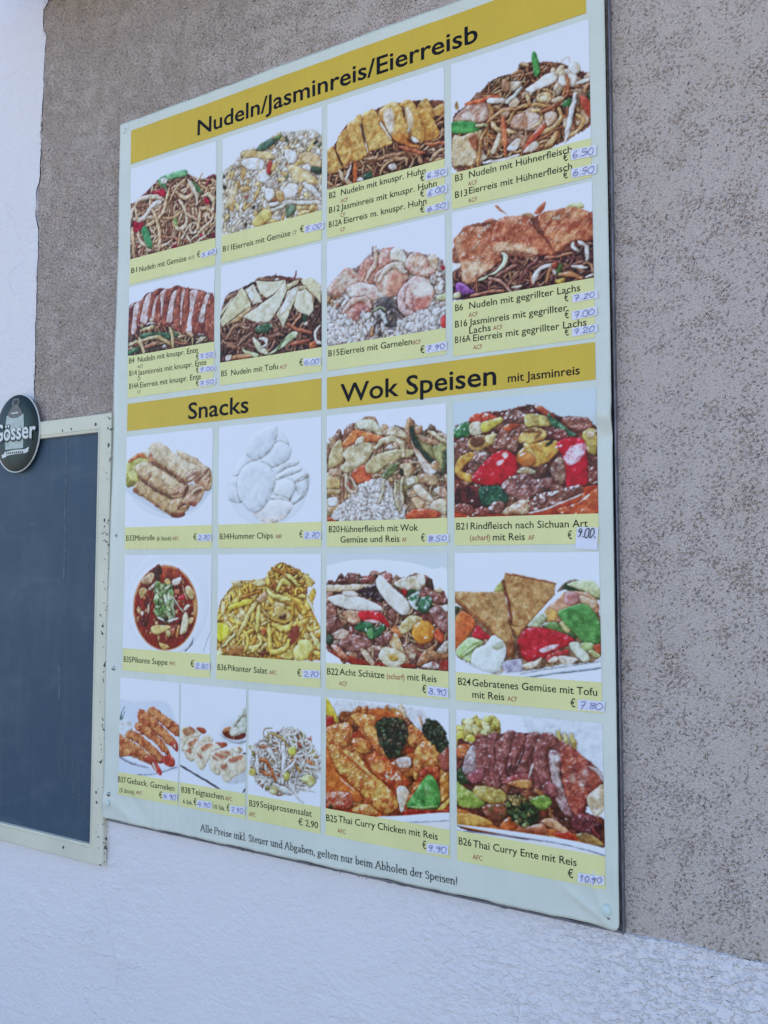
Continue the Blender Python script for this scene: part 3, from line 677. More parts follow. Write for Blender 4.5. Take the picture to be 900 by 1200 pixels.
# photo of sliced crispy chicken on brown noodles
TILES.append(('B2',-630,-429,720.5,581.2,503,'photo of sliced crispy chicken on brown noodles',3,(238,239,252),[
('base',([(-1.1,79.3),(11.5,70.2),(36.5,42.5),(82.4,33.5),(108.7,31.4),(142.1,36.3),(176.9,44.1),(204,61.2),(203.4,140.9),(-1,141)],(96,56,40),(130,76,50)),dict()),
('noodles',([(-1.1,81.7),(42,92.8),(116.3,92.9),(171.7,89),(186.5,74.6),(203.9,72.6),(203.4,140.9),(-1,141)],70,6.2,[(190,146,106),(164,116,82),(206,170,130),(136,92,70)]),dict(L=67.4,curl=0.4)),
('poly',([(157.1,50),(172,39.2),(183,57.5),(191.4,69.1),(176.8,71.9)],(214,160,90)),dict(gloss=0.25)),
('poly',([(181.7,61.7),(194,54.9),(204,61.2),(203.9,77.2),(193.8,73.2)],(206,146,80)),dict()),
('tube',([(191.4,78.3),(198.6,73.4),(203.9,79.5)],4.7,(190,130,90)),dict()),
('tube',([(188.9,84.5),(203.9,84)],4.7,(176,116,84)),dict()),
('poly',([(152,69.6),(157.1,50),(169.5,55.9),(186.5,79.2),(193.6,101.8),(181.4,105.5),(156.8,103.6),(136.8,84.2)],(212,152,76),(186,116,52)),dict(bev=6.7,bump=0.8,gloss=0.3,mott=1.5,jag=0.6)),
('poly',([(136.9,46.6),(126.8,37.8),(139.5,32.1),(150.9,40.1),(159.5,57.7),(169.3,88.4),(166.7,106.2),(151.8,97.6),(140.6,80.6)],(216,160,86),(196,130,60)),dict(bev=6.7,bump=0.8,gloss=0.3,mott=1.5,jag=0.6)),
('poly',([(136.9,44.3),(147,49.5),(151.9,74.3),(141.9,76.2)],(232,216,200),(206,180,150)),dict(bev=2.1,ov=4)),
('poly',([(91.7,40.9),(106.1,28.8),(121.7,30.9),(131.8,45.2),(144.3,90.9),(131.6,92.2),(113.7,80.4),(100.8,60.2)],(220,166,92),(192,126,60)),dict(bev=6.7,bump=0.8,gloss=0.3,mott=1.5,jag=0.6)),
('poly',([(99.5,43.1),(108.7,36.2),(117.7,43.5),(119,65.2),(113.7,85.1),(106,68.8)],(226,214,204),(180,160,150)),dict(bev=2.6,ov=4)),
('poly',([(144.4,76.9),(140.6,82.9),(146.8,86.9)],(230,220,210)),dict()),
('poly',([(113.7,80.4),(133,83.2),(144.3,100.3),(161.7,109.5),(156.7,112.9),(126.5,95.6)],(198,120,54),(170,90,40)),dict(bev=3.6)),
('poly',([(61.5,37.3),(82.4,30.6),(90.4,40.5),(100.8,62.6),(115.8,91.6),(103.3,95.4),(71.7,95.6),(69,75.6)],(222,172,96),(196,134,66)),dict(bev=6.7,bump=0.8,gloss=0.3,mott=1.5,jag=0.6)),
('tube',([(94.3,54.8),(113.7,87.5)],3.1,(238,222,200)),dict()),
('poly',([(35.1,47),(46.1,37.8),(61,33.5),(65,60),(73.8,97.3),(48.8,106.6),(37.9,82)],(220,168,94),(194,130,64)),dict(bev=6.7,bump=0.8,gloss=0.3,mott=1.5,jag=0.6)),
('tube',([(61,49.2),(73,95.9)],2.9,(238,224,200)),dict()),
('tube',([(61.5,49.4),(68,80.1)],1.8,(50,34,34)),dict()),
('poly',([(17.1,64.3),(32.3,48.7),(37.8,60),(46.1,96.3),(28.2,110),(19.9,89.6)],(216,162,90),(190,124,60)),dict(bev=6.7,bump=0.8,gloss=0.3,mott=1.5,jag=0.6)),
('poly',([(-1.2,76.8),(10.1,71.1),(17.1,86.4),(28.8,111.4),(-1.1,112.7)],(218,166,92),(192,128,62)),dict(bev=6.7,bump=0.8,gloss=0.3,mott=1.5,jag=0.6)),
('tube',([(17.7,84.1),(27.7,106.2)],2.3,(80,50,40)),dict()),
('tube',([(63.6,111.6),(100.7,112.5),(136.6,114.7),(156.7,122.1),(164,135.6)],6.7,(180,132,96)),dict()),
('tube',([(103.3,117.9),(136.6,122.8),(139.1,134)],5.7,(196,150,112)),dict()),
('tube',([(69,106.9),(87.6,109.2),(90.2,102.7)],6.2,(190,150,116)),dict()),
('tube',([(95.4,137.3),(100.6,126.8),(116.2,121.2)],6.2,(186,142,104)),dict()),
('tube',([(22.7,112.3),(31,129),(44.7,139.5)],6.2,(214,180,146)),dict()),
('tube',([(43.3,110.1),(35.1,130)],4.7,(232,226,214)),dict()),
('tube',([(14.4,134.8),(20,119)],4.1,(180,130,90)),dict()),
('poly',([(48.8,109.1),(54.2,109.2),(52.8,139.1),(46.9,137.6)],(220,116,60)),dict()),
('poly',([(60.9,133.8),(77,126.9),(80.9,136.2),(71.6,139.9)],(60,84,64)),dict()),
('poly',([(108.4,126.3),(118.7,125.4),(122.5,134.6),(113.6,134.7)],(226,206,198)),dict()),
('poly',([(52.8,136.7),(59.6,133),(66.3,138.7),(58.2,139.1)],(240,240,240)),dict()),
('poly',([(146.8,91.6),(156.8,96.6),(160.5,103.4),(151.8,101.1)],(244,240,236)),dict()),
('tube',([(126.5,101.5),(146.7,112.6),(169,123)],5.2,(196,106,70)),dict()),
('tube',([(178.8,137),(191,126.3),(203.5,125)],6.2,(200,160,124)),dict()),
('tube',([(171.6,109.8),(203.6,114.8)],5.7,(196,110,70)),dict())],
10.5,[('B2',-626.2,-614.2,566.3,'n'),('Nudeln mit knuspr. Huhn',-604.5,-459.2,566.6,'k'),('ACF',-605.3,-592.1,554.8,'r'),('€',-467.9,-461.2,556.2,'k'),('B12',-626.1,-606.6,542.5,'n'),('Jasminreis mit knuspr. Huhn',-604.4,-441.3,542.9,'k'),('CF',-605.2,-596.7,531.6,'r'),('€',-468,-461.4,532.3,'k'),('B12A',-626.1,-602.5,519.3,'n'),('Eierreis m. knuspr. Huhn',-598.9,-457.8,520,'k'),('CF',-605.2,-596.7,508.3,'r'),('€',-468.1,-461.5,508.5,'k')],
[('6.50',[(-459.2,567.6),(-424.8,567.3),(-424.9,554.7),(-459.2,555.2)]),('6.00',[(-457.4,541.4),(-425,542.5),(-424.6,529.3),(-457.5,528.2)]),('6.50',[(-459.5,515.6),(-424,517.2),(-424.1,504.8),(-459.1,506.4)])]))
# photo of fried noodles with chicken, carrot strips and spring onion
TILES.append(('B3',-418,-218.5,720.5,556,503,'photo of fried noodles with chicken, carrot strips and spring onion',4,(238,239,252),[
('base',([(2.1,83.1),(21.9,69.8),(44.1,54.9),(63.2,42),(97.6,42.1),(105.6,31.5),(148.6,43.8),(168.3,53.8),(192.2,71.4),(203.4,79.8),(202.3,141.4),(168.9,157.2),(136.8,163.8),(42.9,168.5),(1.5,154.3)],(100,60,48),(140,92,66)),dict()),
('noodles',([(2.1,83.1),(21.9,69.8),(44.1,54.9),(63.2,42),(97.6,42.1),(105.6,31.5),(148.6,43.8),(168.3,53.8),(192.2,71.4),(203.4,79.8),(202.3,141.4),(168.9,157.2),(136.8,163.8),(42.9,168.5),(1.5,154.3)],110,5.4,[(206,160,110),(190,140,92),(226,188,140),(166,112,74),(196,128,80)]),dict(L=71.9,curl=0.42,deep=0.55)),
('noodles',([(24.7,62.6),(65.9,42.8),(138.6,44.5),(158.4,53.3),(102.6,61.8),(43.9,70.8)],26,4.6,[(206,160,114),(190,130,90),(214,176,130)]),dict(L=66.7,curl=0.12,ang=-0.55)),
('bits',([(2.1,83.1),(21.9,69.8),(44.1,54.9),(63.2,42),(97.6,42.1),(105.6,31.5),(148.6,43.8),(168.3,53.8),(192.2,71.4),(203.4,79.8),(202.3,141.4),(168.9,157.2),(136.8,163.8),(42.9,168.5),(1.5,154.3)],40,10.3,20.5,[(226,200,170),(206,170,140),(214,190,166),(186,140,110)]),dict(asp=1.5)),
('poly',([(5,83.8),(16.3,73.6),(38.5,66.6),(54.7,73.9),(62.6,94.7),(43.6,99.9),(13.3,91.6)],(178,126,104),(224,196,176)),dict(bev=5.1,bump=1.2)),
('poly',([(101.8,118.6),(117.5,97.3),(127.5,110.4),(137.4,123.4),(132.2,134.7),(109.4,128.5)],(206,166,146),(228,200,180)),dict(bev=5.1)),
('poly',([(88.9,109.9),(94.2,103.6),(109.7,105.4),(112,126.6),(91.4,121)],(196,152,130)),dict()),
('poly',([(86.6,80.6),(97.1,78.4),(102.2,87.7),(91.7,96.4)],(226,204,184)),dict()),
('poly',([(137.5,113.2),(152.5,114.9),(154.7,128.2),(142.2,132.3)],(214,180,160)),dict()),
('poly',([(111.5,71),(128.2,64.4),(140.9,58),(155.8,61.4),(153.1,73.3),(133.1,76.2),(120.4,77.5)],(240,238,232)),dict(bev=3.6,bump=0.8)),
('poly',([(158,76),(160.8,61.6),(173,60.4),(182.5,73.4),(177.4,86.9)],(236,226,208)),dict(bev=4.1,bump=0.9)),
('poly',([(170.6,59.6),(178,51.9),(187.5,62.4),(182.6,70.9)],(236,236,226)),dict()),
('poly',([(153.3,61.9),(158.4,53.3),(165.8,53.1),(163.2,64.9)],(220,190,150)),dict()),
('poly',([(1.9,110),(18.7,113.1),(35.3,108.3),(47.5,114.3),(43.2,139.5),(37.5,159.2),(12.7,155.7),(1.6,150.3)],(206,166,120),(226,200,160)),dict(bev=6.2,bump=1)),
('poly',([(26.9,119.4),(35.2,113.6),(41.9,128.6),(37.7,140.8)],(166,100,66)),dict(gloss=0.4)),
('tube',([(57.4,74.7),(61.3,91.7),(54.3,110.8),(44.6,129.4),(40.2,162.6)],6.2,(206,150,96)),dict()),
('tube',([(61.1,102.2),(70.3,117.8),(96.5,128.8)],6.2,(228,190,140)),dict()),
('tube',([(86.2,111.8),(96.9,96.5),(115,94),(147.6,105.9)],5.1,(214,160,100)),dict()),
('tube',([(54.4,102.9),(78.6,91.3),(96.9,96.5)],5.1,(206,150,100)),dict()),
('tube',([(117.4,102.4),(132.6,109.3),(132.4,122),(119.6,128.7)],4.6,(220,176,120)),dict()),
('tube',([(157.5,111.3),(160.9,124.9),(152.1,135),(132.1,139.7)],5.6,(220,174,116)),dict()),
('tube',([(181.5,128.2),(189.8,137.9),(183.6,148.7),(169,154.7)],5.1,(214,170,110)),dict()),
('tube',([(112.7,77.8),(117.6,92.2)],5.1,(222,180,130)),dict()),
('tube',([(168,68.9),(170,92.3),(157.6,103.7),(135.1,110)],5.1,(170,100,66)),dict()),
('poly',([(149.1,93.7),(147.9,96.6),(144.8,98.4),(140.3,98.5),(135.3,97.1),(130.8,94.3),(127.7,90.7),(126.6,87.1),(127.8,84.1),(130.9,82.3),(135.5,82.2),(140.5,83.7),(145,86.5),(148,90)],(224,186,130)),dict(bev=3.6)),
('poly',([(142.1,92.9),(141.5,94.3),(140,95.1),(137.8,95.1),(135.3,94.4),(133.1,93.1),(131.6,91.4),(131.1,89.7),(131.7,88.3),(133.2,87.5),(135.5,87.5),(137.9,88.2),(140.1,89.5),(141.6,91.2)],(240,228,190)),dict(bev=2.1)),
('tube',([(145.5,82.4),(151.6,89.3),(147.8,98.4)],3.6,(226,190,140)),dict()),
('poly',([(147.8,98.4),(157.7,94.9),(165,100.9),(152.7,102.3)],(232,206,176)),dict()),
('poly',([(21.9,64.4),(38.5,63.9),(62.9,64.4),(73.5,70.2),(57.5,72.1),(24.7,69.2)],(222,106,66)),dict()),
('poly',([(74.4,105.9),(79.8,100.8),(83.9,129.3),(83,156.4),(79.1,152.8)],(216,116,76)),dict()),
('poly',([(106.4,158.5),(114.3,142.6),(134.8,127.7),(138.5,133.8),(127,146),(110.2,158.2)],(206,92,62)),dict(gloss=0.4)),
('poly',([(186.8,102.2),(196.2,110),(202.6,126.7),(198.1,135.3),(188.9,117.8)],(190,80,60)),dict()),
('poly',([(54.8,68.7),(62.9,68.4),(85.4,77.6),(84,82.4),(57.4,74.7)],(246,246,244)),dict()),
('tube',([(85.3,80.2),(105.1,67.8)],8.7,(200,206,190)),dict()),
('tube',([(179.7,97.6),(171.8,132.9),(165.2,161.2)],6.7,(238,240,240)),dict()),
('poly',([(121.1,24),(128,25.2),(132.1,55.3),(123.3,53.9)],(86,150,76),(60,120,60)),dict()),
('poly',([(2.1,87.9),(38.1,97.9),(40.7,111.1),(2,104.1)],(86,156,82),(60,124,60)),dict()),
('tube',([(39.5,102.8),(54.4,106.9)],7.7,(206,200,150)),dict()),
('poly',([(165,103.4),(174.7,103.7),(172.1,113),(162.4,110.2)],(60,110,60)),dict()),
('poly',([(197.6,102.9),(203,103.3),(202.8,111.9),(198.6,110.7)],(60,120,66)),dict()),
('poly',([(60.6,146.7),(70.2,123),(75,126.9),(65.9,150.7)],(236,214,180)),dict()),
('poly',([(83.1,148.6),(96.3,137.8),(104,142.5),(96.1,153.3)],(236,230,226)),dict()),
('poly',([(106.4,159.8),(121.9,148.5),(129.4,154.3),(124.2,161.8)],(234,226,214)),dict()),
('tube',([(49.7,159.7),(77.7,164.1),(101.2,162.3)],5.6,(234,228,220)),dict()),
('poly',([(136.8,158.8),(147,148.8),(152,142.6),(156.9,146.4),(146.8,161.4)],(196,150,100)),dict()),
('poly',([(5.1,65),(8.6,57.8),(12.1,69.7),(7.9,71.2)],(190,160,110)),dict(bev=1.5)),
('tube',([(103,30.7),(115.8,37.3)],4.6,(214,180,140)),dict()),
('tube',([(161,47.7),(170.9,43.3),(173.2,52.9)],1,(190,150,120)),dict(shadow=0)),
('tube',([(182.3,83.4),(196.7,82.8)],6.7,(238,232,220)),dict()),
('tube',([(191.7,98.7),(196.6,90.2),(203.2,91)],4.6,(206,150,110)),dict())],
10.6,[('B3',-412.5,-400.8,542.7,'n'),('Nudeln mit Hühnerfleisch',-391.1,-244.1,543,'k'),('ACF',-392.6,-378.9,531.5,'r'),('€',-255.7,-249.6,533.3,'k'),('B13',-412.7,-394.1,518.2,'n'),('Eierreis mit Hühnerfleisch',-391.3,-244.2,519.6,'k'),('ACF',-392.8,-379.2,506.8,'r'),('€',-256.1,-250,509.2,'k')],
[('6.50',[(-245.7,546.2),(-211.7,544),(-211.5,530),(-244.8,531.8)]),('6.50',[(-245.5,520),(-211.7,519.1),(-211.9,505.7),(-244.7,507.5)])]))
# photo of sliced crispy duck on noodles
TILES.append(('B4',-1056,-855.5,497.5,369.5,292.5,'photo of sliced crispy duck on noodles',5,(238,239,252),[
('base',([(-1.1,83.5),(71.1,77.3),(140.5,103.7),(202.7,120.4),(202.8,130.2),(0,127.8)],(70,48,44),(96,72,56)),dict()),
('noodles',([(-0.8,92),(71.1,77.3),(140.5,103.7),(202.7,120.4),(202.8,130.2),(0,127.8)],42,5.8,[(206,176,130),(170,126,96),(186,150,112),(190,120,90)]),dict(L=58.3,curl=0.3)),
('poly',([(24.7,95.5),(44,91),(93.1,96.9),(122.3,103.1),(109.2,109.4),(71.7,106.2),(41.5,102)],(70,104,72)),dict()),
('poly',([(1.3,119.6),(22.3,114),(28.1,121),(5.7,125.4)],(70,110,76)),dict()),
('tube',([(2.4,106.1),(44.3,102.4),(74.4,103.5),(104.2,120.8)],6.9,(214,186,132)),dict()),
('tube',([(27.5,98),(33.4,113.4),(39.3,126.6)],6.9,(226,200,150)),dict()),
('tube',([(99.6,89.7),(106.5,104.9),(108.2,125.4)],7.4,(222,196,140)),dict()),
('tube',([(30,84.8),(60.3,81.9)],7.9,(226,196,140)),dict()),
('tube',([(41.8,116.6),(71.9,112.4)],6.9,(196,130,100)),dict()),
('tube',([(122.4,110.2),(140.6,108.7)],5.8,(200,170,130)),dict()),
('tube',([(161.4,124.6),(181.5,117.4)],6.4,(206,190,160)),dict()),
('poly',([(82.9,122),(88.1,117.7),(92.2,122.3)],(240,240,240)),dict()),
('base',([(2,90.2),(0.1,39.3),(11.9,30.6),(28.7,29.1),(42.4,18.8),(56.2,18),(75.2,14),(96.9,19.3),(115.4,15.7),(131.3,22.5),(159.8,30.4),(172.6,34.6),(185.3,41.7),(200.5,51.1),(202.8,126.3),(186.5,118.1),(171.3,110),(150.9,111.1),(130.1,104.2),(108.9,91),(79.4,83.7),(54.6,72.8),(32.7,80)],(126,66,54),(100,50,42)),dict(jag=0.5)),
('poly',([(2.1,39.6),(11.9,32.7),(7.5,84.7),(18.8,84.2),(22.4,57.5),(25.9,30.8)],(222,194,190),(190,150,142)),dict(bev=4.2)),
('poly',([(27.4,33.1),(23.6,49.3),(19.8,69.7),(29.8,75.4),(32,50.6),(38.4,26.5)],(160,86,66),(118,58,46)),dict(bev=3.2)),
('poly',([(39.8,26.8),(29.4,60.7),(29.6,69.1),(45,73.4),(49.9,47.2),(54.9,19.9)],(222,194,190),(190,150,142)),dict(bev=4.2)),
('poly',([(57.6,20.3),(49.9,43),(48.9,61.6),(58.7,69.3),(63.6,45.2),(72.6,16.6)],(160,86,66),(118,58,46)),dict(bev=3.7)),
('poly',([(67.4,29.2),(59.6,46.6),(57.3,67),(62.8,70.9),(66.5,49.8),(72.8,28)],(222,194,190),(190,150,142)),dict(bev=2.1)),
('poly',([(75.4,24.4),(67.6,39.6),(64.1,68),(79.3,78.5),(75.9,45.1),(78.1,20.7)],(160,86,66),(118,58,46)),dict(bev=3.7)),
('poly',([(75.4,24.4),(78.5,41.4),(78.9,62),(83.1,66.8),(85.3,42.5),(90.2,18.6)],(222,194,190),(190,150,142)),dict(bev=3.2)),
('poly',([(90.2,20.6),(86.6,42.7),(80.6,76.7),(94.1,80.7),(96.1,48.3),(104.9,23.1)],(160,86,66),(118,58,46)),dict(bev=4.2)),
('poly',([(105.1,29.3),(97.5,50.6),(94,76.6),(106,80.5),(109.5,52.5),(116.9,25.2)],(222,194,190),(190,150,142)),dict(bev=3.7)),
('poly',([(116.9,23.1),(112.1,50.9),(108.8,87),(126.1,97.6),(124,54.8),(126.1,23.7)],(160,86,66),(118,58,46)),dict(bev=4.2,stripe=(1.2,9,0.25))),
('poly',([(127.5,29),(125.3,55),(124.6,85.2),(128.5,87.8),(129.3,55.6),(135.3,28.3)],(222,194,190),(190,150,142)),dict(bev=2.1)),
('poly',([(136.6,27.5),(131.9,58.1),(127.4,99.8),(143.1,104),(143.6,59.9),(144.3,27.8)],(160,86,66),(118,58,46)),dict(bev=4.2,stripe=(1.2,9,0.25))),
('poly',([(145.7,32),(146.2,58.3),(139.2,101.5),(150.9,107.1),(155.2,61.8),(165,34.3)],(222,194,190),(190,150,142)),dict(bev=4.2)),
('poly',([(165,35.3),(157.8,60.1),(150.5,89.1),(161.1,106.6),(173.8,108.4),(167.1,87.6),(175.6,63),(181.6,41.1)],(160,86,66),(118,58,46)),dict(bev=5.3,stripe=(1.2,9,0.25))),
('poly',([(182.8,43.3),(173.1,62.6),(165.8,87.4),(178.6,91.3),(181.9,66),(191.7,47.7)],(222,194,190),(190,150,142)),dict(bev=3.2)),
('poly',([(191.7,49.7),(183.2,68.2),(181.3,109.5),(189,120.4),(202,126.2),(201.7,100.6),(201.2,71),(201,55.2)],(160,86,66),(118,58,46)),dict(bev=4.2,stripe=(1.2,9,0.25))),
('bits',([(2,90.2),(0.1,39.3),(11.9,30.6),(28.7,29.1),(42.4,18.8),(56.2,18),(75.2,14),(96.9,19.3),(115.4,15.7),(131.3,22.5),(159.8,30.4),(172.6,34.6),(185.3,41.7),(200.5,51.1),(202.8,126.3),(186.5,118.1),(171.3,110),(150.9,111.1),(130.1,104.2),(108.9,91),(79.4,83.7),(54.6,72.8),(32.7,80)],60,2.6,5.8,[(222,140,110),(206,110,84)]),dict(asp=1.3,deep=1,shadow=0,gloss=0.5)),
('poly',([(173.1,62.6),(181.9,61),(179.6,77.5),(170.8,82.1)],(232,216,214)),dict(bev=2.6)),
('poly',([(137.9,103.3),(150.8,105.1),(156.1,111.9),(148.4,112.8)],(214,170,130)),dict()),
('poly',([(51.8,68.2),(60,65.3),(62.8,72),(56,74)],(220,190,160)),dict()),
('poly',([(26.9,72.9),(36.7,74.3),(34.1,80.2)],(210,180,150)),dict())],
9.4,[('B4',-1052.2,-1039.5,355.6,'n'),('Nudeln mit knuspr. Ente',-1030.8,-890.5,355.3,'k'),('ACF',-1031.4,-1018.3,344.2,'g'),('€',-894.7,-888.6,343.2,'k'),('B14',-1051.6,-1033.1,332.7,'n'),('Jasminreis mit knuspr. Ente',-1030.3,-871.8,331.8,'k'),('CF',-1031.7,-1023.3,321.5,'g'),('€',-894.3,-888.2,320.4,'k'),('B14A',-1051.6,-1028.3,309.1,'n'),('Eierreis mit knuspr. Ente',-1025,-883,308.6,'k'),('CF',-1031.1,-1023.3,298.2,'g'),('€',-893.9,-887.8,297.1,'k')],
[('7.50',[(-888,352.6),(-853.7,353.3),(-852.8,341.8),(-887.3,342.2)]),('7.00',[(-887.1,328.8),(-851.4,329),(-850.8,319.1),(-886.2,319.4)]),('7.50',[(-886.4,305.6),(-850.6,306.5),(-850.4,295.7),(-886.3,294.8)])]))
# photo of fried tofu slices on brown noodles
TILES.append(('B5',-842,-640,497.5,331.5,292.5,'photo of fried tofu slices on brown noodles',6,(238,239,252),[
('base',([(-1,95.6),(6.6,64.7),(17.7,50.6),(48.5,44.5),(81.2,35.6),(110.7,36.3),(157.6,49),(172.8,57.1),(200.4,76.8),(201.1,167.9),(-0.1,166.3)],(70,44,40),(100,64,54)),dict()),
('noodles',([(-1,95.6),(6.6,64.7),(17.7,50.6),(48.5,44.5),(81.2,35.6),(110.7,36.3),(157.6,49),(172.8,57.1),(200.4,76.8),(201.1,167.9),(-0.1,166.3)],120,6.9,[(166,122,100),(146,102,84),(190,148,120),(128,88,74)]),dict(L=68.9,curl=0.4)),
('poly',([(5.2,66.8),(14.9,52.4),(34.6,50),(31.9,57.5),(12.2,61.1)],(150,110,90)),dict()),
('tube',([(113.3,33.5),(116,42.8)],2.4,(110,60,60)),dict()),
('tube',([(153.7,36.4),(147.3,48.3),(116,40.6)],3.7,(126,70,66)),dict()),
('poly',([(110.8,44.1),(116,40.6),(121.3,44.8)],(246,246,246)),dict()),
('tube',([(81.3,36.7),(100.1,42.2)],5.3,(150,110,84)),dict()),
('poly',([(-1.2,81.8),(23.5,59.5),(30.5,57.3),(18,71.1),(-1.1,88.7)],(226,214,176),(212,194,146)),dict(bev=4.2,bump=0.35,mott=0.9,gloss=0.15,sm=0,jag=0.35)),
('poly',([(-1,95.6),(15.2,73),(44.3,44.9),(54.1,54.4),(64,78.5),(40.7,88.3),(5.7,105.7)],(222,206,160),(206,186,136)),dict(bev=4.2,bump=0.35,mott=0.9,gloss=0.15,sm=0,jag=0.35)),
('poly',([(5.7,106.8),(40.7,89.4),(65.4,78.7),(62.7,86.1),(35.2,101),(21.2,102.3)],(196,160,112)),dict(bev=2.1,sm=0)),
('poly',([(51.3,49.4),(67.7,42.1),(81.5,63.5),(87,75.5),(68.1,76.9),(59.7,62.1)],(232,224,194),(220,206,168)),dict(bev=4.2,bump=0.35,mott=0.9,gloss=0.15,sm=0,jag=0.35)),
('poly',([(54.1,52.2),(65,47.3),(69.4,70.4),(63.9,69.5)],(242,240,232)),dict(bev=2.1)),
('poly',([(170.4,65.3),(162.7,53.2),(182.9,51.4),(200.8,66.3),(200.9,96),(185.5,78.6)],(222,206,160),(206,184,134)),dict(bev=4.2,bump=0.35,mott=0.9,gloss=0.15,sm=0,jag=0.35)),
('poly',([(134.4,54.8),(160.1,50.6),(157.6,56.6),(133.2,65.5)],(220,204,160)),dict(bev=4.2,bump=0.35,mott=0.9,gloss=0.15,sm=0,jag=0.35)),
('poly',([(157.6,61),(170.3,63.1),(172.9,69),(160.2,66.8)],(222,206,160)),dict(bev=2.1)),
('poly',([(72,37.3),(105.5,45.4),(131.8,46.7),(121.4,63.5),(95,70.1),(82.8,61.5)],(228,218,182),(214,196,150)),dict(bev=4.2,bump=0.35,mott=0.9,gloss=0.15,sm=0,jag=0.35)),
('poly',([(133.1,46.2),(135.8,65.9),(121.6,89.8),(100.7,110.7),(76.5,108.2),(46.3,94.8),(79,80.8),(116.2,64.8)],(230,222,190),(216,202,160)),dict(bev=4.2,bump=0.35,mott=0.9,gloss=0.15,sm=0,jag=0.35)),
('poly',([(157.6,61),(160.2,70.1),(142.5,99.6),(128.4,124.7),(115.1,99.8),(129.4,84.5),(137.1,66.2)],(230,222,186),(214,196,148)),dict(bev=4.2,bump=0.35,mott=0.9,gloss=0.15,sm=0,jag=0.35)),
('poly',([(147.4,63.5),(156.4,67.2),(137.3,92.3),(121.7,103),(129.4,84.5)],(244,242,236)),dict(bev=2.6)),
('poly',([(157.7,69.6),(172.9,69),(184.2,80.5),(186.8,104.4),(178.1,113.7),(157.9,102),(148.9,92)],(228,218,180),(216,200,156)),dict(bev=4.2,bump=0.35,mott=0.9,gloss=0.15,sm=0,jag=0.35)),
('tube',([(13.1,127.2),(29.7,109.2),(54.7,108.4)],6.4,(170,126,100)),dict()),
('tube',([(10.3,133.6),(38.5,146.4)],7.9,(160,112,90)),dict()),
('tube',([(35.7,141.5),(65.8,123.4)],6.4,(150,112,92)),dict()),
('tube',([(40.9,108.6),(57.5,115.5),(62.9,109.6)],5.8,(166,128,106)),dict()),
('tube',([(100.9,134.9),(127.2,135.4)],7.4,(150,104,84)),dict()),
('poly',([(73.9,115.6),(95.4,112.1),(106.1,118.1),(95.5,127.6),(76.7,124.9)],(70,96,70)),dict()),
('tube',([(137.4,119.5),(158,132.2),(183.2,140.1)],6.9,(190,112,80)),dict()),
('tube',([(163,110.4),(145.2,123.9)],4.8,(206,130,96)),dict()),
('poly',([(98.5,164.2),(116.9,154.6),(137.6,137.9),(152.9,133.6),(155.5,140.4),(132.5,154.5),(106.4,164.1)],(206,214,166),(170,186,130)),dict()),
('tube',([(116.9,159),(129.8,143.3)],2.6,(90,130,80)),dict()),
('poly',([(67.3,132.4),(76.8,138.2),(98.5,160.9),(90.5,163.2),(74.2,151.1)],(226,228,190)),dict()),
('poly',([(46.8,145.3),(55.2,153.1),(79.7,160.7),(74.4,165.5),(52.5,157.2)],(206,220,160)),dict()),
('tube',([(80.8,136.5),(92.9,138.2),(95.7,147.4),(87.7,149.6)],5.8,(240,236,226)),dict()),
('tube',([(199.3,131.8),(190.7,141.1),(192,154),(199.4,159.3)],4.8,(238,232,222)),dict()),
('poly',([(21.9,157.7),(58,157.9),(63.5,164.1),(24.8,164.8)],(190,130,90)),dict()),
('poly',([(13.4,156.6),(24.7,155.8),(22,164.5),(12.1,163.3)],(236,232,226)),dict()),
('tube',([(145.4,154.1),(178.3,152.2)],6.9,(176,96,70)),dict()),
('poly',([(178.3,156.4),(190.7,156),(190.8,164.5),(180.8,164.2)],(206,110,66)),dict()),
('poly',([(165.5,111.8),(173.1,110.8),(173.1,121.5),(168.1,120.8)],(60,90,60)),dict()),
('poly',([(168.1,125.1),(173.1,121.5),(176.9,124.2),(174.4,127.1)],(244,240,236)),dict())],
9.9,[('B5',-838.9,-826.7,307.6,'n'),('Nudeln mit Tofu',-817.7,-723.5,306.7,'k'),('ACF',-720.2,-706.2,306.1,'r'),('€',-681.6,-674.8,306.8,'k')],
[('6.00',[(-673.6,317.3),(-640.8,315.2),(-640.8,303.2),(-673.1,305.1)])]))
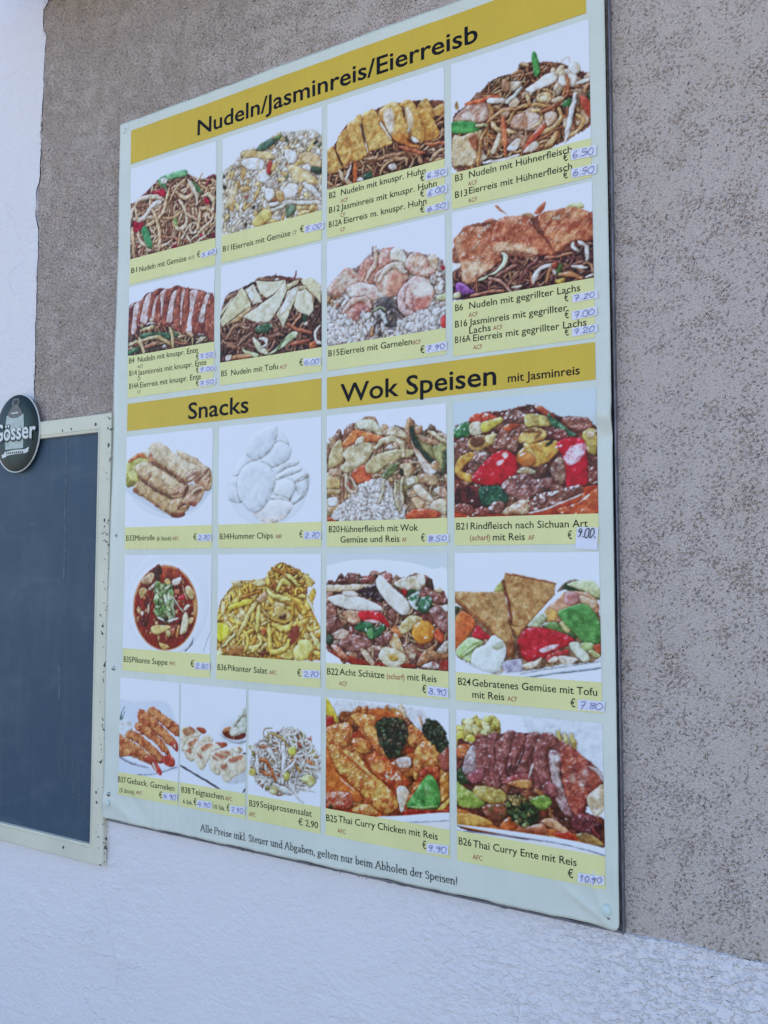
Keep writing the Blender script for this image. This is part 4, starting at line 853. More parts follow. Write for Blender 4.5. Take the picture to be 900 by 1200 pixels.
# photo of egg rice topped with pink prawns
TILES.append(('B15',-630,-429,497.5,331,292.5,'photo of egg rice topped with pink prawns',7,(238,239,252),[
('base',([(-0.5,89),(3.6,72.7),(28.4,53),(58.2,48.9),(79.4,31.6),(115.7,32.8),(155.8,48.7),(185,58.8),(202.1,82.2),(201.4,168.7),(-0.3,167.2)],(176,156,146),(140,112,102)),dict()),
('bits',([(-0.5,89),(68.8,81.5),(202,95.6),(201.4,168.7),(-0.3,167.2)],620,6.1,11.3,[(246,246,248),(238,236,234),(248,248,250),(222,212,204)]),dict(asp=2,deep=0.7,gloss=0.2,nv=6,bump=0.2,mott=0.3,shadow=0.3)),
('poly',([(79.3,125.5),(94.9,104.7),(120.5,113.5),(135.5,138.7),(120.4,152.5),(94.8,146.4)],(84,74,74),(110,98,92)),dict()),
('bits',([(81.9,125.9),(100.1,119.4),(130.5,142.5),(125.4,164.6),(89.6,157.2)],26,7.7,15.4,[(190,186,186),(110,100,100),(214,214,216)]),dict(asp=2.6,deep=0.8)),
('bits',([(-0.6,81.7),(23,88),(23,107.2),(-0.5,103.5)],14,5.1,10.2,[(214,170,130),(190,130,100)]),dict(asp=2)),
('poly',([(0.3,77),(17.4,60.7),(36.6,47.8),(55.5,60.3),(60.8,73.1),(39.3,83.6),(17.5,89.5)],(224,188,164),(196,126,108)),dict(bev=7.7,bump=0.8,gloss=0.45,mott=1.4,shin=18)),
('poly',([(11.9,71.8),(28.4,55.4),(39.3,52.6),(33.9,70.8),(17.5,79.9)],(232,222,200)),dict(bev=5.1,ov=5)),
('poly',([(55.5,69.8),(60.8,47),(79.4,38.7),(95.1,39.3),(100.2,59),(89.8,80.5),(68.8,79.2)],(206,146,124),(178,104,88)),dict(bev=7.7,bump=0.8,gloss=0.45,mott=1.4,shin=18)),
('tube',([(86,24.7),(87.3,47.2),(76.7,64.1),(68.8,74.5)],7.2,(230,196,176)),dict()),
('tube',([(82.1,23.9),(81.5,29.7)],2.6,(90,60,60)),dict()),
('poly',([(91.1,55),(95.1,34.7),(110.6,30.7),(120.8,35),(115.6,54.9),(100.2,61.3)],(222,170,150),(200,116,100)),dict(bev=7.7,bump=0.8,gloss=0.45,mott=1.4,shin=18)),
('poly',([(113.2,33.5),(125.9,34.8),(138.4,47.6),(138.3,66),(123.3,54),(113.1,49.8)],(236,226,206),(222,190,160)),dict(bev=7.7,bump=0.8,gloss=0.45,mott=1.4,shin=18)),
('poly',([(135.9,61),(143.4,48.6),(158.3,48),(175.4,61.5),(188.5,82),(177.6,89),(155.6,82.8),(140.8,73.3)],(220,180,156),(182,116,100)),dict(bev=7.7,bump=0.8,gloss=0.45,mott=1.4,shin=18)),
('poly',([(172.9,58.8),(186.3,54.6),(188.5,77.5),(180.1,73.7)],(232,206,180)),dict(bev=4.1)),
('poly',([(145.9,58.2),(158.3,51.4),(170.5,60.6),(165.5,71),(150.8,68.3)],(228,190,160)),dict(bev=4.1,ov=5)),
('poly',([(84.6,70.2),(102.8,57.2),(123.3,56.8),(138.3,70.6),(139.5,89.1),(125.6,105.1),(105.2,104),(87.2,84.7)],(232,202,180),(208,150,128)),dict(bev=7.7,bump=0.8,gloss=0.45,mott=1.4,shin=18)),
('poly',([(105.2,101.7),(107.9,76.7),(125.7,68.3),(135.8,79.3),(130.7,99.1),(118,106.2)],(206,128,100),(176,92,74)),dict(bev=6.7,bump=0.6,gloss=0.4,ov=5)),
('tube',([(92.4,78.6),(105.4,62.3),(123.2,59.8),(135.8,72.4)],10.2,(236,216,196)),dict()),
('poly',([(33.9,82.7),(58.2,75),(84.6,84.3),(92.3,99.6),(79.3,107.9),(47.4,96.9)],(230,206,190),(202,148,132)),dict(bev=7.7,bump=0.8,gloss=0.45,mott=1.4,shin=18)),
('poly',([(39.3,81.2),(58.2,75),(64.8,80.9),(47.4,92.1),(38,90.5)],(240,236,226)),dict(bev=3.6,ov=5)),
('poly',([(25.8,117.2),(42.1,100.7),(66.1,98.8),(80.6,111.7),(74,127),(55.5,133.6),(33.9,128)],(216,156,140),(184,108,96)),dict(bev=7.7,bump=0.8,gloss=0.45,mott=1.4,shin=18)),
('tube',([(28.5,117.6),(44.7,103.5),(68.8,102.7),(78,115.9)],8.7,(230,190,176)),dict()),
('poly',([(50.1,121),(63.5,113.6),(71.4,119.6),(60.8,132)],(120,66,70)),dict(bev=2.6,ov=5)),
('poly',([(124.3,118.7),(128.1,98.6),(145.7,83.4),(160.6,83.7),(180,96.2),(184.7,110.5),(174.9,131.3),(155.3,142.9),(138,136.8)],(224,182,168),(198,130,118)),dict(bev=7.7,bump=0.8,gloss=0.45,mott=1.4,shin=18)),
('poly',([(148.1,106.6),(150.7,91.1),(170.3,90),(184.7,101.5),(179.8,114.1),(160.4,115.4)],(238,230,208),(226,200,176)),dict(bev=6.7,gloss=0.4,ov=5)),
('poly',([(150.5,118.3),(160.4,115.4),(177.4,116),(172.5,130.9),(157.8,137.6)],(196,100,84)),dict(bev=4.1,gloss=0.4,ov=5)),
('tube',([(135.7,93.1),(129.4,110.3),(133,129.2),(145.5,138)],11.8,(228,186,186)),dict()),
('poly',([(145.6,106.2),(151.8,109.5),(150.4,132),(144.3,126.4)],(110,56,56)),dict(bev=2.6,ov=5)),
('bits',([(125.4,144.1),(184.5,132.8),(201.2,135.5),(200.9,166.5),(135.4,163.8)],120,7.2,11.3,[(242,242,244),(230,228,228)]),dict(asp=1.8,deep=0.85,nv=6,bump=0.2,mott=0.3,shadow=0.3)),
('bits',([(180,84.9),(199.2,83.9),(201.3,126.6),(184.6,119.4)],40,7.2,12.8,[(232,230,226),(214,206,196)]),dict(asp=1.6,nv=6)),
('bits',([(0.9,108.5),(25.8,117.2),(52.8,140.2),(42.1,164.6),(1,161.4)],110,7.2,11.3,[(240,240,242),(230,228,228)]),dict(asp=1.9,deep=0.85,nv=6,bump=0.2,mott=0.3,shadow=0.3)),
('bits',([(60.8,125),(79.3,125.5),(81.8,146.8),(60.8,155.5)],24,7.7,12.3,[(240,240,242),(228,226,226)]),dict(asp=2,nv=6)),
('tube',([(80.6,123.3),(94.9,119.8),(102.6,124.5)],3.6,(150,176,140)),dict()),
('tube',([(94.9,125.6),(105.1,143.3)],7.7,(196,206,206)),dict()),
('tube',([(112.8,123.8),(130.5,142.5)],5.1,(120,112,112)),dict()),
('poly',([(193.9,152.1),(201.6,147.7),(201.4,164.3),(195,164.5)],(206,60,56)),dict()),
('poly',([(187,117.6),(201.8,116.7),(201.7,124.4),(189.4,123.5)],(206,216,160)),dict()),
('poly',([(193.3,75),(200.5,77.4),(198.1,81.5)],(186,40,60)),dict()),
('poly',([(76.6,157.7),(80.5,146.6),(84.4,149.5),(81.8,163.1)],(186,130,90)),dict())],
10.2,[('B15',-627,-607.4,314.7,'n'),('Eierreis mit Garnelen',-605,-482.8,314.3,'k'),('BCF',-481.1,-468.8,313.7,'r'),('€',-469.4,-462.8,299.2,'k')],
[('7.90',[(-461,309.9),(-427.3,311.4),(-427,298.7),(-460.6,298)])]))
# photo of glazed grilled salmon pieces with sesame on noodles
TILES.append(('B6',-418,-218.5,497.5,367.6,288,'photo of glazed grilled salmon pieces with sesame on noodles',8,(238,239,252),[
('base',([(0.8,87),(68.2,65.9),(154.2,82.7),(169.2,58.6),(200.6,57.8),(199.2,130.1),(0.4,127.8)],(80,46,44),(120,70,60)),dict()),
('noodles',([(0.8,87),(68.2,65.9),(154.2,82.7),(169.2,58.6),(200.6,57.8),(199.2,130.1),(0.4,127.8)],80,5.1,[(150,96,80),(170,116,94),(126,80,72),(190,140,110)]),dict(L=66,curl=0.4)),
('tube',([(66.4,3.5),(81.9,20.4)],3.6,(196,116,84)),dict(taper=0.7)),
('poly',([(120.4,25.7),(128.1,17.3),(136.9,13),(134.2,23.7),(127.9,28.6)],(190,96,70)),dict()),
('poly',([(105.1,24.9),(115.3,24.6),(127.8,37.4),(120.2,38.3)],(170,130,96)),dict()),
('poly',([(97.4,24.5),(103.9,22.1),(105.1,28.7)],(220,216,190)),dict()),
('poly',([(162.5,27.5),(179.4,23.3),(188.8,32.1),(179.2,33.6)],(206,214,150)),dict()),
('poly',([(46.1,23.8),(58.2,19.9),(66.1,25.5),(52.7,27.8)],(190,110,80)),dict()),
('base',([(3.1,74.3),(3.3,47.9),(20.2,24.9),(68.7,24.7),(115.2,30.9),(135.4,29),(200.9,43.3),(200.2,77.1),(144.3,88.2),(68.1,78.7)],(120,66,48),(150,90,66)),dict()),
('poly',([(126.5,39.6),(130.4,27.9),(155.1,28.3),(169.7,27.8),(191.1,37.5),(200.6,55.4),(200.2,79.5),(183.2,76.1),(168.9,78.2),(150.5,86.9),(137.3,64.4)],(204,120,80),(150,70,46)),dict(bev=7.6,bump=0.9,gloss=0.35,mott=1.7,shin=14,big=0.06)),
('poly',([(130.2,40.4),(137.9,29.5),(164.8,31.7),(188.6,40.6),(179.1,43.4),(150,39.6)],(224,166,120),(196,120,80)),dict(bev=3.6,ov=7)),
('poly',([(142.4,58),(159.5,59),(183.3,71.3),(166.5,75.2),(151.8,84.7)],(222,150,104),(190,100,66)),dict(bev=5.1,ov=7)),
('poly',([(157.2,48.6),(179,48.3),(190.6,63),(169.2,61)],(150,66,44),(186,100,66)),dict(bev=3.6,ov=7)),
('poly',([(2,42.3),(14.6,31.7),(20.2,23.6),(47.4,29.3),(58.1,27.7),(68.6,40.2),(65.6,62.8),(73.3,82.2),(62.7,90.5),(41.2,102.1),(33,108.5),(15.3,102.8),(14.1,81.6)],(200,120,84),(158,78,52)),dict(bev=7.6,bump=0.9,gloss=0.35,mott=1.7,shin=14,big=0.06)),
('poly',([(5.8,80.1),(22.5,72.6),(49.5,82.9),(65.3,88.4),(41.2,102.1),(33,108.5),(15.3,104.1)],(232,184,146),(208,136,100)),dict(bev=6.1,bump=0.9,ov=7)),
('poly',([(3.3,45.2),(14.6,34.3),(17.1,53.3),(11.4,81.1),(5.9,66.9)],(230,176,140),(204,130,96)),dict(bev=4.1,ov=7)),
('poly',([(14.5,42.2),(36.5,36.2),(52.6,44.7),(47,64.3),(22.5,67.4)],(170,88,56),(196,120,84)),dict(bev=5.1,ov=7)),
('poly',([(59.2,46),(68.7,24.7),(89.7,22.8),(112.7,30.4),(122.6,48.8),(137.2,69.4),(149.2,89.1),(136.9,89.3),(114.5,81.2),(94.2,73.5),(68.2,69.7),(59,64.1)],(200,116,82),(156,74,50)),dict(bev=7.6,bump=0.9,gloss=0.35,mott=1.7,shin=14,big=0.06)),
('poly',([(59,61.5),(78.8,57.7),(102,64.9),(119.7,73.4),(124.5,84.4),(94.2,77.3),(68.2,71)],(236,190,150),(216,150,112)),dict(bev=5.1,bump=0.9,ov=7)),
('poly',([(71.2,38.2),(89.6,31.8),(112.6,36.7),(120,50.8),(109.8,58.8),(84.1,56.2)],(160,80,52),(190,110,76)),dict(bev=6.1,ov=7)),
('poly',([(118.8,50.6),(134.8,66.4),(149.3,87.9),(134.5,85.1),(119.7,73.4)],(196,106,70),(164,80,54)),dict(bev=4.1,ov=7)),
('bits',([(41.9,33.4),(54.1,28.1),(59.4,30.5),(36.2,59.6),(28.1,58)],14,2.5,3.8,[(244,228,196)]),dict(asp=1.6,deep=1,jag=0)),
('bits',([(142.7,39.3),(157.5,36.3),(159.8,41.7),(145.1,42.3)],8,2.5,3.6,[(244,228,196)]),dict(asp=1.6,deep=1,jag=0)),
('bits',([(94.8,30.3),(115.2,32.2),(117.6,40.3),(99.9,36.5)],6,2.3,3.3,[(244,228,196)]),dict(asp=1.6,deep=1,jag=0)),
('bits',([(14.2,71.1),(46.9,72.1),(35.9,88.2)],7,2.3,3.3,[(240,220,190)]),dict(asp=1.6,deep=1,jag=0)),
('poly',([(49.3,101),(65.2,96.1),(75.9,82.7),(73.4,72),(81.2,76.1),(81.1,86.3),(67.8,99.2)],(206,220,170),(230,232,206)),dict()),
('tube',([(39.8,105.8),(51.9,102.7)],4.6,(210,222,180)),dict()),
('tube',([(54.4,119.9),(59.8,108),(75.7,100.6),(93.9,93.7)],5.6,(160,104,88)),dict()),
('tube',([(98.7,123.6),(106.6,106.1),(124.5,89.4)],6.6,(140,84,74)),dict()),
('tube',([(54.5,104.5),(75.5,115.8),(85.7,129)],4.1,(206,150,130)),dict()),
('tube',([(114.1,110),(117.6,126.9)],3.6,(214,130,96)),dict()),
('tube',([(117.7,123.2),(121.6,111.4),(131.7,103.2),(141.7,102.6),(148.8,116.2)],6.6,(240,232,224)),dict()),
('poly',([(150.1,111.5),(156.3,102.8),(158.7,108.2),(154.8,122.2)],(100,140,70)),dict()),
('poly',([(144.1,100.5),(150.3,99.2),(150.1,109.1),(144,106.7)],(196,90,60)),dict()),
('tube',([(136.3,126.4),(141.6,107.5)],4.6,(206,140,90)),dict()),
('tube',([(173.7,76.7),(172.4,83.8),(179.4,90)],5.6,(230,226,216)),dict()),
('tube',([(179.6,77.9),(190.2,87.3),(191,104.4)],5.1,(226,222,214)),dict()),
('tube',([(170.7,109.2),(189.7,113.9)],5.1,(236,232,220)),dict()),
('tube',([(153.7,117.1),(168.1,119.7),(182.3,127.1)],7.6,(190,126,80)),dict()),
('tube',([(134.4,90),(149.2,92.8)],3.6,(200,120,90)),dict()),
('tube',([(151.6,92.1),(171,90.9)],4.1,(196,130,96)),dict()),
('poly',([(5,107.5),(11.2,103.4),(24.8,113.5),(33.4,120.2),(27.4,123.1),(8.2,119.9)],(130,70,140),(170,110,170)),dict()),
('poly',([(1.3,118.7),(11,117.7),(12.3,125.8),(2.7,125.5)],(206,206,160)),dict()),
('tube',([(27.4,125.7),(51.7,124.6),(75.4,126)],4.1,(200,130,100)),dict()),
('tube',([(35.8,98.6),(36.9,122.1)],2.3,(170,110,80)),dict()),
('tube',([(189.4,127.1),(198.4,125.1)],3.6,(240,236,230)),dict()),
('poly',([(195.7,44.6),(200.9,40.9),(200.6,55.4)],(170,90,66)),dict()),
('tube',([(88.4,124.4),(101.2,124.1)],3.6,(226,222,200)),dict()),
('poly',([(148.7,123.6),(160.8,123.3),(160.7,129.4),(151,128.9)],(190,150,60)),dict())],
9.8,[('B6',-414.1,-402.3,352.9,'n'),('Nudeln mit gegrillter Lachs',-392.7,-236.5,353,'k'),('ACF',-393.6,-380.1,341.2,'r'),('€',-257.7,-252.4,342,'k'),('B16',-414.3,-395.9,329.1,'n'),('Jasminreis mit gegrillter',-392.9,-254.3,329.1,'k'),('Lachs',-393,-361.1,317.2,'k'),('ACF',-357.7,-344.1,317.3,'r'),('€',-257.6,-252.3,318.9,'k'),('B16A',-414.5,-391.2,306.5,'n'),('Eierreis mit gegrillter Lachs',-387.2,-229.3,305.6,'k'),('ACF',-387.3,-373.9,293.8,'r'),('€',-258,-252.5,295.7,'k')],
[('7.20',[(-247.5,349.3),(-214.2,350.3),(-213.7,339.6),(-246.7,338.7)]),('7.00',[(-248.4,326.9),(-215.3,328.9),(-215.1,316.9),(-247.8,315.4)]),('7.20',[(-248.7,304.6),(-215.3,305.7),(-214.8,294.9),(-248.2,292.9)])]))
# photo of small fried spring rolls on a white plate
TILES.append(('B33',-1056,-855.5,222,58.4,19.5,'photo of small fried spring rolls on a white plate',9,(238,239,252),[
('poly',([(1.6,89.8),(18.4,115),(54.7,138.5),(102.9,150.3),(136.5,147.9),(171.7,134.4),(199.7,106.7),(199.4,87.5),(1.3,77.4)],(216,222,236),(230,234,244)),dict(bev=5.3,bump=0,mott=0.2,shadow=0)),
('poly',([(1.8,98),(23.9,111.2),(68.1,133),(105.4,144.1),(136.4,143),(171.6,128.6),(199.6,102.8),(199.5,91.3),(1.4,81.5)],(196,204,222),(216,222,236)),dict(bev=7.9,bump=0,mott=0.2,shadow=0)),
('poly',([(0.5,46.5),(38.6,32.5),(63,24),(63.7,56.4),(39.9,87.5),(15.1,90.4),(1.5,87.7)],(206,196,120),(170,160,70)),dict()),
('poly',([(38.6,30.5),(60.3,24.8),(60.6,38),(49.8,41.4)],(236,236,206)),dict()),
('poly',([(6.9,42.7),(24.8,33.6),(38.6,31.5),(49.8,41.4),(33.3,39.3),(8.4,46.9)],(206,110,60)),dict()),
('poly',([(4.6,65.2),(19.9,62),(34.1,75),(26,84.8),(9.2,77.8)],(226,216,130),(190,180,80)),dict()),
('poly',([(1.2,75.3),(20.4,82.5),(15.1,90.4),(1.6,88.7)],(150,140,60)),dict()),
('poly',([(118.9,33.9),(134.5,36),(170.4,53),(190.5,65.8),(199.2,74),(198.8,99),(186.1,106.1),(176,90.2),(145.3,65.2)],(206,170,130),(180,136,100)),dict(bev=11.6,bump=0.5,gloss=0.12,mott=1.3,sm=1)),
('poly',([(160.9,89.4),(168.2,72.3),(183,65.4),(195.5,70),(188.3,86.9),(171,93.8)],(216,176,140),(180,130,100)),dict(bev=3.7)),
('tube',([(165.9,89.7),(180.8,78.8),(190.5,69.7)],3.2,(150,96,76)),dict()),
('tube',([(186.1,100.3),(195.7,83.5)],3.7,(140,90,70)),dict()),
('poly',([(171,93.8),(188.3,86.9),(195.7,83.5),(186.1,106.1)],(200,150,116)),dict(bev=3.7)),
('poly',([(18.1,98.7),(28.8,82.9),(50.8,88),(99.5,110.2),(141.1,119.7),(151.5,129.9),(136.5,145),(118.5,148.8),(100.1,141.9),(54.2,116.4)],(204,164,118),(170,124,82)),dict(bev=11.6,bump=0.5,gloss=0.12,mott=1.3,sm=1)),
('poly',([(102.6,134.1),(112.7,118.7),(135.9,115.6),(151.4,127.9),(136.4,143),(118.4,144.4)],(212,168,122),(180,130,90)),dict(bev=7.9)),
('poly',([(145.6,126.1),(145.9,128.4),(143.9,131),(140.2,133.5),(135.5,135.3),(130.6,136.1),(126.6,135.8),(124.2,134.4),(123.9,132.2),(125.8,129.5),(129.6,127.1),(134.4,125.2),(139.2,124.4),(143.3,124.7)],(120,74,60)),dict(bev=2.6)),
('poly',([(145.5,129.2),(145.5,130.6),(143.9,132.3),(141,134),(137.5,135.4),(133.9,136.2),(131,136.2),(129.5,135.4),(129.5,134),(131.1,132.3),(134,130.6),(137.6,129.2),(141.1,128.5),(144,128.5)],(190,140,104)),dict(bev=2.1)),
('tube',([(74.6,127.2),(78.7,128.3)],4.2,(150,50,40)),dict()),
('poly',([(108,142.2),(139,141.1),(139.1,147),(121.1,150)],(120,56,40)),dict(bev=2.6)),
('poly',([(135.9,113.7),(148.3,94.7),(166,93.6),(183.6,102.1),(178.9,117.3),(161.6,130.2),(146.3,123.8)],(206,160,130),(176,124,96)),dict(bev=7.9)),
('poly',([(183,100.6),(182.9,103.2),(180.1,106.3),(174.9,109.1),(168.6,111.3),(162.2,112.2),(157.1,111.8),(154.3,110.1),(154.3,107.4),(157.3,104.4),(162.4,101.5),(168.8,99.4),(175.2,98.4),(180.2,98.9)],(226,190,156)),dict(bev=3.2)),
('poly',([(178.6,103),(178.2,104.3),(175.9,105.9),(172.2,107.7),(167.8,109.1),(163.6,110),(160.4,110.2),(158.8,109.6),(159.2,108.3),(161.5,106.6),(165.2,104.9),(169.6,103.5),(173.8,102.6),(177,102.4)],(120,70,56)),dict(bev=1.6)),
('poly',([(148.8,123.9),(166.5,124.6),(164.1,131.3),(154,129.9)],(130,66,50)),dict(bev=2.6)),
('poly',([(22.7,60.1),(28,50.2),(52.7,48.7),(74.5,57),(106.6,72.9),(145.7,90.6),(146,104.3),(133.4,115.5),(110,112.6),(75.3,97.2),(36.9,77.2)],(220,184,142),(190,146,104)),dict(bev=11.6,bump=0.5,gloss=0.12,mott=1.3,sm=1)),
('poly',([(145.9,97.8),(146.7,102.2),(143.9,107),(137.9,111.3),(130,114.3),(121.6,115.4),(114.4,114.3),(109.9,111.3),(109.1,106.9),(112,102),(118,97.7),(126.1,94.7),(134.5,93.6),(141.5,94.8)],(222,180,146)),dict(bev=4.2)),
('poly',([(142.3,99.7),(142.4,102.2),(140,105.1),(135.4,108),(129.6,110.2),(123.8,111.2),(119,111),(116.2,109.5),(116.1,107),(118.6,104),(123.2,101.1),(129,99),(134.9,97.9),(139.6,98.2)],(176,124,100),(206,156,124)),dict(bev=3.2)),
('poly',([(127.3,105.8),(127,106.7),(125.4,107.8),(122.8,109),(119.7,110),(116.7,110.7),(114.5,110.8),(113.4,110.4),(113.6,109.5),(115.3,108.4),(117.9,107.2),(121,106.2),(123.9,105.6),(126.2,105.4)],(110,66,56)),dict(bev=1.6)),
('tube',([(54.1,51.8),(69.1,55.1)],2.1,(240,230,220)),dict()),
('poly',([(61.9,72.4),(61.6,74.5),(60.8,76.2),(59.5,77),(58,76.9),(56.7,75.9),(55.8,74.2),(55.4,72.1),(55.7,70),(56.5,68.4),(57.8,67.5),(59.3,67.6),(60.6,68.6),(61.5,70.3)],(160,120,96)),dict(bev=2.1)),
('poly',([(58.9,21.7),(79,14.7),(92.4,22.1),(111.1,35.4),(145.1,53.4),(175.6,66.9),(168.3,78.1),(150.8,89.9),(139.3,88.4),(103.9,68.7),(66.3,50.5),(59.2,37.9)],(226,194,156),(200,160,120)),dict(bev=11.6,bump=0.5,gloss=0.12,mott=1.3,sm=1)),
('poly',([(173.6,71.9),(174.5,76.1),(171.7,80.9),(165.7,85.5),(157.7,88.9),(149.3,90.4),(142.1,89.8),(137.6,87.1),(136.6,82.8),(139.5,77.9),(145.6,73.3),(153.6,69.9),(162,68.5),(169.1,69.2)],(226,188,156)),dict(bev=4.2)),
('poly',([(170.2,73.9),(170.4,76.4),(167.9,79.5),(163.3,82.6),(157.4,85.1),(151.4,86.5),(146.5,86.5),(143.6,85.1),(143.4,82.6),(145.9,79.5),(150.6,76.3),(156.5,73.8),(162.5,72.5),(167.4,72.5)],(150,100,84),(206,160,130)),dict(bev=2.6)),
('poly',([(166.7,78.3),(166.3,79.6),(163.8,81.5),(159.6,83.5),(154.7,85.3),(150,86.6),(146.4,87),(144.7,86.5),(145.1,85.1),(147.7,83.2),(151.8,81.2),(156.7,79.4),(161.4,78.1),(165,77.7)],(222,180,150)),dict(bev=2.1)),
('tube',([(62.2,49.2),(104,71.1),(139.3,91.3)],5.3,(112,70,52)),dict(bump=0.05)),
('tube',([(31.3,74.9),(75.4,99.6),(112.7,115.9)],4.7,(112,70,52)),dict(bump=0.05)),
('tube',([(145.8,96.5),(135.9,115.6)],3.7,(110,64,50)),dict()),
('poly',([(63.4,42.2),(103.8,62.8),(145.6,84.8),(138,89.3),(103.9,68.7),(66.3,51.5)],(168,116,80)),dict(ov=6)),
('poly',([(33.9,66.9),(75.2,89.2),(115.1,104.9),(110,112.6),(75.3,97.2),(36.9,77.2)],(160,110,76)),dict(ov=6)),
('poly',([(26.4,99.1),(67.8,120.9),(105.3,138.1),(100.1,141.9),(54.2,117.4),(20.9,100.9)],(140,90,60)),dict(ov=6)),
('poly',([(65.6,20.2),(79,17.5),(113.8,37.5),(155.3,57.9),(145.2,59.3),(103.3,38.8)],(240,214,180)),dict(ov=8)),
('poly',([(30.8,52.4),(52.7,50.7),(93.4,68.1),(125.1,84.7),(114.7,87.1),(74.7,69.1)],(236,206,166)),dict(ov=8)),
('poly',([(52.5,41.5),(60.5,34),(66.2,48.5),(58.1,50)],(186,120,90)),dict(bev=2.6)),
('poly',([(18.1,98.7),(23.5,92.8),(30.5,99.2),(26.5,103.1)],(150,90,60)),dict(bev=2.1))],
8.3,[('B33',-1052.5,-1033,34.4,'n'),('Minirolle',-1030.8,-983.5,34.4,'k'),('(6 Stück)',-978.7,-945,33.9,'d'),('AFC',-941.9,-927.7,33.8,'r'),('€',-896,-888.9,33.5,'k')],
[('2.70',[(-887.3,43.4),(-855.3,43.7),(-855.8,31.4),(-887.2,31.4)])]))
# photo of a heap of pale prawn crackers
TILES.append(('B34',-842,-640,222,58.4,19.5,'photo of a heap of pale prawn crackers',10,(238,239,252),[
('poly',([(21.5,116.4),(20.4,92.1),(70.7,64.2),(123.4,56.8),(178,85.4),(179.3,112.5),(164.6,141),(139.5,159.1),(103.5,166.3),(63.6,160.4),(36.2,143.3)],(222,228,238),(230,234,244)),dict(bev=7.8,bump=0,mott=0.2,shadow=0,soft=3)),
('poly',([(117.9,15.7),(133.5,23.4),(141.8,41),(128.5,46.5),(112.9,36.8)],(226,230,236),(208,213,221)),dict(bev=15.7,bump=0.25,gloss=0.1,mott=0.5,shadow=0.42,sw=4.2)),
('poly',([(30,86),(40.8,62.4),(59.7,48.3),(81.4,64.9),(70.9,81.6),(43.8,88.9)],(226,230,236),(208,213,221)),dict(bev=15.7,bump=0.25,gloss=0.1,mott=0.5,shadow=0.42,sw=4.2)),
('poly',([(20.4,96.5),(24.5,87.9),(49.3,84.8),(60.4,107.2),(49.7,128.5),(22.2,123.1)],(226,230,236),(208,213,221)),dict(bev=15.7,bump=0.25,gloss=0.1,mott=0.5,shadow=0.42,sw=4.2)),
('poly',([(159.1,65.4),(138.8,59.9),(118.3,73.6),(118.4,84.2),(139,79),(159.2,71.8)],(232,234,236),(222,224,226)),dict(bev=15.7,bump=0.25,gloss=0.1,mott=0.5,shadow=0.42,sw=4.2)),
('poly',([(115.9,90.5),(138.9,76.9),(164.2,76.3),(161.8,84.5),(133.9,91.4),(118.5,94.9)],(230,232,234),(218,220,222)),dict(bev=15.7,bump=0.25,gloss=0.1,mott=0.5,shadow=0.42,sw=4.2)),
('poly',([(128.9,103.9),(149.2,88),(171.7,85.1),(179.2,93.8),(159.3,103.2),(144.4,129.9),(139.3,131.8)],(226,228,230),(206,208,210)),dict(bev=15.7,bump=0.25,gloss=0.1,mott=0.5,shadow=0.42,sw=4.2)),
('poly',([(149.3,104.9),(174.3,91.5),(179.2,98),(174.4,120.6),(149.5,136.4),(141.8,131.9),(159.4,120)],(222,224,228),(204,206,210)),dict(bev=15.7,bump=0.25,gloss=0.1,mott=0.5,shadow=0.42,sw=4.2)),
('poly',([(151.8,102.9),(174.3,89.4),(177.2,93.7),(159.3,100.1)],(190,192,190)),dict(bev=2.6,shadow=0.2)),
('poly',([(109.5,109.4),(123.7,95.1),(146.7,96.3),(154.4,111.4),(141.8,127.7),(118.7,122.5)],(236,238,238),(224,226,226)),dict(bev=15.7,bump=0.25,gloss=0.1,mott=0.5,shadow=0.42,sw=4.2)),
('poly',([(108.3,117.9),(139.3,125.5),(139.3,131.8),(108.4,128.5)],(226,226,226),(216,214,212)),dict(bev=15.7,bump=0.25,gloss=0.1,mott=0.5,shadow=0.42,sw=4.2)),
('poly',([(84.1,62.9),(105.1,44.8),(123.2,33.3),(146.4,45.6),(138.9,64.2),(110.5,75.2),(97.4,72.3)],(226,230,236),(208,213,221)),dict(bev=15.7,bump=0.25,gloss=0.1,mott=0.5,shadow=0.42,sw=4.2)),
('poly',([(58.3,39.4),(70.3,18.4),(96.9,7.5),(117.8,7.1),(118,24.3),(105.1,47),(81.4,60.6),(61.1,52.7)],(226,230,236),(208,213,221)),dict(bev=15.7,bump=0.25,gloss=0.1,mott=0.5,shadow=0.42,sw=4.2)),
('poly',([(71.5,146.6),(108.3,126.4),(146.9,132.1),(144.5,146.7),(124.1,160.8),(98.2,162.7)],(238,232,230),(228,220,216)),dict(bev=15.7,bump=0.25,gloss=0.1,mott=0.5,shadow=0.42,sw=4.2)),
('poly',([(38.5,99.6),(46.4,75.9),(70.7,62.1),(102.7,70.5),(115.9,92.6),(108.3,117.9),(90.1,140.7),(68.9,145.4),(47,126.2)],(226,230,236),(208,213,221)),dict(bev=15.7,bump=0.25,gloss=0.1,mott=0.5,shadow=0.42,sw=4.2)),
('poly',([(71.6,148.7),(98.1,155.9),(139.4,150.7),(124.1,160.8),(98.2,163.4)],(236,222,212)),dict(bev=2.6,shadow=0,soft=2))],
9.8,[('B34',-838.6,-819,33.9,'n'),('Hummer Chips',-816.8,-730.6,34,'k'),('ABF',-725.4,-713,33.9,'r'),('€',-680.2,-674.2,34.5,'k')],
[('2.70',[(-671.8,43.4),(-640,43.8),(-639.9,31.6),(-671.2,31.4)])]))
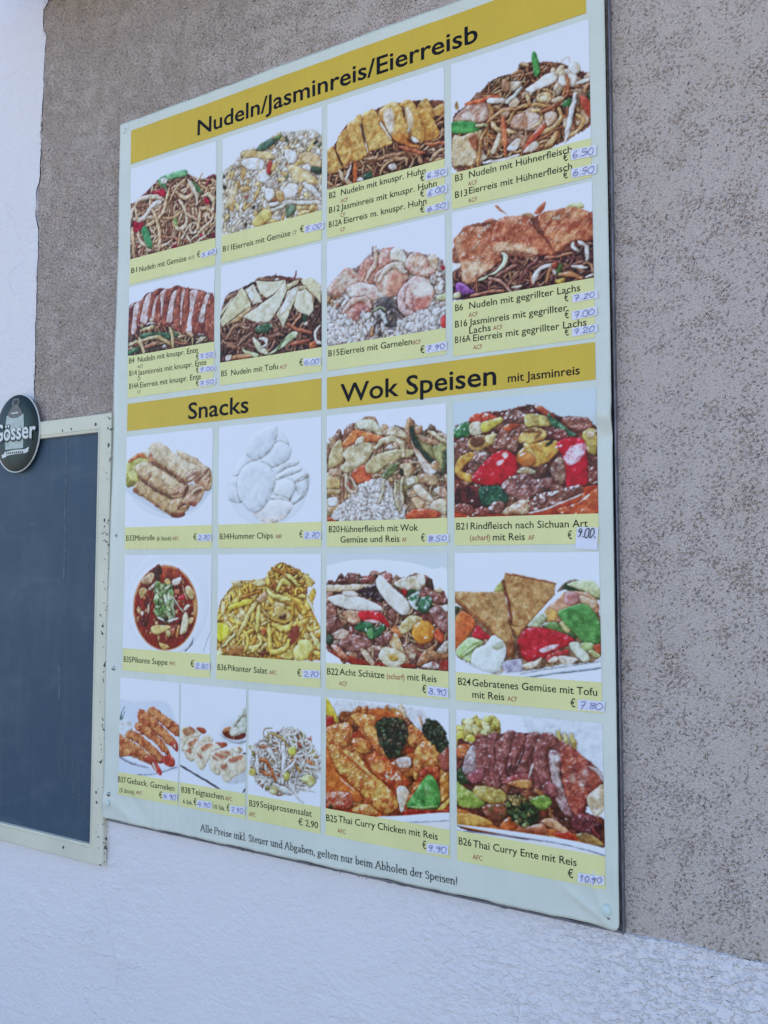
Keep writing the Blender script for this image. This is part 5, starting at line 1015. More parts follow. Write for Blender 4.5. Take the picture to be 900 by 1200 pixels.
# photo of chicken strips with wok vegetables over white rice
TILES.append(('B20',-630,-429,222,58.4,19.5,'photo of chicken strips with wok vegetables over white rice',11,(238,239,252),[
('base',([(-0.7,67.6),(4.2,51.4),(23.3,36.4),(52.8,15.5),(68.6,12.2),(99.6,28.6),(119.8,25.7),(144.6,32.3),(173.7,36.9),(200.1,52.1),(199.2,164.4),(-0.5,163.6)],(110,80,66),(150,116,90)),dict()),
('bits',([(-0.7,67.6),(4.2,51.4),(23.3,36.4),(52.8,15.5),(68.6,12.2),(99.6,28.6),(119.8,25.7),(144.6,32.3),(173.7,36.9),(200.1,52.1),(199.2,164.4),(-0.5,163.6)],150,15.2,32.9,[(196,156,118),(214,178,142),(176,132,98),(156,104,80),(224,198,166)]),dict(asp=1.9,bump=0.7,gloss=0.5,deep=0.6)),
('noodles',([(-0.7,67.6),(4.2,51.4),(23.3,36.4),(52.8,15.5),(68.6,12.2),(99.6,28.6),(119.8,25.7),(144.6,32.3),(173.7,36.9),(200.1,52.1),(199.2,164.4),(-0.5,163.6)],24,4.6,[(214,196,160),(206,180,150)]),dict(L=45.5,curl=0.4)),
('poly',([(26,48.3),(42.1,30.8),(52.8,26.6),(76.4,32.4),(100.8,41.2),(89.3,47.1),(55.4,45.7),(28.7,51.9)],(214,116,60),(196,90,50)),dict(bev=4.6,bump=0.6,gloss=0.5,mott=1.2)),
('poly',([(51.7,15.4),(60.7,11.5),(84.2,14.7),(97,32.9),(94.4,37.3),(71.2,27.4),(58.1,25.2)],(226,216,180),(190,170,130)),dict(bev=4.6,bump=0.6,gloss=0.5,mott=1.2)),
('poly',([(99.5,33.1),(117.3,26.7),(134.7,35.9),(139.6,45.3),(119.7,43.7),(102.1,40.1)],(214,190,150),(150,120,90)),dict(bev=4.6,bump=0.6,gloss=0.5,mott=1.2)),
('poly',([(2.9,77.2),(8.3,54),(23.3,38.7),(28.7,48.4),(28.7,71.7),(9.8,81.1)],(200,176,124),(176,146,96)),dict(bev=4.6,bump=0.6,gloss=0.5,mott=1.2)),
('poly',([(28.7,60.1),(50.1,47.7),(76.4,47.3),(81.5,59.1),(68.5,76.5),(36.8,90.8),(24.7,83.1),(34.1,72.1)],(206,186,144),(180,150,106)),dict(bev=4.6,bump=0.6,gloss=0.5,mott=1.2)),
('poly',([(50.1,47.7),(55.4,38.8),(65.9,37.3),(65.9,44.2),(55.4,49.2)],(222,206,170)),dict(bev=4.6,bump=0.6,gloss=0.5,mott=1.2)),
('poly',([(43.5,95.8),(52.8,84.8),(68.5,81.1),(78.9,95.4),(76.3,106.6),(55.4,107.9)],(214,96,54),(190,70,46)),dict(bev=4.6,bump=0.6,gloss=0.5,mott=1.2)),
('poly',([(68.5,81.1),(89.2,66.4),(119.7,60.6),(149.3,63.8),(144.4,72.3),(114.6,77.1),(94.3,89.4),(73.7,94)],(206,182,130),(180,152,104)),dict(bev=4.6,bump=0.6,gloss=0.5,mott=1.2)),
('tube',([(85.4,57.1),(99.5,46.7),(119.7,46),(130.9,55.8),(132.1,69.3)],8.6,(226,210,170)),dict()),
('poly',([(102,58.2),(112.2,52.2),(114.7,59.1)],(240,236,230)),dict()),
('poly',([(96.8,100.9),(107,85.6),(127.1,80.1),(119.6,93.1),(104.4,103.5)],(86,96,56),(130,134,84)),dict(bev=4.6,bump=0.6,gloss=0.5,mott=1.2)),
('poly',([(144.6,41.2),(154.2,59.7),(168.6,78.3),(178.1,96.4),(168.5,100.2),(156.6,79.7),(146.9,56.9)],(190,156,130),(230,210,196)),dict(bev=4.6,bump=0.6,gloss=0.5,mott=1.2)),
('poly',([(149.4,43.8),(166.4,42.9),(178.3,59.2),(180.6,79),(166.3,71.5),(156.7,57.6)],(150,140,90),(120,116,66)),dict(bev=4.6,bump=0.6,gloss=0.5,mott=1.2)),
('tube',([(144.6,30.1),(151.9,50.6),(168.7,73.9),(182.9,85.7)],6.6,(52,66,52)),dict()),
('poly',([(144.6,30.1),(149.5,29.3),(150.7,37.2),(145.8,35.7)],(40,60,44)),dict()),
('poly',([(180.7,59.4),(199.6,58.6),(198.8,97.5),(190,90.5),(180.6,70.3)],(150,146,90),(170,160,104)),dict(bev=4.6,bump=0.6,gloss=0.5,mott=1.2)),
('tube',([(199,69.4),(195.8,99.5)],4.6,(70,86,56)),dict()),
('tube',([(173.7,38),(199.6,55.3)],6.1,(220,200,160)),dict()),
('poly',([(156.8,42.1),(173.6,47.9),(187.9,53.3),(185.5,58.6),(166.4,53.9)],(190,146,116)),dict(bev=4.6,bump=0.6,gloss=0.5,mott=1.2)),
('poly',([(163.8,84.6),(178.1,87.6),(185.2,96.8),(173.3,101.6),(166.1,95.7)],(240,232,226)),dict(bev=2.5,gloss=0.6)),
('poly',([(189,88.3),(188.4,91.1),(186.7,93.3),(184.2,94.4),(181.5,94.2),(179,92.8),(177.3,90.4),(176.7,87.6),(177.3,84.7),(179.1,82.6),(181.6,81.5),(184.3,81.6),(186.8,83),(188.4,85.4)],(200,160,120)),dict(bev=3.5,gloss=0.6)),
('poly',([(127.1,84.6),(144.3,83.4),(146.7,96.8),(134.4,102.8)],(214,186,146)),dict(bev=4.6,bump=0.6,gloss=0.5,mott=1.2)),
('poly',([(156.4,99.6),(178,100.7),(187.5,107.8),(182.7,116.2),(158.8,110.7)],(186,150,110),(160,116,84)),dict(bev=4.6,bump=0.6,gloss=0.5,mott=1.2)),
('poly',([(119.5,115.4),(129.5,104.8),(154,101.6),(153.9,112.7),(134.3,122.8),(121.9,128.9)],(170,160,116),(140,126,84)),dict(bev=4.6,bump=0.6,gloss=0.5,mott=1.2)),
('poly',([(136.9,105.2),(149.1,105.8),(149.1,112.4),(139.3,114.2)],(232,226,216)),dict(bev=2.5,gloss=0.6)),
('poly',([(147.8,116.8),(158.8,115.1),(177.8,133.4),(177.8,139.9),(165.9,137.3),(153.9,128)],(232,216,186),(190,150,116)),dict(bev=4.6,bump=0.6,gloss=0.5,mott=1.2)),
('poly',([(180.3,122.6),(189.7,118.7),(199.5,123.5),(199.5,134.3),(187.3,131.6)],(226,206,184),(170,120,96)),dict(bev=4.6,bump=0.6,gloss=0.5,mott=1.2)),
('poly',([(175.3,150.7),(177.8,139.9),(192,136.1),(199.4,140.7),(199.3,157.9),(189.5,155.5)],(214,190,150),(180,140,110)),dict(bev=4.6,bump=0.6,gloss=0.5,mott=1.2)),
('poly',([(135.4,162.6),(144,151.9),(163.4,149.2),(187.1,154.3),(189.4,162),(168.1,164)],(206,86,40),(180,60,36)),dict(bev=4.6,bump=0.6,gloss=0.5,mott=1.2)),
('poly',([(0.2,95.8),(23.4,99.4),(23.4,113.3),(0.2,114.6)],(196,160,100),(176,130,80)),dict(bev=4.6,bump=0.6,gloss=0.5,mott=1.2)),
('poly',([(0.2,114.6),(23.4,115.6),(20.7,122.5),(0.2,121.6)],(200,170,120)),dict(bev=4.6,bump=0.6,gloss=0.5,mott=1.2)),
('poly',([(1.1,128.7),(18,127),(18,138.6),(4.4,139.3)],(240,238,236)),dict(bev=2.5)),
('poly',([(4.3,84.3),(23.4,83.1),(26.1,94.8),(7,92.7)],(190,150,120)),dict(bev=4.6,bump=0.6,gloss=0.5,mott=1.2)),
('tube',([(27.4,99.6),(28.8,157.5)],6.1,(150,110,90)),dict()),
('poly',([(1.2,156.7),(18.1,158.3),(15.4,163.6),(1.2,163.2)],(190,90,60)),dict(bev=4.6,bump=0.6,gloss=0.5,mott=1.2)),
('poly',([(124.5,95.6),(130.8,89.3),(132,100.5)],(40,34,30)),dict()),
('base',([(15.4,161.7),(18,143.2),(42.2,128),(52.7,112.3),(76.3,104.3),(101.9,103.4),(114.4,119.7),(129.4,129.2),(134.1,162.6),(114.3,163.2)],(236,234,234),(214,208,204)),dict()),
('bits',([(18.1,161.3),(20.7,145.7),(44.8,128.1),(55.4,112.5),(76.3,105.5),(99.4,105.5),(111.9,119.6),(129.3,131.5),(132.9,161.5),(114.3,162.5)],420,5.1,8.6,[(252,252,252),(248,248,250),(240,238,238)]),dict(asp=1.8,deep=0.85,nv=6,bump=0.2,mott=0.25,shadow=0.3)),
('tube',([(99.4,105.5),(98,121.2),(91.6,136.7)],6.1,(214,200,170)),dict()),
('tube',([(119.5,111),(119.4,128.8),(125.5,151.3)],5.6,(206,196,160)),dict()),
('tube',([(131.9,102.7),(128.2,120.3),(131.8,140.4)],5.1,(220,206,170)),dict()),
('tube',([(34.1,97.6),(38.2,116.3),(50.1,120.3),(51.4,112.3),(42.1,98)],5.1,(226,200,180)),dict()),
('tube',([(36.8,104.7),(44.8,114.3)],3,(170,90,80)),dict())],
9.4,[('B20',-626.3,-607.1,41.6,'n'),('Hühnerfleisch mit Wok',-604.6,-474.5,41.2,'k'),('Gemüse und Reis',-605.2,-504.6,25.6,'k'),('AF',-500.4,-493.1,25.6,'r'),('€',-469.8,-464,25.8,'k')],
[('8.50',[(-460.2,35),(-426.3,35.7),(-426.4,24.3),(-459.7,23.3)])]))
# photo of beef strips in dark sauce with red and green peppers
TILES.append(('B21',-418,-218.5,222,58.4,19.5,'photo of beef strips in dark sauce with red and green peppers',12,(196,212,220),[
('base',([(-1.5,51.1),(1.5,38.1),(21.1,29.3),(40.5,19.3),(75.5,18.6),(119.7,15.2),(144.6,32.6),(174,36.4),(195.4,46.8),(201,64.2),(199,164.6),(-2.4,163.8)],(84,36,30),(120,52,38)),dict()),
('bits',([(-1.5,51.1),(1.5,38.1),(21.1,29.3),(40.5,19.3),(75.5,18.6),(119.7,15.2),(144.6,32.6),(174,36.4),(195.4,46.8),(201,64.2),(199,164.6),(-2.4,163.8)],70,15.4,30.8,[(130,80,66),(150,96,80),(116,66,54),(170,116,90)]),dict(asp=1.6,bump=0.9,gloss=0.6,deep=0.5)),
('poly',([(-2.2,129.9),(-2.4,163.8),(199,164.1),(199.7,128.8),(172.3,132.4),(117.7,149.8),(39.1,152.1)],(160,46,24),(190,70,30)),dict(bev=5.1,gloss=0.3)),
('poly',([(-2.1,119.4),(39.4,123.9),(41.9,147.1),(25.5,151.7),(-2.2,140.3)],(60,24,24),(110,36,30)),dict()),
('poly',([(23.4,26.9),(32.3,19.8),(51.4,19.8),(66.1,29.3),(51.3,33.2),(26.7,31.9)],(206,76,44),(186,56,36)),dict(bev=4.6,bump=0.5,gloss=0.7,mott=1.2,shin=22)),
('poly',([(0,48.6),(1.5,38.1),(15.6,30.1),(26.6,32.9),(23.7,47.8),(9.8,52)],(56,110,56),(40,84,46)),dict(bev=4.6,bump=0.5,gloss=0.7,mott=1.2,shin=22)),
('poly',([(23.9,34.8),(32.2,29.7),(41.7,33.7),(44.3,46.8),(29.2,49.5),(23.2,42.5)],(222,206,170),(190,160,120)),dict(bev=4.6,bump=0.5,gloss=0.7,mott=1.2,shin=22)),
('poly',([(41.7,33.7),(56.7,29.8),(70.1,27.1),(72.7,32.5),(56.5,42.7),(44.3,46.8)],(226,206,80),(190,160,60)),dict(bev=4.6,bump=0.5,gloss=0.7,mott=1.2,shin=22)),
('poly',([(75.5,23.8),(86.1,18.4),(101.6,23.6),(104,36.5),(88.4,38.2),(74,33.9)],(136,88,74),(100,60,52)),dict(bev=5.6,bump=1.3,gloss=0.75,mott=1.4,shin=14)),
('poly',([(104.2,27.6),(119.6,27.3),(139.6,33.3),(139.5,44.5),(119.3,44.8),(105.2,42.9)],(206,186,100),(170,140,76)),dict(bev=4.6,bump=0.5,gloss=0.7,mott=1.2,shin=22)),
('poly',([(104.2,23.9),(122.2,20.5),(134.7,29.2),(114.5,26.1)],(110,44,46)),dict(bev=4.6,bump=0.5,gloss=0.7,mott=1.2,shin=22)),
('tube',([(119.7,16.5),(132.3,25.2),(144.6,37.5)],6.2,(200,90,60)),dict()),
('poly',([(134.7,26.7),(142.1,33.6),(159.2,48.6),(173.6,59.6),(166.3,62),(151.7,52.9),(139.5,42)],(46,84,56),(90,130,96)),dict(bev=4.6,bump=0.5,gloss=0.7,mott=1.2,shin=22)),
('poly',([(154.5,37.1),(169.2,35.3),(188.4,38.4),(193,49),(185.7,55.7),(168.9,51.9)],(160,100,84),(120,66,56)),dict(bev=5.6,bump=1.3,gloss=0.75,mott=1.4,shin=14)),
('poly',([(180.9,57.7),(190.5,52.5),(198.8,56.8),(198.2,85.6),(189.9,85),(183,72.5)],(206,176,90),(170,140,66)),dict(bev=4.6,bump=0.5,gloss=0.7,mott=1.2,shin=22)),
('poly',([(196.8,61.4),(196.2,63.5),(194.7,65),(192.6,65.8),(190.3,65.6),(188.2,64.5),(186.8,62.7),(186.3,60.6),(186.9,58.5),(188.4,57),(190.5,56.2),(192.8,56.4),(194.9,57.5),(196.3,59.3)],(230,200,170)),dict(bev=2.6)),
('poly',([(134.3,56.5),(144.4,49.9),(159.1,53.5),(161.3,66),(144.1,64.7)],(120,54,50)),dict(bev=5.6,bump=1.3,gloss=0.75,mott=1.4,shin=14)),
('poly',([(-0.1,59.1),(18.1,51.3),(31.8,64),(23.4,76.5),(3.9,75.2)],(136,88,74),(100,60,52)),dict(bev=5.6,bump=1.3,gloss=0.75,mott=1.4,shin=14)),
('poly',([(22.3,55.5),(34.7,50),(53.7,52.7),(53.6,65.6),(34.5,72),(23.6,66)],(196,150,80),(150,100,56)),dict(bev=4.6,bump=0.5,gloss=0.7,mott=1.2,shin=22)),
('poly',([(45,59.8),(43.9,62.7),(41,64.8),(36.9,65.8),(32.2,65.5),(28.1,63.9),(25.2,61.3),(24.2,58.3),(25.3,55.4),(28.2,53.3),(32.4,52.3),(37,52.7),(41.2,54.3),(44,56.8)],(110,66,46)),dict(bev=3.6)),
('poly',([(47,52.2),(64.5,49.7),(59,63.4),(50.9,62.8)],(226,206,130)),dict(bev=4.6,bump=0.5,gloss=0.7,mott=1.2,shin=22)),
('poly',([(57.6,65.9),(69.9,43.8),(83.2,37.2),(98.8,43.6),(95.9,61.1),(90.5,78.4),(69.5,74.4)],(144,88,70),(104,58,46)),dict(bev=5.6,bump=1.3,gloss=0.75,mott=1.4,shin=14)),
('poly',([(72.6,44),(85.8,37.9),(96.2,40.9),(83.1,47.4)],(200,86,46)),dict(bev=2.6)),
('poly',([(1,93.4),(9.5,78.2),(26.2,72.7),(30.3,79.5),(15,91.6),(12.1,99.2),(25.9,105.2),(25.8,115.5),(6.5,106.7)],(216,160,66),(190,120,46)),dict(bev=4.6,bump=0.5,gloss=0.7,mott=1.2,shin=22)),
('poly',([(20.5,91.9),(31.7,77),(50.8,74.4),(50.6,91.1),(34.2,100.4)],(136,88,74),(100,60,52)),dict(bev=5.6,bump=1.3,gloss=0.75,mott=1.4,shin=14)),
('poly',([(94.6,61),(101.3,48.9),(119.3,45.3),(131.8,51.3),(130.4,61.2),(113.9,67.4),(98.5,66.3)],(214,170,90),(170,120,60)),dict(bev=4.6,bump=0.5,gloss=0.7,mott=1.2,shin=22)),
('tube',([(101.3,48.9),(124.3,52),(119.1,59.1)],3.6,(130,84,50)),dict()),
('poly',([(90.4,85.9),(101,71.5),(124.1,65.7),(144.1,64.7),(152.6,72.7),(143.8,86.9),(123.6,96.7),(103.2,98)],(214,160,70),(180,110,44)),dict(bev=4.6,bump=0.5,gloss=0.7,mott=1.2,shin=22)),
('poly',([(101,69),(107.5,65.7),(117.5,82.7),(113.6,86.2)],(230,190,110)),dict(bev=4.6,bump=0.5,gloss=0.7,mott=1.2,shin=22)),
('poly',([(93.1,81.1),(111.1,79.7),(118.6,92.7),(100.6,97.9)],(196,110,50)),dict(bev=4.6,bump=0.5,gloss=0.7,mott=1.2,shin=22)),
('poly',([(131.5,72.4),(134.1,67.7),(144.2,62.2),(139.1,69.3)],(40,50,34)),dict(bev=1.3)),
('poly',([(25.9,109.1),(37,95.4),(53.4,81),(66.9,73.7),(80.1,75.1),(91.7,86),(91.4,106.2),(76.9,118),(52.9,120.7),(31.3,115.8)],(206,22,36),(180,14,28)),dict(bev=7.7,bump=0.2,gloss=0.5,mott=0.5)),
('poly',([(70.8,79.6),(76.1,76.1),(80,80.2),(76,85)],(255,235,235)),dict(bev=1,shadow=0)),
('poly',([(62.7,89.3),(72,86),(73.3,89.9),(65.3,94.5)],(250,190,196)),dict(bev=1,shadow=0)),
('poly',([(25.9,106.5),(29.2,106.6),(28.6,110.5)],(250,190,190)),dict(bev=0.8,shadow=0)),
('poly',([(146.5,69.8),(158.9,63.4),(178.4,64.3),(185.4,75.1),(187.2,104.2),(185.6,125.8),(167.6,127.3),(159.1,126.9),(157.1,102.4),(154.9,87.6)],(206,20,40),(180,14,30)),dict(bev=6.7,bump=0.3,gloss=0.3,mott=0.5)),
('poly',([(156,90.1),(161.1,78.2),(173.4,71.8),(184.2,73.8),(184,84.6),(173,96.1),(160.8,97.8)],(236,206,214),(216,120,136)),dict(bev=1.5,jag=1.6,shadow=0,mott=1.5)),
('poly',([(138.6,98.9),(148.7,87.2),(156,95),(158,117.1),(148.1,124),(139.6,111.3)],(150,110,90),(110,70,56)),dict(bev=5.6,bump=1.3,gloss=0.75,mott=1.4,shin=14)),
('poly',([(91.5,103.6),(103.2,98),(117.1,103.8),(113.3,108.6),(95.3,106.4)],(190,176,140)),dict(bev=4.6,bump=0.5,gloss=0.7,mott=1.2,shin=22)),
('poly',([(36.7,123.8),(52.9,122),(68.9,122.7),(79.3,135.8),(73.9,145.7),(44.5,149.7),(39.2,141.9)],(44,90,56),(30,60,44)),dict(bev=4.6,bump=0.5,gloss=0.7,mott=1.2,shin=22)),
('poly',([(68.9,122.7),(84.9,109.6),(105.6,106.9),(118.3,115.1),(140.8,113.8),(138.2,125.9),(120.5,135),(102.5,144.3),(81.9,135.9)],(140,86,76),(96,54,50)),dict(bev=5.6,bump=1.3,gloss=0.75,mott=1.4,shin=14)),
('poly',([(105,149.3),(123,135.1),(148,131.3),(176.1,125.3),(179.5,135.1),(155.1,146.2),(132.7,155.2),(110,159.4)],(124,70,56),(90,46,40)),dict(bev=5.6,bump=1.3,gloss=0.75,mott=1.4,shin=14)),
('tube',([(107.4,160.6),(132.7,155.2),(157.5,146.3),(180.6,137.6)],2.3,(244,232,228)),dict(shadow=0)),
('poly',([(68.5,159.4),(79.1,150.9),(100,141.7),(107.1,146.9),(106.1,160.6),(86.8,161.7)],(216,180,140),(176,120,90)),dict(bev=5.6,bump=1.3,gloss=0.75,mott=1.4,shin=14)),
('poly',([(48.5,157.5),(55.3,145),(68.7,143),(73.9,150.8),(65.8,160.6)],(130,80,66),(90,50,44)),dict(bev=5.6,bump=1.3,gloss=0.75,mott=1.4,shin=14)),
('poly',([(25.4,156.8),(39.1,149.6),(49.9,152.5),(49.8,161.4),(28.1,162.1)],(150,70,56),(110,50,44)),dict(bev=5.6,bump=1.3,gloss=0.75,mott=1.4,shin=14)),
('poly',([(0.5,153.4),(6.1,143.2),(28.2,149.2),(25.4,160.7)],(140,70,60)),dict(bev=5.6,bump=1.3,gloss=0.75,mott=1.4,shin=14)),
('poly',([(187.2,106.6),(199.1,102.5),(198.7,121.6),(189.2,125.9)],(116,56,46)),dict(bev=5.6,bump=1.3,gloss=0.75,mott=1.4,shin=14)),
('poly',([(191.5,126),(198.2,121.6),(198.2,124)],(240,230,230)),dict(shadow=0)),
('poly',([(147.6,155.7),(172,149.3),(199,131.2),(198.4,163.4),(152.4,162.7)],(196,84,40),(170,60,30)),dict(bev=4.6,bump=0.5,gloss=0.7,mott=1.2,shin=22)),
('bits',([(-1.5,51.1),(1.5,38.1),(21.1,29.3),(40.5,19.3),(75.5,18.6),(119.7,15.2),(144.6,32.6),(174,36.4),(195.4,46.8),(201,64.2),(199,164.6),(-2.4,163.8)],40,2.1,4.6,[(255,240,236)]),dict(deep=1,shadow=0,gloss=0,jag=0.2))],
9.3,[('B21',-415,-398.3,41.3,'n'),('Rindfleisch nach Sichuan Art',-393.7,-232.2,41.3,'k'),('(scharf)',-394.9,-365.4,26.1,'R'),('mit Reis',-361.4,-316.2,25.5,'k'),('AF',-311.6,-303,25.6,'r'),('€',-258.4,-252.8,26,'k')],
[('9.00.',[(-246.1,41.4),(-218.6,40.3),(-220.6,11.2),(-249,13.8)])]))
# photo of a bowl of spicy red soup with green herbs
TILES.append(('B35',-1056,-855.5,9,-156,-195,'photo of a bowl of spicy red soup with green herbs',13,(232,236,246),[
('poly',([(195.2,80.7),(187,118.4),(162.5,149.6),(126,168.3),(84,170.6),(44.6,155.3),(16.2,124.9),(5.2,85.3),(14.3,45.1),(41.3,12.9),(80.3,-4.6),(122.7,-4.3),(160.2,13),(185.8,43.3)],(226,231,244),(232,236,247)),dict(bev=16.2,bump=0,mott=0.2,shadow=0,soft=4)),
('poly',([(183.9,88.9),(176.4,122.9),(154.3,151),(121.2,167.8),(83.3,169.9),(48,156.2),(22.5,128.9),(12.7,93.5),(20.8,57.5),(45,28.6),(80,12.7),(118.3,12.7),(152.1,28),(175.3,55.2)],(238,241,249),(232,236,247)),dict(bev=13.5,bump=0,mott=0.2,shadow=0,soft=3)),
('tube',([(198.5,129.5),(191.2,147.4),(185,162.4)],1.1,(130,140,160)),dict(shadow=0)),
('poly',([(142.3,162.7),(152.7,155.2),(164.1,137.9),(161.7,150.8),(147.6,162.4)],(110,116,130)),dict(bev=1.6,shadow=0,sm=0)),
('poly',([(172.3,89.2),(165.8,120.4),(146.3,146.2),(117.4,161.6),(84.3,163.3),(53.4,150.6),(31.3,125.6),(22.7,93.2),(29.7,60.3),(50.8,33.9),(81.2,19.3),(114.7,19.3),(144.3,33.3),(164.8,58.2)],(190,110,66),(206,140,96)),dict(bev=2.2,bump=0,gloss=0.2,soft=2)),
('poly',([(169,90.3),(162.8,120.3),(144.2,145.1),(116.6,159.9),(85,161.5),(55.7,149.3),(34.6,125.2),(26.5,94.2),(33.1,62.6),(53.1,37.2),(82.1,23.2),(113.9,23.1),(142.3,36.5),(161.7,60.5)],(140,34,22),(112,20,22)),dict(bev=2.7,bump=0.4,gloss=0.3,mott=1.6)),
('poly',([(36.4,67.9),(49.9,36.6),(96.7,20.9),(134.7,33.9),(113.4,42.2),(80.6,38.4),(53,51.1)],(176,74,40),(150,50,32)),dict(bev=2.7,shadow=0,soft=4)),
('bits',([(30.8,72.2),(52.6,34.5),(96.8,23),(140,35.9),(164.2,69.6),(167.4,105.1),(152.3,133.4),(104.9,159.6),(60.8,149.6),(34.8,119.9)],80,3.8,9.2,[(226,186,130),(206,120,70),(180,60,40),(214,150,100)]),dict(deep=0.8,gloss=0.5)),
('bits',([(30.8,72.2),(52.6,34.5),(96.8,23),(140,35.9),(164.2,69.6),(167.4,105.1),(152.3,133.4),(104.9,159.6),(60.8,149.6),(34.8,119.9)],40,10.8,21.7,[(120,30,26),(150,50,36),(96,20,24)]),dict(deep=0.8,gloss=0.5)),
('poly',([(36.3,63.8),(44.7,57.4),(56,61.4),(50.6,69.8),(40.9,76.2)],(214,180,120)),dict(bev=4.3,bump=0.6,gloss=0.4,mott=1)),
('poly',([(65.9,129),(74.1,122.5),(98.7,120.6),(112.3,123.1),(99,131.7),(77.2,137.7)],(226,190,110)),dict(bev=4.3,bump=0.6,gloss=0.4,mott=1)),
('poly',([(85.7,150.5),(110.3,157.4),(94.1,162.6)],(214,170,100)),dict(bev=4.3,bump=0.6,gloss=0.4,mott=1)),
('poly',([(100.3,131.6),(109.7,129.2),(112.6,137.2),(104.6,141.1)],(222,196,130)),dict(bev=4.3,bump=0.6,gloss=0.4,mott=1)),
('poly',([(133.9,134.2),(136.2,118.2),(143.8,96.9),(151.8,105.7),(153.3,117.5),(147,131.7)],(228,206,160)),dict(bev=4.3,bump=0.6,gloss=0.4,mott=1)),
('poly',([(154.4,105.6),(163.6,107.3),(159.8,115.3),(153.3,115.5)],(222,176,110)),dict(bev=4.3,bump=0.6,gloss=0.4,mott=1)),
('poly',([(143,56),(153.5,53.8),(164.2,65.6),(159.1,75.6),(149.9,69.8)],(222,190,130)),dict(bev=4.3,bump=0.6,gloss=0.4,mott=1)),
('poly',([(163.1,81.5),(169.5,75.4),(169.9,101.1),(164.8,105.2)],(206,150,90)),dict(bev=4.3,bump=0.6,gloss=0.4,mott=1)),
('poly',([(95.9,46.5),(102.6,40.7),(110.8,46.3),(106.9,54.5)],(222,170,100)),dict(bev=4.3,bump=0.6,gloss=0.4,mott=1)),
('poly',([(113.5,44.2),(124.1,40.1),(134.8,38),(132.3,48.1),(119,53.3)],(232,222,206)),dict(bev=4.3,bump=0.6,gloss=0.4,mott=1)),
('poly',([(141,92),(148.8,83.8),(155.4,85.7),(145,94.9)],(230,206,170)),dict(bev=4.3,bump=0.6,gloss=0.4,mott=1)),
('poly',([(123.3,138.7),(128.3,122.5),(133.7,122.3),(128.7,140.5)],(206,140,80)),dict(bev=4.3,bump=0.6,gloss=0.4,mott=1)),
('poly',([(113.9,135.1),(117.7,124.9),(121.8,126.7),(118,138.9)],(196,110,60)),dict(bev=4.3,bump=0.6,gloss=0.4,mott=1)),
('poly',([(42.9,42.9),(63.8,31.3),(72.2,36.4),(64.2,48.9),(47.4,51.2)],(226,190,150)),dict(bev=4.3,bump=0.6,gloss=0.4,mott=1)),
('poly',([(70.8,96),(78.9,87.6),(84.6,95.6),(76.4,102)],(226,180,110)),dict(bev=4.3,bump=0.6,gloss=0.4,mott=1)),
('poly',([(127.4,72.3),(143.3,68),(143.4,76),(132.8,78.2)],(186,20,36)),dict(bev=4.3,bump=0.6,gloss=0.4,mott=1)),
('poly',([(119.2,60.4),(129.8,58.2),(131.3,66.2),(122,66.4)],(170,90,60)),dict(bev=4.3,bump=0.6,gloss=0.4,mott=1)),
('tube',([(60.2,61.3),(78.1,48.7)],6,(236,226,206)),dict()),
('tube',([(60.8,88.1),(59.2,100.5)],6.5,(232,206,176)),dict()),
('poly',([(49.1,101.8),(48.7,103.6),(47.7,105.1),(46.1,105.9),(44.4,106),(42.8,105.2),(41.6,103.8),(41.2,102.1),(41.5,100.2),(42.6,98.8),(44.2,97.9),(45.9,97.9),(47.5,98.6),(48.7,100)],(240,220,200)),dict()),
('poly',([(39.8,92.8),(39.6,93.7),(38.8,94.4),(37.7,94.9),(36.4,94.9),(35.3,94.5),(34.5,93.8),(34.2,92.9),(34.4,92),(35.2,91.3),(36.3,90.8),(37.6,90.8),(38.7,91.2),(39.5,91.9)],(230,200,170)),dict()),
('poly',([(38,112.5),(37.7,114.7),(36.8,116.4),(35.5,117.4),(34,117.5),(32.6,116.6),(31.6,114.9),(31.2,112.7),(31.5,110.6),(32.4,108.8),(33.7,107.8),(35.3,107.7),(36.7,108.7),(37.6,110.4)],(206,150,110)),dict()),
('tube',([(76.2,26.1),(77.8,36.4),(80.7,43.6)],8.1,(60,40,40)),dict()),
('tube',([(85.8,23),(87.4,32.2)],6,(50,36,36)),dict()),
('base',([(74,52.9),(80.7,45.6),(91.8,50.6),(110.9,52.4),(118.1,76.5),(121.4,106.7),(112.1,114),(90.4,111.7),(77.8,102),(73,71.4)],(130,176,110),(90,140,76)),dict()),
('bits',([(74,52.9),(80.8,46.6),(91.8,50.6),(110.9,53.4),(116.8,76.6),(120,104.7),(112.1,113),(90.3,110.7),(77.8,102),(74.4,71.3)],130,6.5,12.5,[(150,200,130),(186,222,160),(110,160,90),(206,226,190),(90,130,70)]),dict(asp=2.2,deep=0.7)),
('tube',([(116.7,72.5),(130.4,88.3),(141.1,97.6)],2.4,(230,226,206)),dict()),
('tube',([(114.2,82.7),(121.3,104.6)],2.4,(230,226,206)),dict()),
('tube',([(104,114.3),(128.1,108.8)],4.9,(236,232,220)),dict()),
('tube',([(82.1,107.9),(101.3,115.4)],3.8,(236,232,216)),dict()),
('tube',([(137.7,52),(143.2,66),(148.6,74.9)],2.7,(220,180,150)),dict()),
('tube',([(82.8,77.3),(83,87.5)],2.2,(40,50,40)),dict()),
('poly',([(95.8,109.5),(105.2,107.2),(104,113.3),(98.6,113.9)],(30,30,26)),dict())],
9.5,[('B35',-1053.4,-1035.2,-179.9,'n'),('Pikante Suppe',-1032.9,-950,-179.5,'k'),('AFC',-945.9,-931.7,-179,'r'),('€',-897.6,-890.3,-178.8,'k')],
[('2.80',[(-887.9,-170.6),(-854.8,-170),(-855.1,-181.6),(-888.5,-182.4)])]))
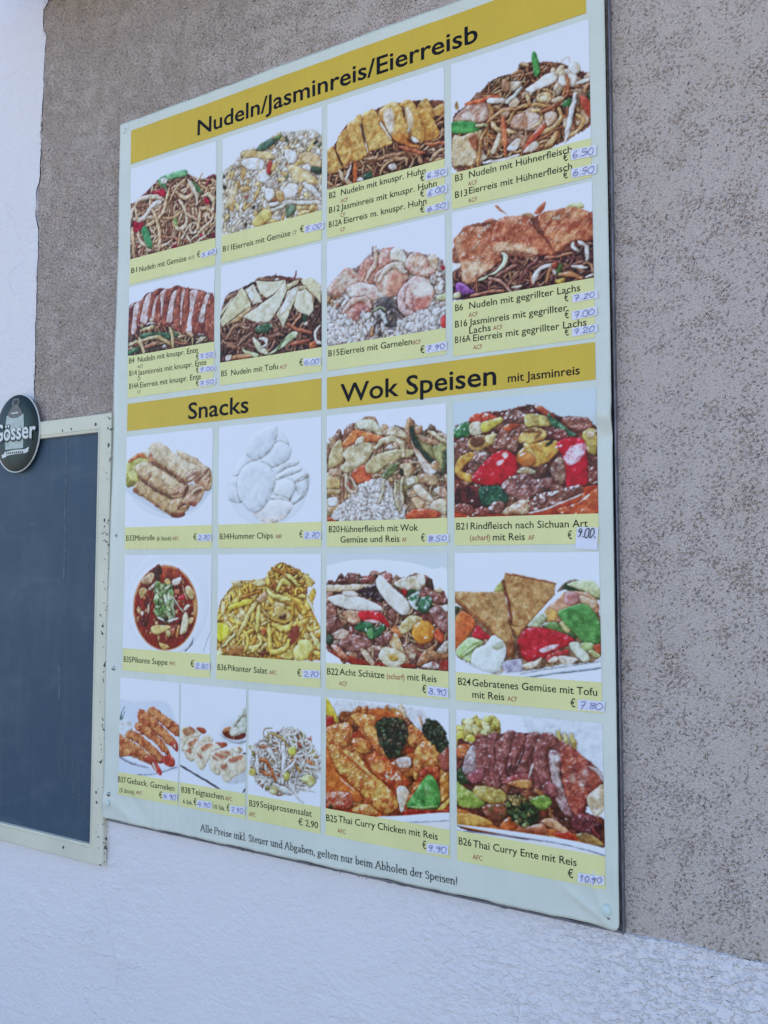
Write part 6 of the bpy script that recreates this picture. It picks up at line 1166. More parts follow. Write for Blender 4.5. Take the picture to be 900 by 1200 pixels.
# photo of a yellow shredded cabbage salad mound
TILES.append(('B36',-842,-640,9,-156,-195,'photo of a yellow shredded cabbage salad mound',14,(238,239,252),[
('base',([(-0.4,104.3),(5.1,81.5),(19.3,63.2),(44.6,43.8),(94.3,41.1),(107.7,24.6),(128.9,13.6),(160.3,25.4),(183.4,41.2),(175.9,60.4),(186.1,85.5),(201.3,114.3),(205.1,155.7),(191.4,162.7),(0.5,164.9)],(216,172,70),(190,134,52)),dict()),
('noodles',([(-0.4,104.3),(5.1,81.5),(19.3,63.2),(44.6,43.8),(94.3,41.1),(107.7,24.6),(128.9,13.6),(160.3,25.4),(183.4,41.2),(175.9,60.4),(186.1,85.5),(201.3,114.3),(205.1,155.7),(191.4,162.7),(0.5,164.9)],150,9.1,[(253,208,90),(250,194,74),(254,222,132),(242,172,66),(252,212,106)]),dict(L=69.6,curl=0.3,gloss=0.4,deep=0.86,sh=0.36)),
('bits',([(-0.4,104.3),(5.1,81.5),(19.3,63.2),(44.6,43.8),(94.3,41.1),(107.7,24.6),(128.9,13.6),(160.3,25.4),(183.4,41.2),(175.9,60.4),(186.1,85.5),(201.3,114.3),(205.1,155.7),(191.4,162.7),(0.5,164.9)],36,13.4,29.5,[(254,218,112),(250,202,88),(254,226,150)]),dict(asp=2.6,gloss=0.4,deep=0.9)),
('bits',([(25.9,139.1),(56.7,128.8),(100.4,118.3),(163.4,111.6),(148.1,141.9),(100.8,161.5),(26.2,161.3)],22,8,16.1,[(150,70,44),(170,100,50),(130,60,40)]),dict(asp=2)),
('noodles',([(-0.3,108.8),(67.5,97.6),(147.9,107.9),(203.7,114.2),(203.9,153.7),(0.4,162.7)],46,9.6,[(253,208,90),(250,194,74),(254,222,132),(242,172,66),(252,212,106)]),dict(L=58.9,curl=0.3,gloss=0.4,deep=0.9,sh=0.42)),
('noodles',([(105,26.8),(128.9,15.8),(160.3,26.5),(180.9,43.4),(168.3,69),(110.6,57.2)],26,8,[(253,208,90),(250,194,74),(254,222,132),(242,172,66),(252,212,106)]),dict(L=42.8,curl=0.6,gloss=0.4,deep=0.8)),
('tube',([(102.6,55.2),(116.1,70.1),(137.2,76.1),(150.3,80.1),(147.8,101.5),(126.9,106.5),(102.9,96.5),(83.8,79.6)],5.4,(206,160,66)),dict()),
('tube',([(99.9,55.2),(113.4,65.8),(145.1,71.6)],8.6,(238,224,120)),dict()),
('tube',([(78.3,75.3),(105.6,100.7)],3.2,(222,190,120)),dict()),
('tube',([(46.3,71.6),(72.7,63.3),(90.4,58.6)],4.3,(190,120,50)),dict()),
('tube',([(110.3,21.3),(131.7,31),(157.9,47.9)],4.3,(190,120,50)),dict()),
('tube',([(147.4,28.7),(162.9,25.4)],4.3,(190,120,50)),dict()),
('tube',([(136.9,30.9),(163,50)],5.9,(240,226,120)),dict()),
('tube',([(121.3,57),(131.8,41.8),(147.5,52.3)],8,(236,216,110)),dict()),
('poly',([(107.9,48.5),(115.8,41.9),(118.6,50.6),(110.6,53.9)],(160,90,44)),dict()),
('poly',([(135.8,51.4),(147.5,50.2),(145,56.6),(137.1,56.8)],(150,96,50)),dict()),
('poly',([(116.2,85.3),(132,82.7),(138.7,93.2),(129.5,100),(118.9,96)],(226,190,110)),dict()),
('poly',([(125.6,97.9),(136.1,94.4),(137.4,99.7),(126.9,101.1)],(90,40,40)),dict()),
('poly',([(81,73.1),(97.2,59.6),(101.3,68.3),(89.2,77.3)],(190,150,110)),dict(gloss=0.5)),
('poly',([(142.8,125.1),(158.2,109.6),(163.4,124.2),(148.1,141.9)],(130,56,40)),dict(bev=3.2)),
('poly',([(153.3,150.1),(163.5,134.8),(181.3,131.9),(188.9,148.2),(173.8,163.7),(155.9,162.7)],(238,220,120),(226,200,90)),dict(bev=8,gloss=0.4)),
('poly',([(130,162),(137.7,146.7),(148.1,150.4),(150.8,163)],(234,212,110)),dict(bev=5.4)),
('tube',([(105.7,111.6),(108.7,148.2),(116.7,154.2),(137.7,146.7),(142.9,135.8)],8,(246,214,96)),dict()),
('tube',([(75.9,110.5),(84.2,127.7),(89.8,140.5),(73.6,154.3)],7.5,(248,220,116)),dict()),
('tube',([(45.6,129.3),(64.7,97.7),(78.3,79.7)],9.6,(246,218,124)),dict()),
('tube',([(81.5,123.4),(85.2,83.9)],9.1,(236,218,110)),dict()),
('poly',([(-0.2,113.3),(25.7,119),(20.2,134.9),(3.1,142.4)],(226,206,40),(236,220,80)),dict(bev=5.4)),
('tube',([(11.8,150.9),(37.2,129.7)],7.5,(240,226,140)),dict()),
('tube',([(25.3,87.7),(67.3,75.6)],10.7,(232,206,60)),dict()),
('poly',([(21.8,151.5),(54.2,148.8),(51.5,161),(23.4,161.4)],(160,100,50),(190,130,70)),dict()),
('tube',([(178.5,68.8),(188.7,87.5)],5.4,(238,232,190)),dict()),
('tube',([(186.3,123.3),(201.3,143.4)],10.7,(238,224,140)),dict()),
('tube',([(113.7,111.3),(137.5,119),(147.9,107.9)],9.1,(246,214,96)),dict()),
('poly',([(182.6,151.7),(187.6,150.4),(187.7,162.9),(183.9,163.1)],(176,110,40)),dict()),
('poly',([(89.6,120.9),(97.7,118.4),(99.1,127),(92.4,128.4)],(200,100,60)),dict())],
9.1,[('B36',-839.7,-821.1,-180.4,'n'),('Pikanter Salat',-818.3,-738.9,-180,'k'),('AFC',-735.1,-721,-180.1,'r'),('€',-682.1,-675.2,-179.7,'k')],
[('2.70',[(-672.2,-169.2),(-640,-168.6),(-640,-180.4),(-672.1,-181.6)])]))
# photo of mixed meat, mushrooms and peppers on a round plate
TILES.append(('B22',-630,-429,9,-156,-195,'photo of mixed meat, mushrooms and peppers on a round plate',15,(204,216,216),[
('poly',([(-28.5,25.6),(-0.3,18.6),(36.9,11.2),(73.5,9),(106.6,10),(143.6,14),(177.1,22.6),(205,33.1),(217.6,164.9),(-27.8,181.1)],(244,246,250),(244,246,250)),dict(bev=1.5,bump=0,mott=0.1,shadow=0,soft=1.5)),
('base',([(-0.2,48.6),(18.2,42.6),(28.9,38),(63.2,34.2),(86.3,30.7),(101.5,27.3),(119,38.2),(153.2,30.3),(167.5,37.7),(181.6,50.4),(199,65),(201.7,163.9),(147.7,163.1),(81,164),(42.2,163),(15.7,148.7),(0,140.5)],(100,50,44),(130,70,60)),dict()),
('bits',([(-0.2,48.6),(18.2,42.6),(28.9,38),(63.2,34.2),(86.3,30.7),(101.5,27.3),(119,38.2),(153.2,30.3),(167.5,37.7),(181.6,50.4),(199,65),(201.7,163.9),(147.7,163.1),(81,164),(42.2,163),(15.7,148.7),(0,140.5)],120,12.5,27.5,[(140,90,80),(160,110,94),(120,70,64),(180,136,112),(110,60,56)]),dict(asp=1.8,bump=1,gloss=0.55,deep=0.55)),
('noodles',([(-0.2,48.6),(18.2,42.6),(28.9,38),(63.2,34.2),(86.3,30.7),(101.5,27.3),(119,38.2),(153.2,30.3),(167.5,37.7),(181.6,50.4),(199,65),(201.7,163.9),(147.7,163.1),(81,164),(42.2,163),(15.7,148.7),(0,140.5)],24,5,[(190,150,120),(206,176,140)]),dict(L=40,curl=0.4)),
('poly',([(4.9,147.1),(55.3,155.5),(98.6,159.6),(147.7,158.8),(142.9,163.4),(68.2,164.8),(37,162.2)],(130,30,20),(160,50,26)),dict(bev=2.5)),
('poly',([(-0.2,48.6),(23.6,47.2),(57.9,45.6),(78.6,47.5),(68.3,54.4),(42.2,57.1),(-0.2,56.7)],(206,170,130),(226,196,160)),dict(bev=5,bump=1.2,gloss=0.6,mott=1.4,shin=16)),
('poly',([(18.2,42.6),(28.9,37.3),(38.2,43.5)],(120,60,56)),dict(bev=4,bump=0.5,gloss=0.6,mott=1.1,shin=22)),
('poly',([(60.5,38.8),(68.3,33.1),(81.2,34.1),(81.2,43),(65.7,44.3)],(140,70,64)),dict(bev=5,bump=1.2,gloss=0.6,mott=1.4,shin=16)),
('poly',([(93.9,31.8),(101.5,27.7),(111.5,29.4),(112.7,39.4),(101.5,41.7)],(170,100,90)),dict(bev=5,bump=1.2,gloss=0.6,mott=1.4,shin=16)),
('poly',([(116.5,42.6),(133.8,34.8),(153.2,31.3),(165.2,32.3),(166.3,46.3),(153.1,55.2),(133.7,53.3),(121.4,49.1)],(206,176,130),(230,216,190)),dict(bev=5,bump=1.2,gloss=0.6,mott=1.4,shin=16)),
('poly',([(153.2,31.3),(164,30.8),(166.3,42),(157.9,44.3)],(240,232,214)),dict(bev=4,bump=0.5,gloss=0.6,mott=1.1,shin=22)),
('poly',([(160.3,48.6),(172.2,50.6),(188.6,61),(190.8,71.5),(179.2,69.7)],(140,86,80)),dict(bev=5,bump=1.2,gloss=0.6,mott=1.4,shin=16)),
('poly',([(179.3,51.5),(188.7,48.2),(193.3,53.4),(186.3,55.7)],(222,200,160)),dict(bev=4,bump=0.5,gloss=0.6,mott=1.1,shin=22)),
('poly',([(188.6,65.2),(199,62.9),(198.9,72.4),(190.8,71.5)],(150,90,80)),dict(bev=5,bump=1.2,gloss=0.6,mott=1.4,shin=16)),
('poly',([(52.7,56.9),(76,47.6),(86.3,43),(93.9,54),(101.4,56.1),(96.4,71.7),(78.6,66.5)],(56,34,40),(36,22,28)),dict(bev=4,bump=1.2,gloss=0.8)),
('tube',([(83.8,30.1),(90.1,36.3)],4.5,(50,34,36)),dict()),
('poly',([(0.7,68.2),(23.6,61.5),(50.1,62.6),(76,69.9),(95.1,78.3),(91.3,84),(55.3,85),(23.6,80.2)],(238,228,214),(222,206,186)),dict(bev=5,bump=0.4,gloss=0.5)),
('poly',([(28.9,57.3),(47.5,55.9),(55.3,62.5),(31.6,63)],(236,226,212)),dict(bev=3.5)),
('poly',([(86.8,37.4),(93.9,31.8),(101.5,37.3),(111.5,47.1),(136.1,66.4),(142.8,81.4),(131.1,89.4),(111.4,77.9),(96.4,62.8),(86.8,48.5)],(240,232,218),(226,210,186)),dict(bev=5.5,bump=0.3,gloss=0.6)),
('poly',([(137.3,62),(143.4,54.3),(153.1,53),(162.6,59.3),(175.7,63.4),(175.6,76.2),(167.2,86.1),(148.1,79.1),(140.9,72.8)],(206,222,216),(60,110,76)),dict(bev=3.5,bump=1,mott=2.2,gloss=0.5)),
('tube',([(138.5,62),(143.4,55.3),(150.7,54.1)],5.5,(30,86,56)),dict()),
('tube',([(153,74.6),(167.3,82.9),(174.4,74.1)],4,(36,86,60)),dict()),
('tube',([(157.8,61.6),(153,72.5)],3.5,(40,90,66)),dict()),
('poly',([(167.9,59.7),(167.3,61),(165.9,62),(163.8,62.7),(161.4,62.7),(159.3,62.2),(157.9,61.2),(157.4,59.9),(157.9,58.5),(159.4,57.5),(161.5,56.8),(163.8,56.8),(165.9,57.3),(167.4,58.4)],(160,90,90)),dict()),
('poly',([(128.8,53.4),(133.7,51.2),(137.3,57.6),(133.6,62.1)],(196,30,40)),dict()),
('poly',([(30.3,86.9),(55.3,86.1),(59.2,101.7),(47.5,106.6),(34.3,98.1)],(206,150,110),(180,110,84)),dict(bev=5,bump=1.2,gloss=0.6,mott=1.4,shin=16)),
('poly',([(0.7,78.5),(12.9,78.2),(18.3,96.3),(7.6,117.3),(0.8,113)],(150,100,92)),dict(bev=5,bump=1.2,gloss=0.6,mott=1.4,shin=16)),
('poly',([(56.6,86.1),(86.2,85.2),(96.3,89.4),(108.8,104.3),(103.8,106.7),(93.8,100.5),(63.1,99.3)],(206,24,36),(186,16,28)),dict(bev=3.5,bump=0.2,gloss=0.6)),
('poly',([(65.7,99.3),(81.1,97.6),(93.8,101.1),(76,102.5)],(236,206,206)),dict(bev=1,shadow=0)),
('poly',([(49.6,112.2),(57.9,102.9),(76,102.2),(86.1,109.6),(98.8,103.6),(101.3,110.1),(91.2,120.4),(78.5,125.9),(68.2,117)],(44,104,64),(30,80,50)),dict(bev=4,bump=0.2,gloss=0.7)),
('poly',([(70.8,114.7),(79.8,109.9),(81,125.3),(72.1,123.5)],(90,150,90)),dict(bev=2.5)),
('poly',([(123.6,108.1),(133.5,94.7),(145.7,88.9),(162.4,93.7),(152.8,102.7),(133.4,115.3),(123.6,117.9)],(214,190,130),(196,150,90)),dict(bev=4,bump=0.5,gloss=0.6,mott=1.1,shin=22)),
('poly',([(111.2,113),(118.7,104),(128.5,118.8),(123.6,121.2)],(206,110,60)),dict(bev=4,bump=0.5,gloss=0.6,mott=1.1,shin=22)),
('poly',([(181,111.8),(179.2,119.3),(174.2,125.4),(166.9,129.1),(158.9,129.5),(151.6,126.5),(146.6,120.8),(144.8,113.4),(146.7,105.8),(151.8,99.6),(159.1,96),(167.1,95.7),(174.3,98.8),(179.3,104.5)],(222,134,44),(206,110,36)),dict(bev=12.5,bump=0.2,gloss=0.5)),
('poly',([(180,118.7),(183.6,106.8),(195.1,115.9),(190.4,126.7)],(206,76,44)),dict(bev=4,bump=0.5,gloss=0.6,mott=1.1,shin=22)),
('poly',([(108.7,130.6),(118.7,114.9),(129.6,133.9),(133.2,146.7),(118.6,141)],(222,206,170),(206,150,90)),dict(bev=4,bump=0.5,gloss=0.6,mott=1.1,shin=22)),
('poly',([(89.9,149.2),(101.2,136.5),(123.5,140.8),(135.7,150.9),(123.4,163.5),(103.6,163.7)],(230,216,186),(206,180,130)),dict(bev=6.5,bump=1.2,gloss=0.4)),
('poly',([(106.2,148.2),(118.6,146.5),(123.4,153.8),(111.1,156.7)],(200,160,80)),dict(bev=2.5,shadow=0)),
('poly',([(152.5,156.4),(164.5,138.6),(185.8,126.9),(178.7,137.8),(200,139.9),(200,146.2),(171.5,153.1),(157.3,160.4)],(170,116,76),(140,86,56)),dict(bev=4,bump=0.5,gloss=0.6,mott=1.1,shin=22)),
('poly',([(183.4,137.6),(200.2,122),(200,138.8),(188,140.5)],(216,206,190),(150,120,100)),dict(bev=5,bump=1.2,gloss=0.6,mott=1.4,shin=16)),
('poly',([(159.6,161.3),(176.2,152.8),(187.9,158.5),(180.8,163.1)],(206,190,180),(150,80,70)),dict(bev=5,bump=1.2,gloss=0.6,mott=1.4,shin=16)),
('poly',([(187.9,152.1),(199.9,149.3),(199.8,161.9),(190.1,163.6)],(160,50,40)),dict(bev=4,bump=0.5,gloss=0.6,mott=1.1,shin=22)),
('poly',([(133.3,138.1),(145.5,128.8),(152.6,139.2),(147.7,152.4),(138.1,148.6)],(206,180,150),(150,96,76)),dict(bev=5,bump=1.2,gloss=0.6,mott=1.4,shin=16)),
('poly',([(29,130),(42.2,120.3),(73.4,125.7),(75.9,136.6),(55.3,146.6),(34.3,143.2)],(150,96,84),(116,66,60)),dict(bev=5,bump=1.2,gloss=0.6,mott=1.4,shin=16)),
('poly',([(10.3,121.7),(26.3,113.1),(39.6,118.2),(29,130),(15.7,128.3)],(200,160,136),(150,100,90)),dict(bev=5,bump=1.2,gloss=0.6,mott=1.4,shin=16)),
('poly',([(57.9,142),(70.8,143.6),(83.5,160.5),(75.9,163.2)],(206,170,140)),dict(bev=5,bump=1.2,gloss=0.6,mott=1.4,shin=16)),
('poly',([(88.7,125),(106.3,115.4),(113.7,119.5),(103.7,133.1),(91.2,133.7)],(150,96,86),(110,60,56)),dict(bev=5,bump=1.2,gloss=0.6,mott=1.4,shin=16)),
('poly',([(0.8,124.4),(11.6,123.9),(10.3,135.4),(1.7,138.1)],(36,64,46)),dict(bev=4,bump=0.5,gloss=0.6,mott=1.1,shin=22)),
('poly',([(9,137.7),(21,139.4),(38.3,155.4),(31.7,158),(15.7,148.7)],(196,120,90)),dict(bev=5,bump=1.2,gloss=0.6,mott=1.4,shin=16)),
('poly',([(172,82.7),(188.5,73.7),(200.5,79.8),(200.3,109.3),(188.3,105.6)],(150,100,92),(120,76,70)),dict(bev=5,bump=1.2,gloss=0.6,mott=1.4,shin=16)),
('poly',([(190.8,75.8),(200.6,72.4),(200.5,81.9)],(230,226,216)),dict(bev=4,bump=0.5,gloss=0.6,mott=1.1,shin=22)),
('bits',([(-0.2,48.6),(18.2,42.6),(28.9,38),(63.2,34.2),(86.3,30.7),(101.5,27.3),(119,38.2),(153.2,30.3),(167.5,37.7),(181.6,50.4),(199,65),(201.7,163.9),(147.7,163.1),(81,164),(42.2,163),(15.7,148.7),(0,140.5)],30,2,4,[(255,245,240)]),dict(deep=1,shadow=0,gloss=0,jag=0.2))],
9.5,[('B22',-627.7,-608.4,-173.4,'n'),('Acht Schätze',-606.2,-530.2,-172.8,'k'),('(scharf)',-526.4,-497.4,-172.8,'R'),('mit Reis',-492.8,-447,-172.5,'k'),('ACF',-607,-593,-188.2,'r'),('€',-469.4,-463.5,-188.4,'k')],
[('8.90',[(-461.1,-178.2),(-429,-179),(-428.7,-192.1),(-461.1,-192)])]))
# photo of fried tofu triangles with mixed vegetables
TILES.append(('B24',-418,-218.5,9,-156,-195,'photo of fried tofu triangles with mixed vegetables',16,(238,239,252),[
('poly',([(-0.3,142.8),(38.1,161.1),(97,159.8),(167.8,143),(199.2,136.4),(199.5,122.1),(-0.2,127.1)],(226,230,240),(216,222,234)),dict(bev=5.2,bump=0,shadow=0,mott=0.2)),
('poly',([(86.4,163),(132.9,153),(199.2,137.6),(199,147.1),(167.7,152.7),(112.4,164.2)],(236,239,246),(226,230,240)),dict(bev=3.1,bump=0,mott=0.1,shadow=0)),
('tube',([(99.5,165.6),(142.9,157.3),(199,146.9)],2.3,(110,130,150)),dict(shadow=0)),
('tube',([(91.7,161.7),(133,152),(199.2,138.3)],2.1,(170,184,204)),dict(shadow=0)),
('poly',([(4.8,137.3),(21.6,151.9),(46.3,161.9),(65.2,163.2),(70.7,148.9),(24.5,141.4)],(226,216,206)),dict(bev=5.2,shadow=0,soft=3)),
('base',([(0.3,74.6),(-0.3,137.5),(27.1,151.5),(97,157.3),(143.1,147),(198.3,134.1),(199.4,79),(169.3,60.4),(118.5,98.9)],(150,120,90),(110,80,60)),dict()),
('poly',([(57.1,53),(69.4,38.2),(74.6,54.8)],(176,176,96)),dict(bev=2.1)),
('poly',([(144.7,51),(154.8,39.8),(167.3,35),(174.6,39.5),(154.7,48.4)],(130,116,106)),dict(bev=3.1)),
('poly',([(152.3,44.7),(157.3,40.5),(176.9,44.4),(174.3,53),(157.2,49.6)],(40,70,40)),dict(bev=2.6,gloss=0.5)),
('poly',([(157.3,41.5),(184.4,35.3),(198.6,45.3),(199.8,59.7),(188.8,58.7),(169.6,46.9)],(214,218,160),(190,196,130)),dict(bev=4.7,bump=0.35,gloss=0.45,mott=0.9,shin=24)),
('tube',([(174.4,49.3),(191.2,58.7),(199.8,60.9)],2.6,(90,120,60)),dict()),
('poly',([(127.8,76.2),(144.5,60.9),(157.1,51.3),(184.1,52.8),(197.1,64.6),(195.6,76.7),(169,79.9),(149,90.3),(128.8,92.3)],(214,150,116),(190,120,90)),dict(bev=4.7,bump=0.35,gloss=0.45,mott=0.9,shin=24)),
('poly',([(157.1,52),(174.3,55.4),(169.2,67.7),(154.4,65.6)],(190,130,130)),dict(bev=3.6)),
('poly',([(127.8,77.4),(136.7,73.5),(144.2,80.7),(141.5,89.4),(128.8,92.3)],(206,140,70),(226,170,90)),dict(bev=4.7,bump=0.35,gloss=0.45,mott=0.9,shin=24)),
('poly',([(174.3,55.4),(197.1,64.6),(193.3,71.9),(178.9,69.9)],(222,186,150)),dict(bev=3.6)),
('poly',([(104.3,99.4),(113.6,86.6),(127.8,79.9),(130.2,88.5),(118.5,98.9)],(190,196,150),(150,156,110)),dict(bev=4.7,bump=0.35,gloss=0.45,mott=0.9,shin=24)),
('poly',([(127.5,93.6),(144,91.7),(153.7,107.3),(133.7,108.2)],(100,130,70),(70,100,50)),dict(bev=4.7,bump=0.35,gloss=0.45,mott=0.9,shin=24)),
('poly',([(146.5,92.9),(154,88.9),(161.2,102.1),(156.2,106)],(196,186,120)),dict(bev=4.7,bump=0.35,gloss=0.45,mott=0.9,shin=24)),
('poly',([(153.7,107.3),(163.7,102),(168.4,111.5),(158.5,114.4)],(60,90,50)),dict(bev=4.7,bump=0.35,gloss=0.45,mott=0.9,shin=24)),
('poly',([(0.1,95.6),(8.2,82.2),(19.5,83.2),(30.5,97.1),(24.8,107.7),(-0.2,134.9)],(222,106,50),(206,86,44)),dict(bev=4.7,bump=0.35,gloss=0.45,mott=0.9,shin=24)),
('poly',([(24.7,115.5),(33.2,99.6),(41.4,107),(55,115.4),(38.5,118.7)],(190,30,44),(170,20,36)),dict(bev=4.7,bump=0.35,gloss=0.45,mott=0.9,shin=24)),
('poly',([(0.6,138.8),(13.5,121.2),(24.7,116.8),(41.3,122.5),(27.3,138.6),(24.4,151.7)],(160,196,110),(190,216,150)),dict(bev=4.7,bump=0.35,gloss=0.45,mott=0.9,shin=24)),
('tube',([(10.5,142.2),(35.7,124)],3.6,(190,220,150)),dict()),
('poly',([(0.3,75.9),(6.8,75.7),(5.3,82.3),(0.2,85.1)],(70,80,50)),dict()),
('poly',([(-0.1,54),(39.2,54.1),(71.9,52.8),(78.2,87.8),(85.7,117.8),(84.6,141),(73.6,136.1),(57.7,114),(30.6,89.3),(-0.2,69.3)],(196,146,94),(166,112,66)),dict(bev=3.6,bump=0.6,gloss=0.15,mott=1.4,sm=0,jag=0.4)),
('tube',([(-0.2,64),(30.6,88),(57.7,111.5),(76.2,138.5)],4.2,(150,92,56)),dict(shadow=0)),
('poly',([(71,128.6),(81.8,112.9),(85.3,127.9),(84.1,141.1),(73.5,138.6)],(150,92,56)),dict(bev=3.6,bump=0.6,gloss=0.15,mott=1.4,sm=0,jag=0.4)),
('poly',([(73.6,27.2),(90.9,31.6),(142.3,40.7),(140.8,56),(103.1,97),(89.7,113.9),(80.7,100.4),(77.1,70),(68.9,39.5)],(190,138,86),(160,106,62)),dict(bev=3.6,bump=0.6,gloss=0.15,mott=1.4,sm=0,jag=0.4)),
('tube',([(73.6,28.7),(106.6,34),(142.3,41.6)],3.1,(150,90,60)),dict(shadow=0)),
('tube',([(70,36.9),(78.4,70),(80.7,97.8)],4.7,(130,70,46)),dict(shadow=0)),
('poly',([(80.7,97.8),(92.6,99.9),(103.1,97),(91.1,113.8)],(206,150,90),(176,116,66)),dict(bev=3.6,bump=0.6,gloss=0.15,mott=1.4,sm=0,jag=0.4)),
('tube',([(103.3,79.4),(107.1,89.3)],1.6,(236,206,140)),dict(shadow=0)),
('tube',([(98.2,72),(108.6,73)],1.3,(230,200,140)),dict(shadow=0)),
('poly',([(89.5,127.7),(91,115.1),(100.4,102.1),(116,99),(143.8,102.8),(167.1,114.5),(143.4,127.4),(128.1,138.1),(105,144.9),(94.7,137.5)],(196,30,44),(170,18,34)),dict(bev=6.8,bump=0.25,gloss=0.5)),
('poly',([(119.4,128.6),(133.4,121.7),(146,119.9),(140.9,125.1),(125.7,132)],(236,206,222)),dict(bev=1.3,shadow=0,jag=0.8)),
('poly',([(128.1,138.1),(143.4,128.6),(153.3,131.7),(133.1,145.1)],(190,60,60)),dict(bev=4.7,bump=0.35,gloss=0.45,mott=0.9,shin=24)),
('poly',([(144.2,79.4),(154.3,73),(182.6,66.9),(199.2,91),(198.7,114.9),(178.1,115.9),(168.5,106.7),(153.9,92.6)],(84,140,70),(60,110,54)),dict(bev=4.2,bump=0.4,gloss=0.35)),
('poly',([(23,149.2),(27.3,133.5),(44,124.9),(56.4,112),(72.4,124.8),(70.8,143.9),(62.5,160.8),(43.6,160.8),(28.5,155.3)],(236,240,232),(216,224,206)),dict(bev=6.8,bump=0.3,gloss=0.4)),
('poly',([(52.1,127.1),(65.7,118.8),(71,126.1),(60.2,131.7)],(186,196,170)),dict(bev=2.6,shadow=0)),
('poly',([(68.1,149.1),(73.4,145),(94.6,141.2),(97.5,157.3),(73.2,161.4),(67.4,155.4)],(176,166,186),(150,140,166)),dict(bev=2.6,bump=0.7,sm=0)),
('poly',([(95.8,149.9),(110.1,144),(123,138.3),(117.8,148.5),(102.2,155)],(236,220,190)),dict(bev=4.7,bump=0.35,gloss=0.45,mott=0.9,shin=24)),
('poly',([(130.6,142.8),(140.8,134.9),(145.7,139.5),(138.1,144.8)],(226,206,180)),dict(bev=4.7,bump=0.35,gloss=0.45,mott=0.9,shin=24)),
('poly',([(144.5,135.9),(153.2,134.2),(170.4,136.9),(162.9,143.3),(150.6,145.3)],(236,222,196),(206,180,150)),dict(bev=4.7,bump=0.35,gloss=0.45,mott=0.9,shin=24)),
('poly',([(158.4,119.3),(170.8,116.3),(185,134.8),(177.6,140.5),(168,133.4)],(216,216,186),(190,186,150)),dict(bev=4.7,bump=0.35,gloss=0.45,mott=0.9,shin=24)),
('poly',([(173.2,117.4),(190.1,116.5),(189.9,124.9),(180.3,126.7)],(170,196,120)),dict(bev=4.7,bump=0.35,gloss=0.45,mott=0.9,shin=24)),
('poly',([(190.1,118.9),(198.7,117.3),(198.5,128.1),(192.3,127.2)],(206,90,60)),dict(bev=4.7,bump=0.35,gloss=0.45,mott=0.9,shin=24)),
('poly',([(182.7,127.7),(189.9,124.9),(198.4,131.7),(192.1,134.9)],(200,210,140)),dict(bev=4.7,bump=0.35,gloss=0.45,mott=0.9,shin=24)),
('poly',([(150.9,127),(158.3,126.6),(155.7,134)],(196,50,50)),dict()),
('poly',([(86.9,127.8),(90.9,122.6),(94.6,140),(89.4,137.7)],(100,50,46)),dict())],
9.3,[('B24',-414.4,-395.9,-173.3,'n'),('Gebratenes Gemüse mit Tofu',-393.4,-224.4,-173.4,'k'),('mit Reis',-393.6,-347.9,-189.3,'k'),('ACF',-343.4,-330.2,-189.5,'r'),('€',-258.5,-252.4,-190.2,'k')],
[('7.80',[(-248.5,-179.7),(-214.6,-179.8),(-215.8,-192.4),(-249.5,-193)])]))
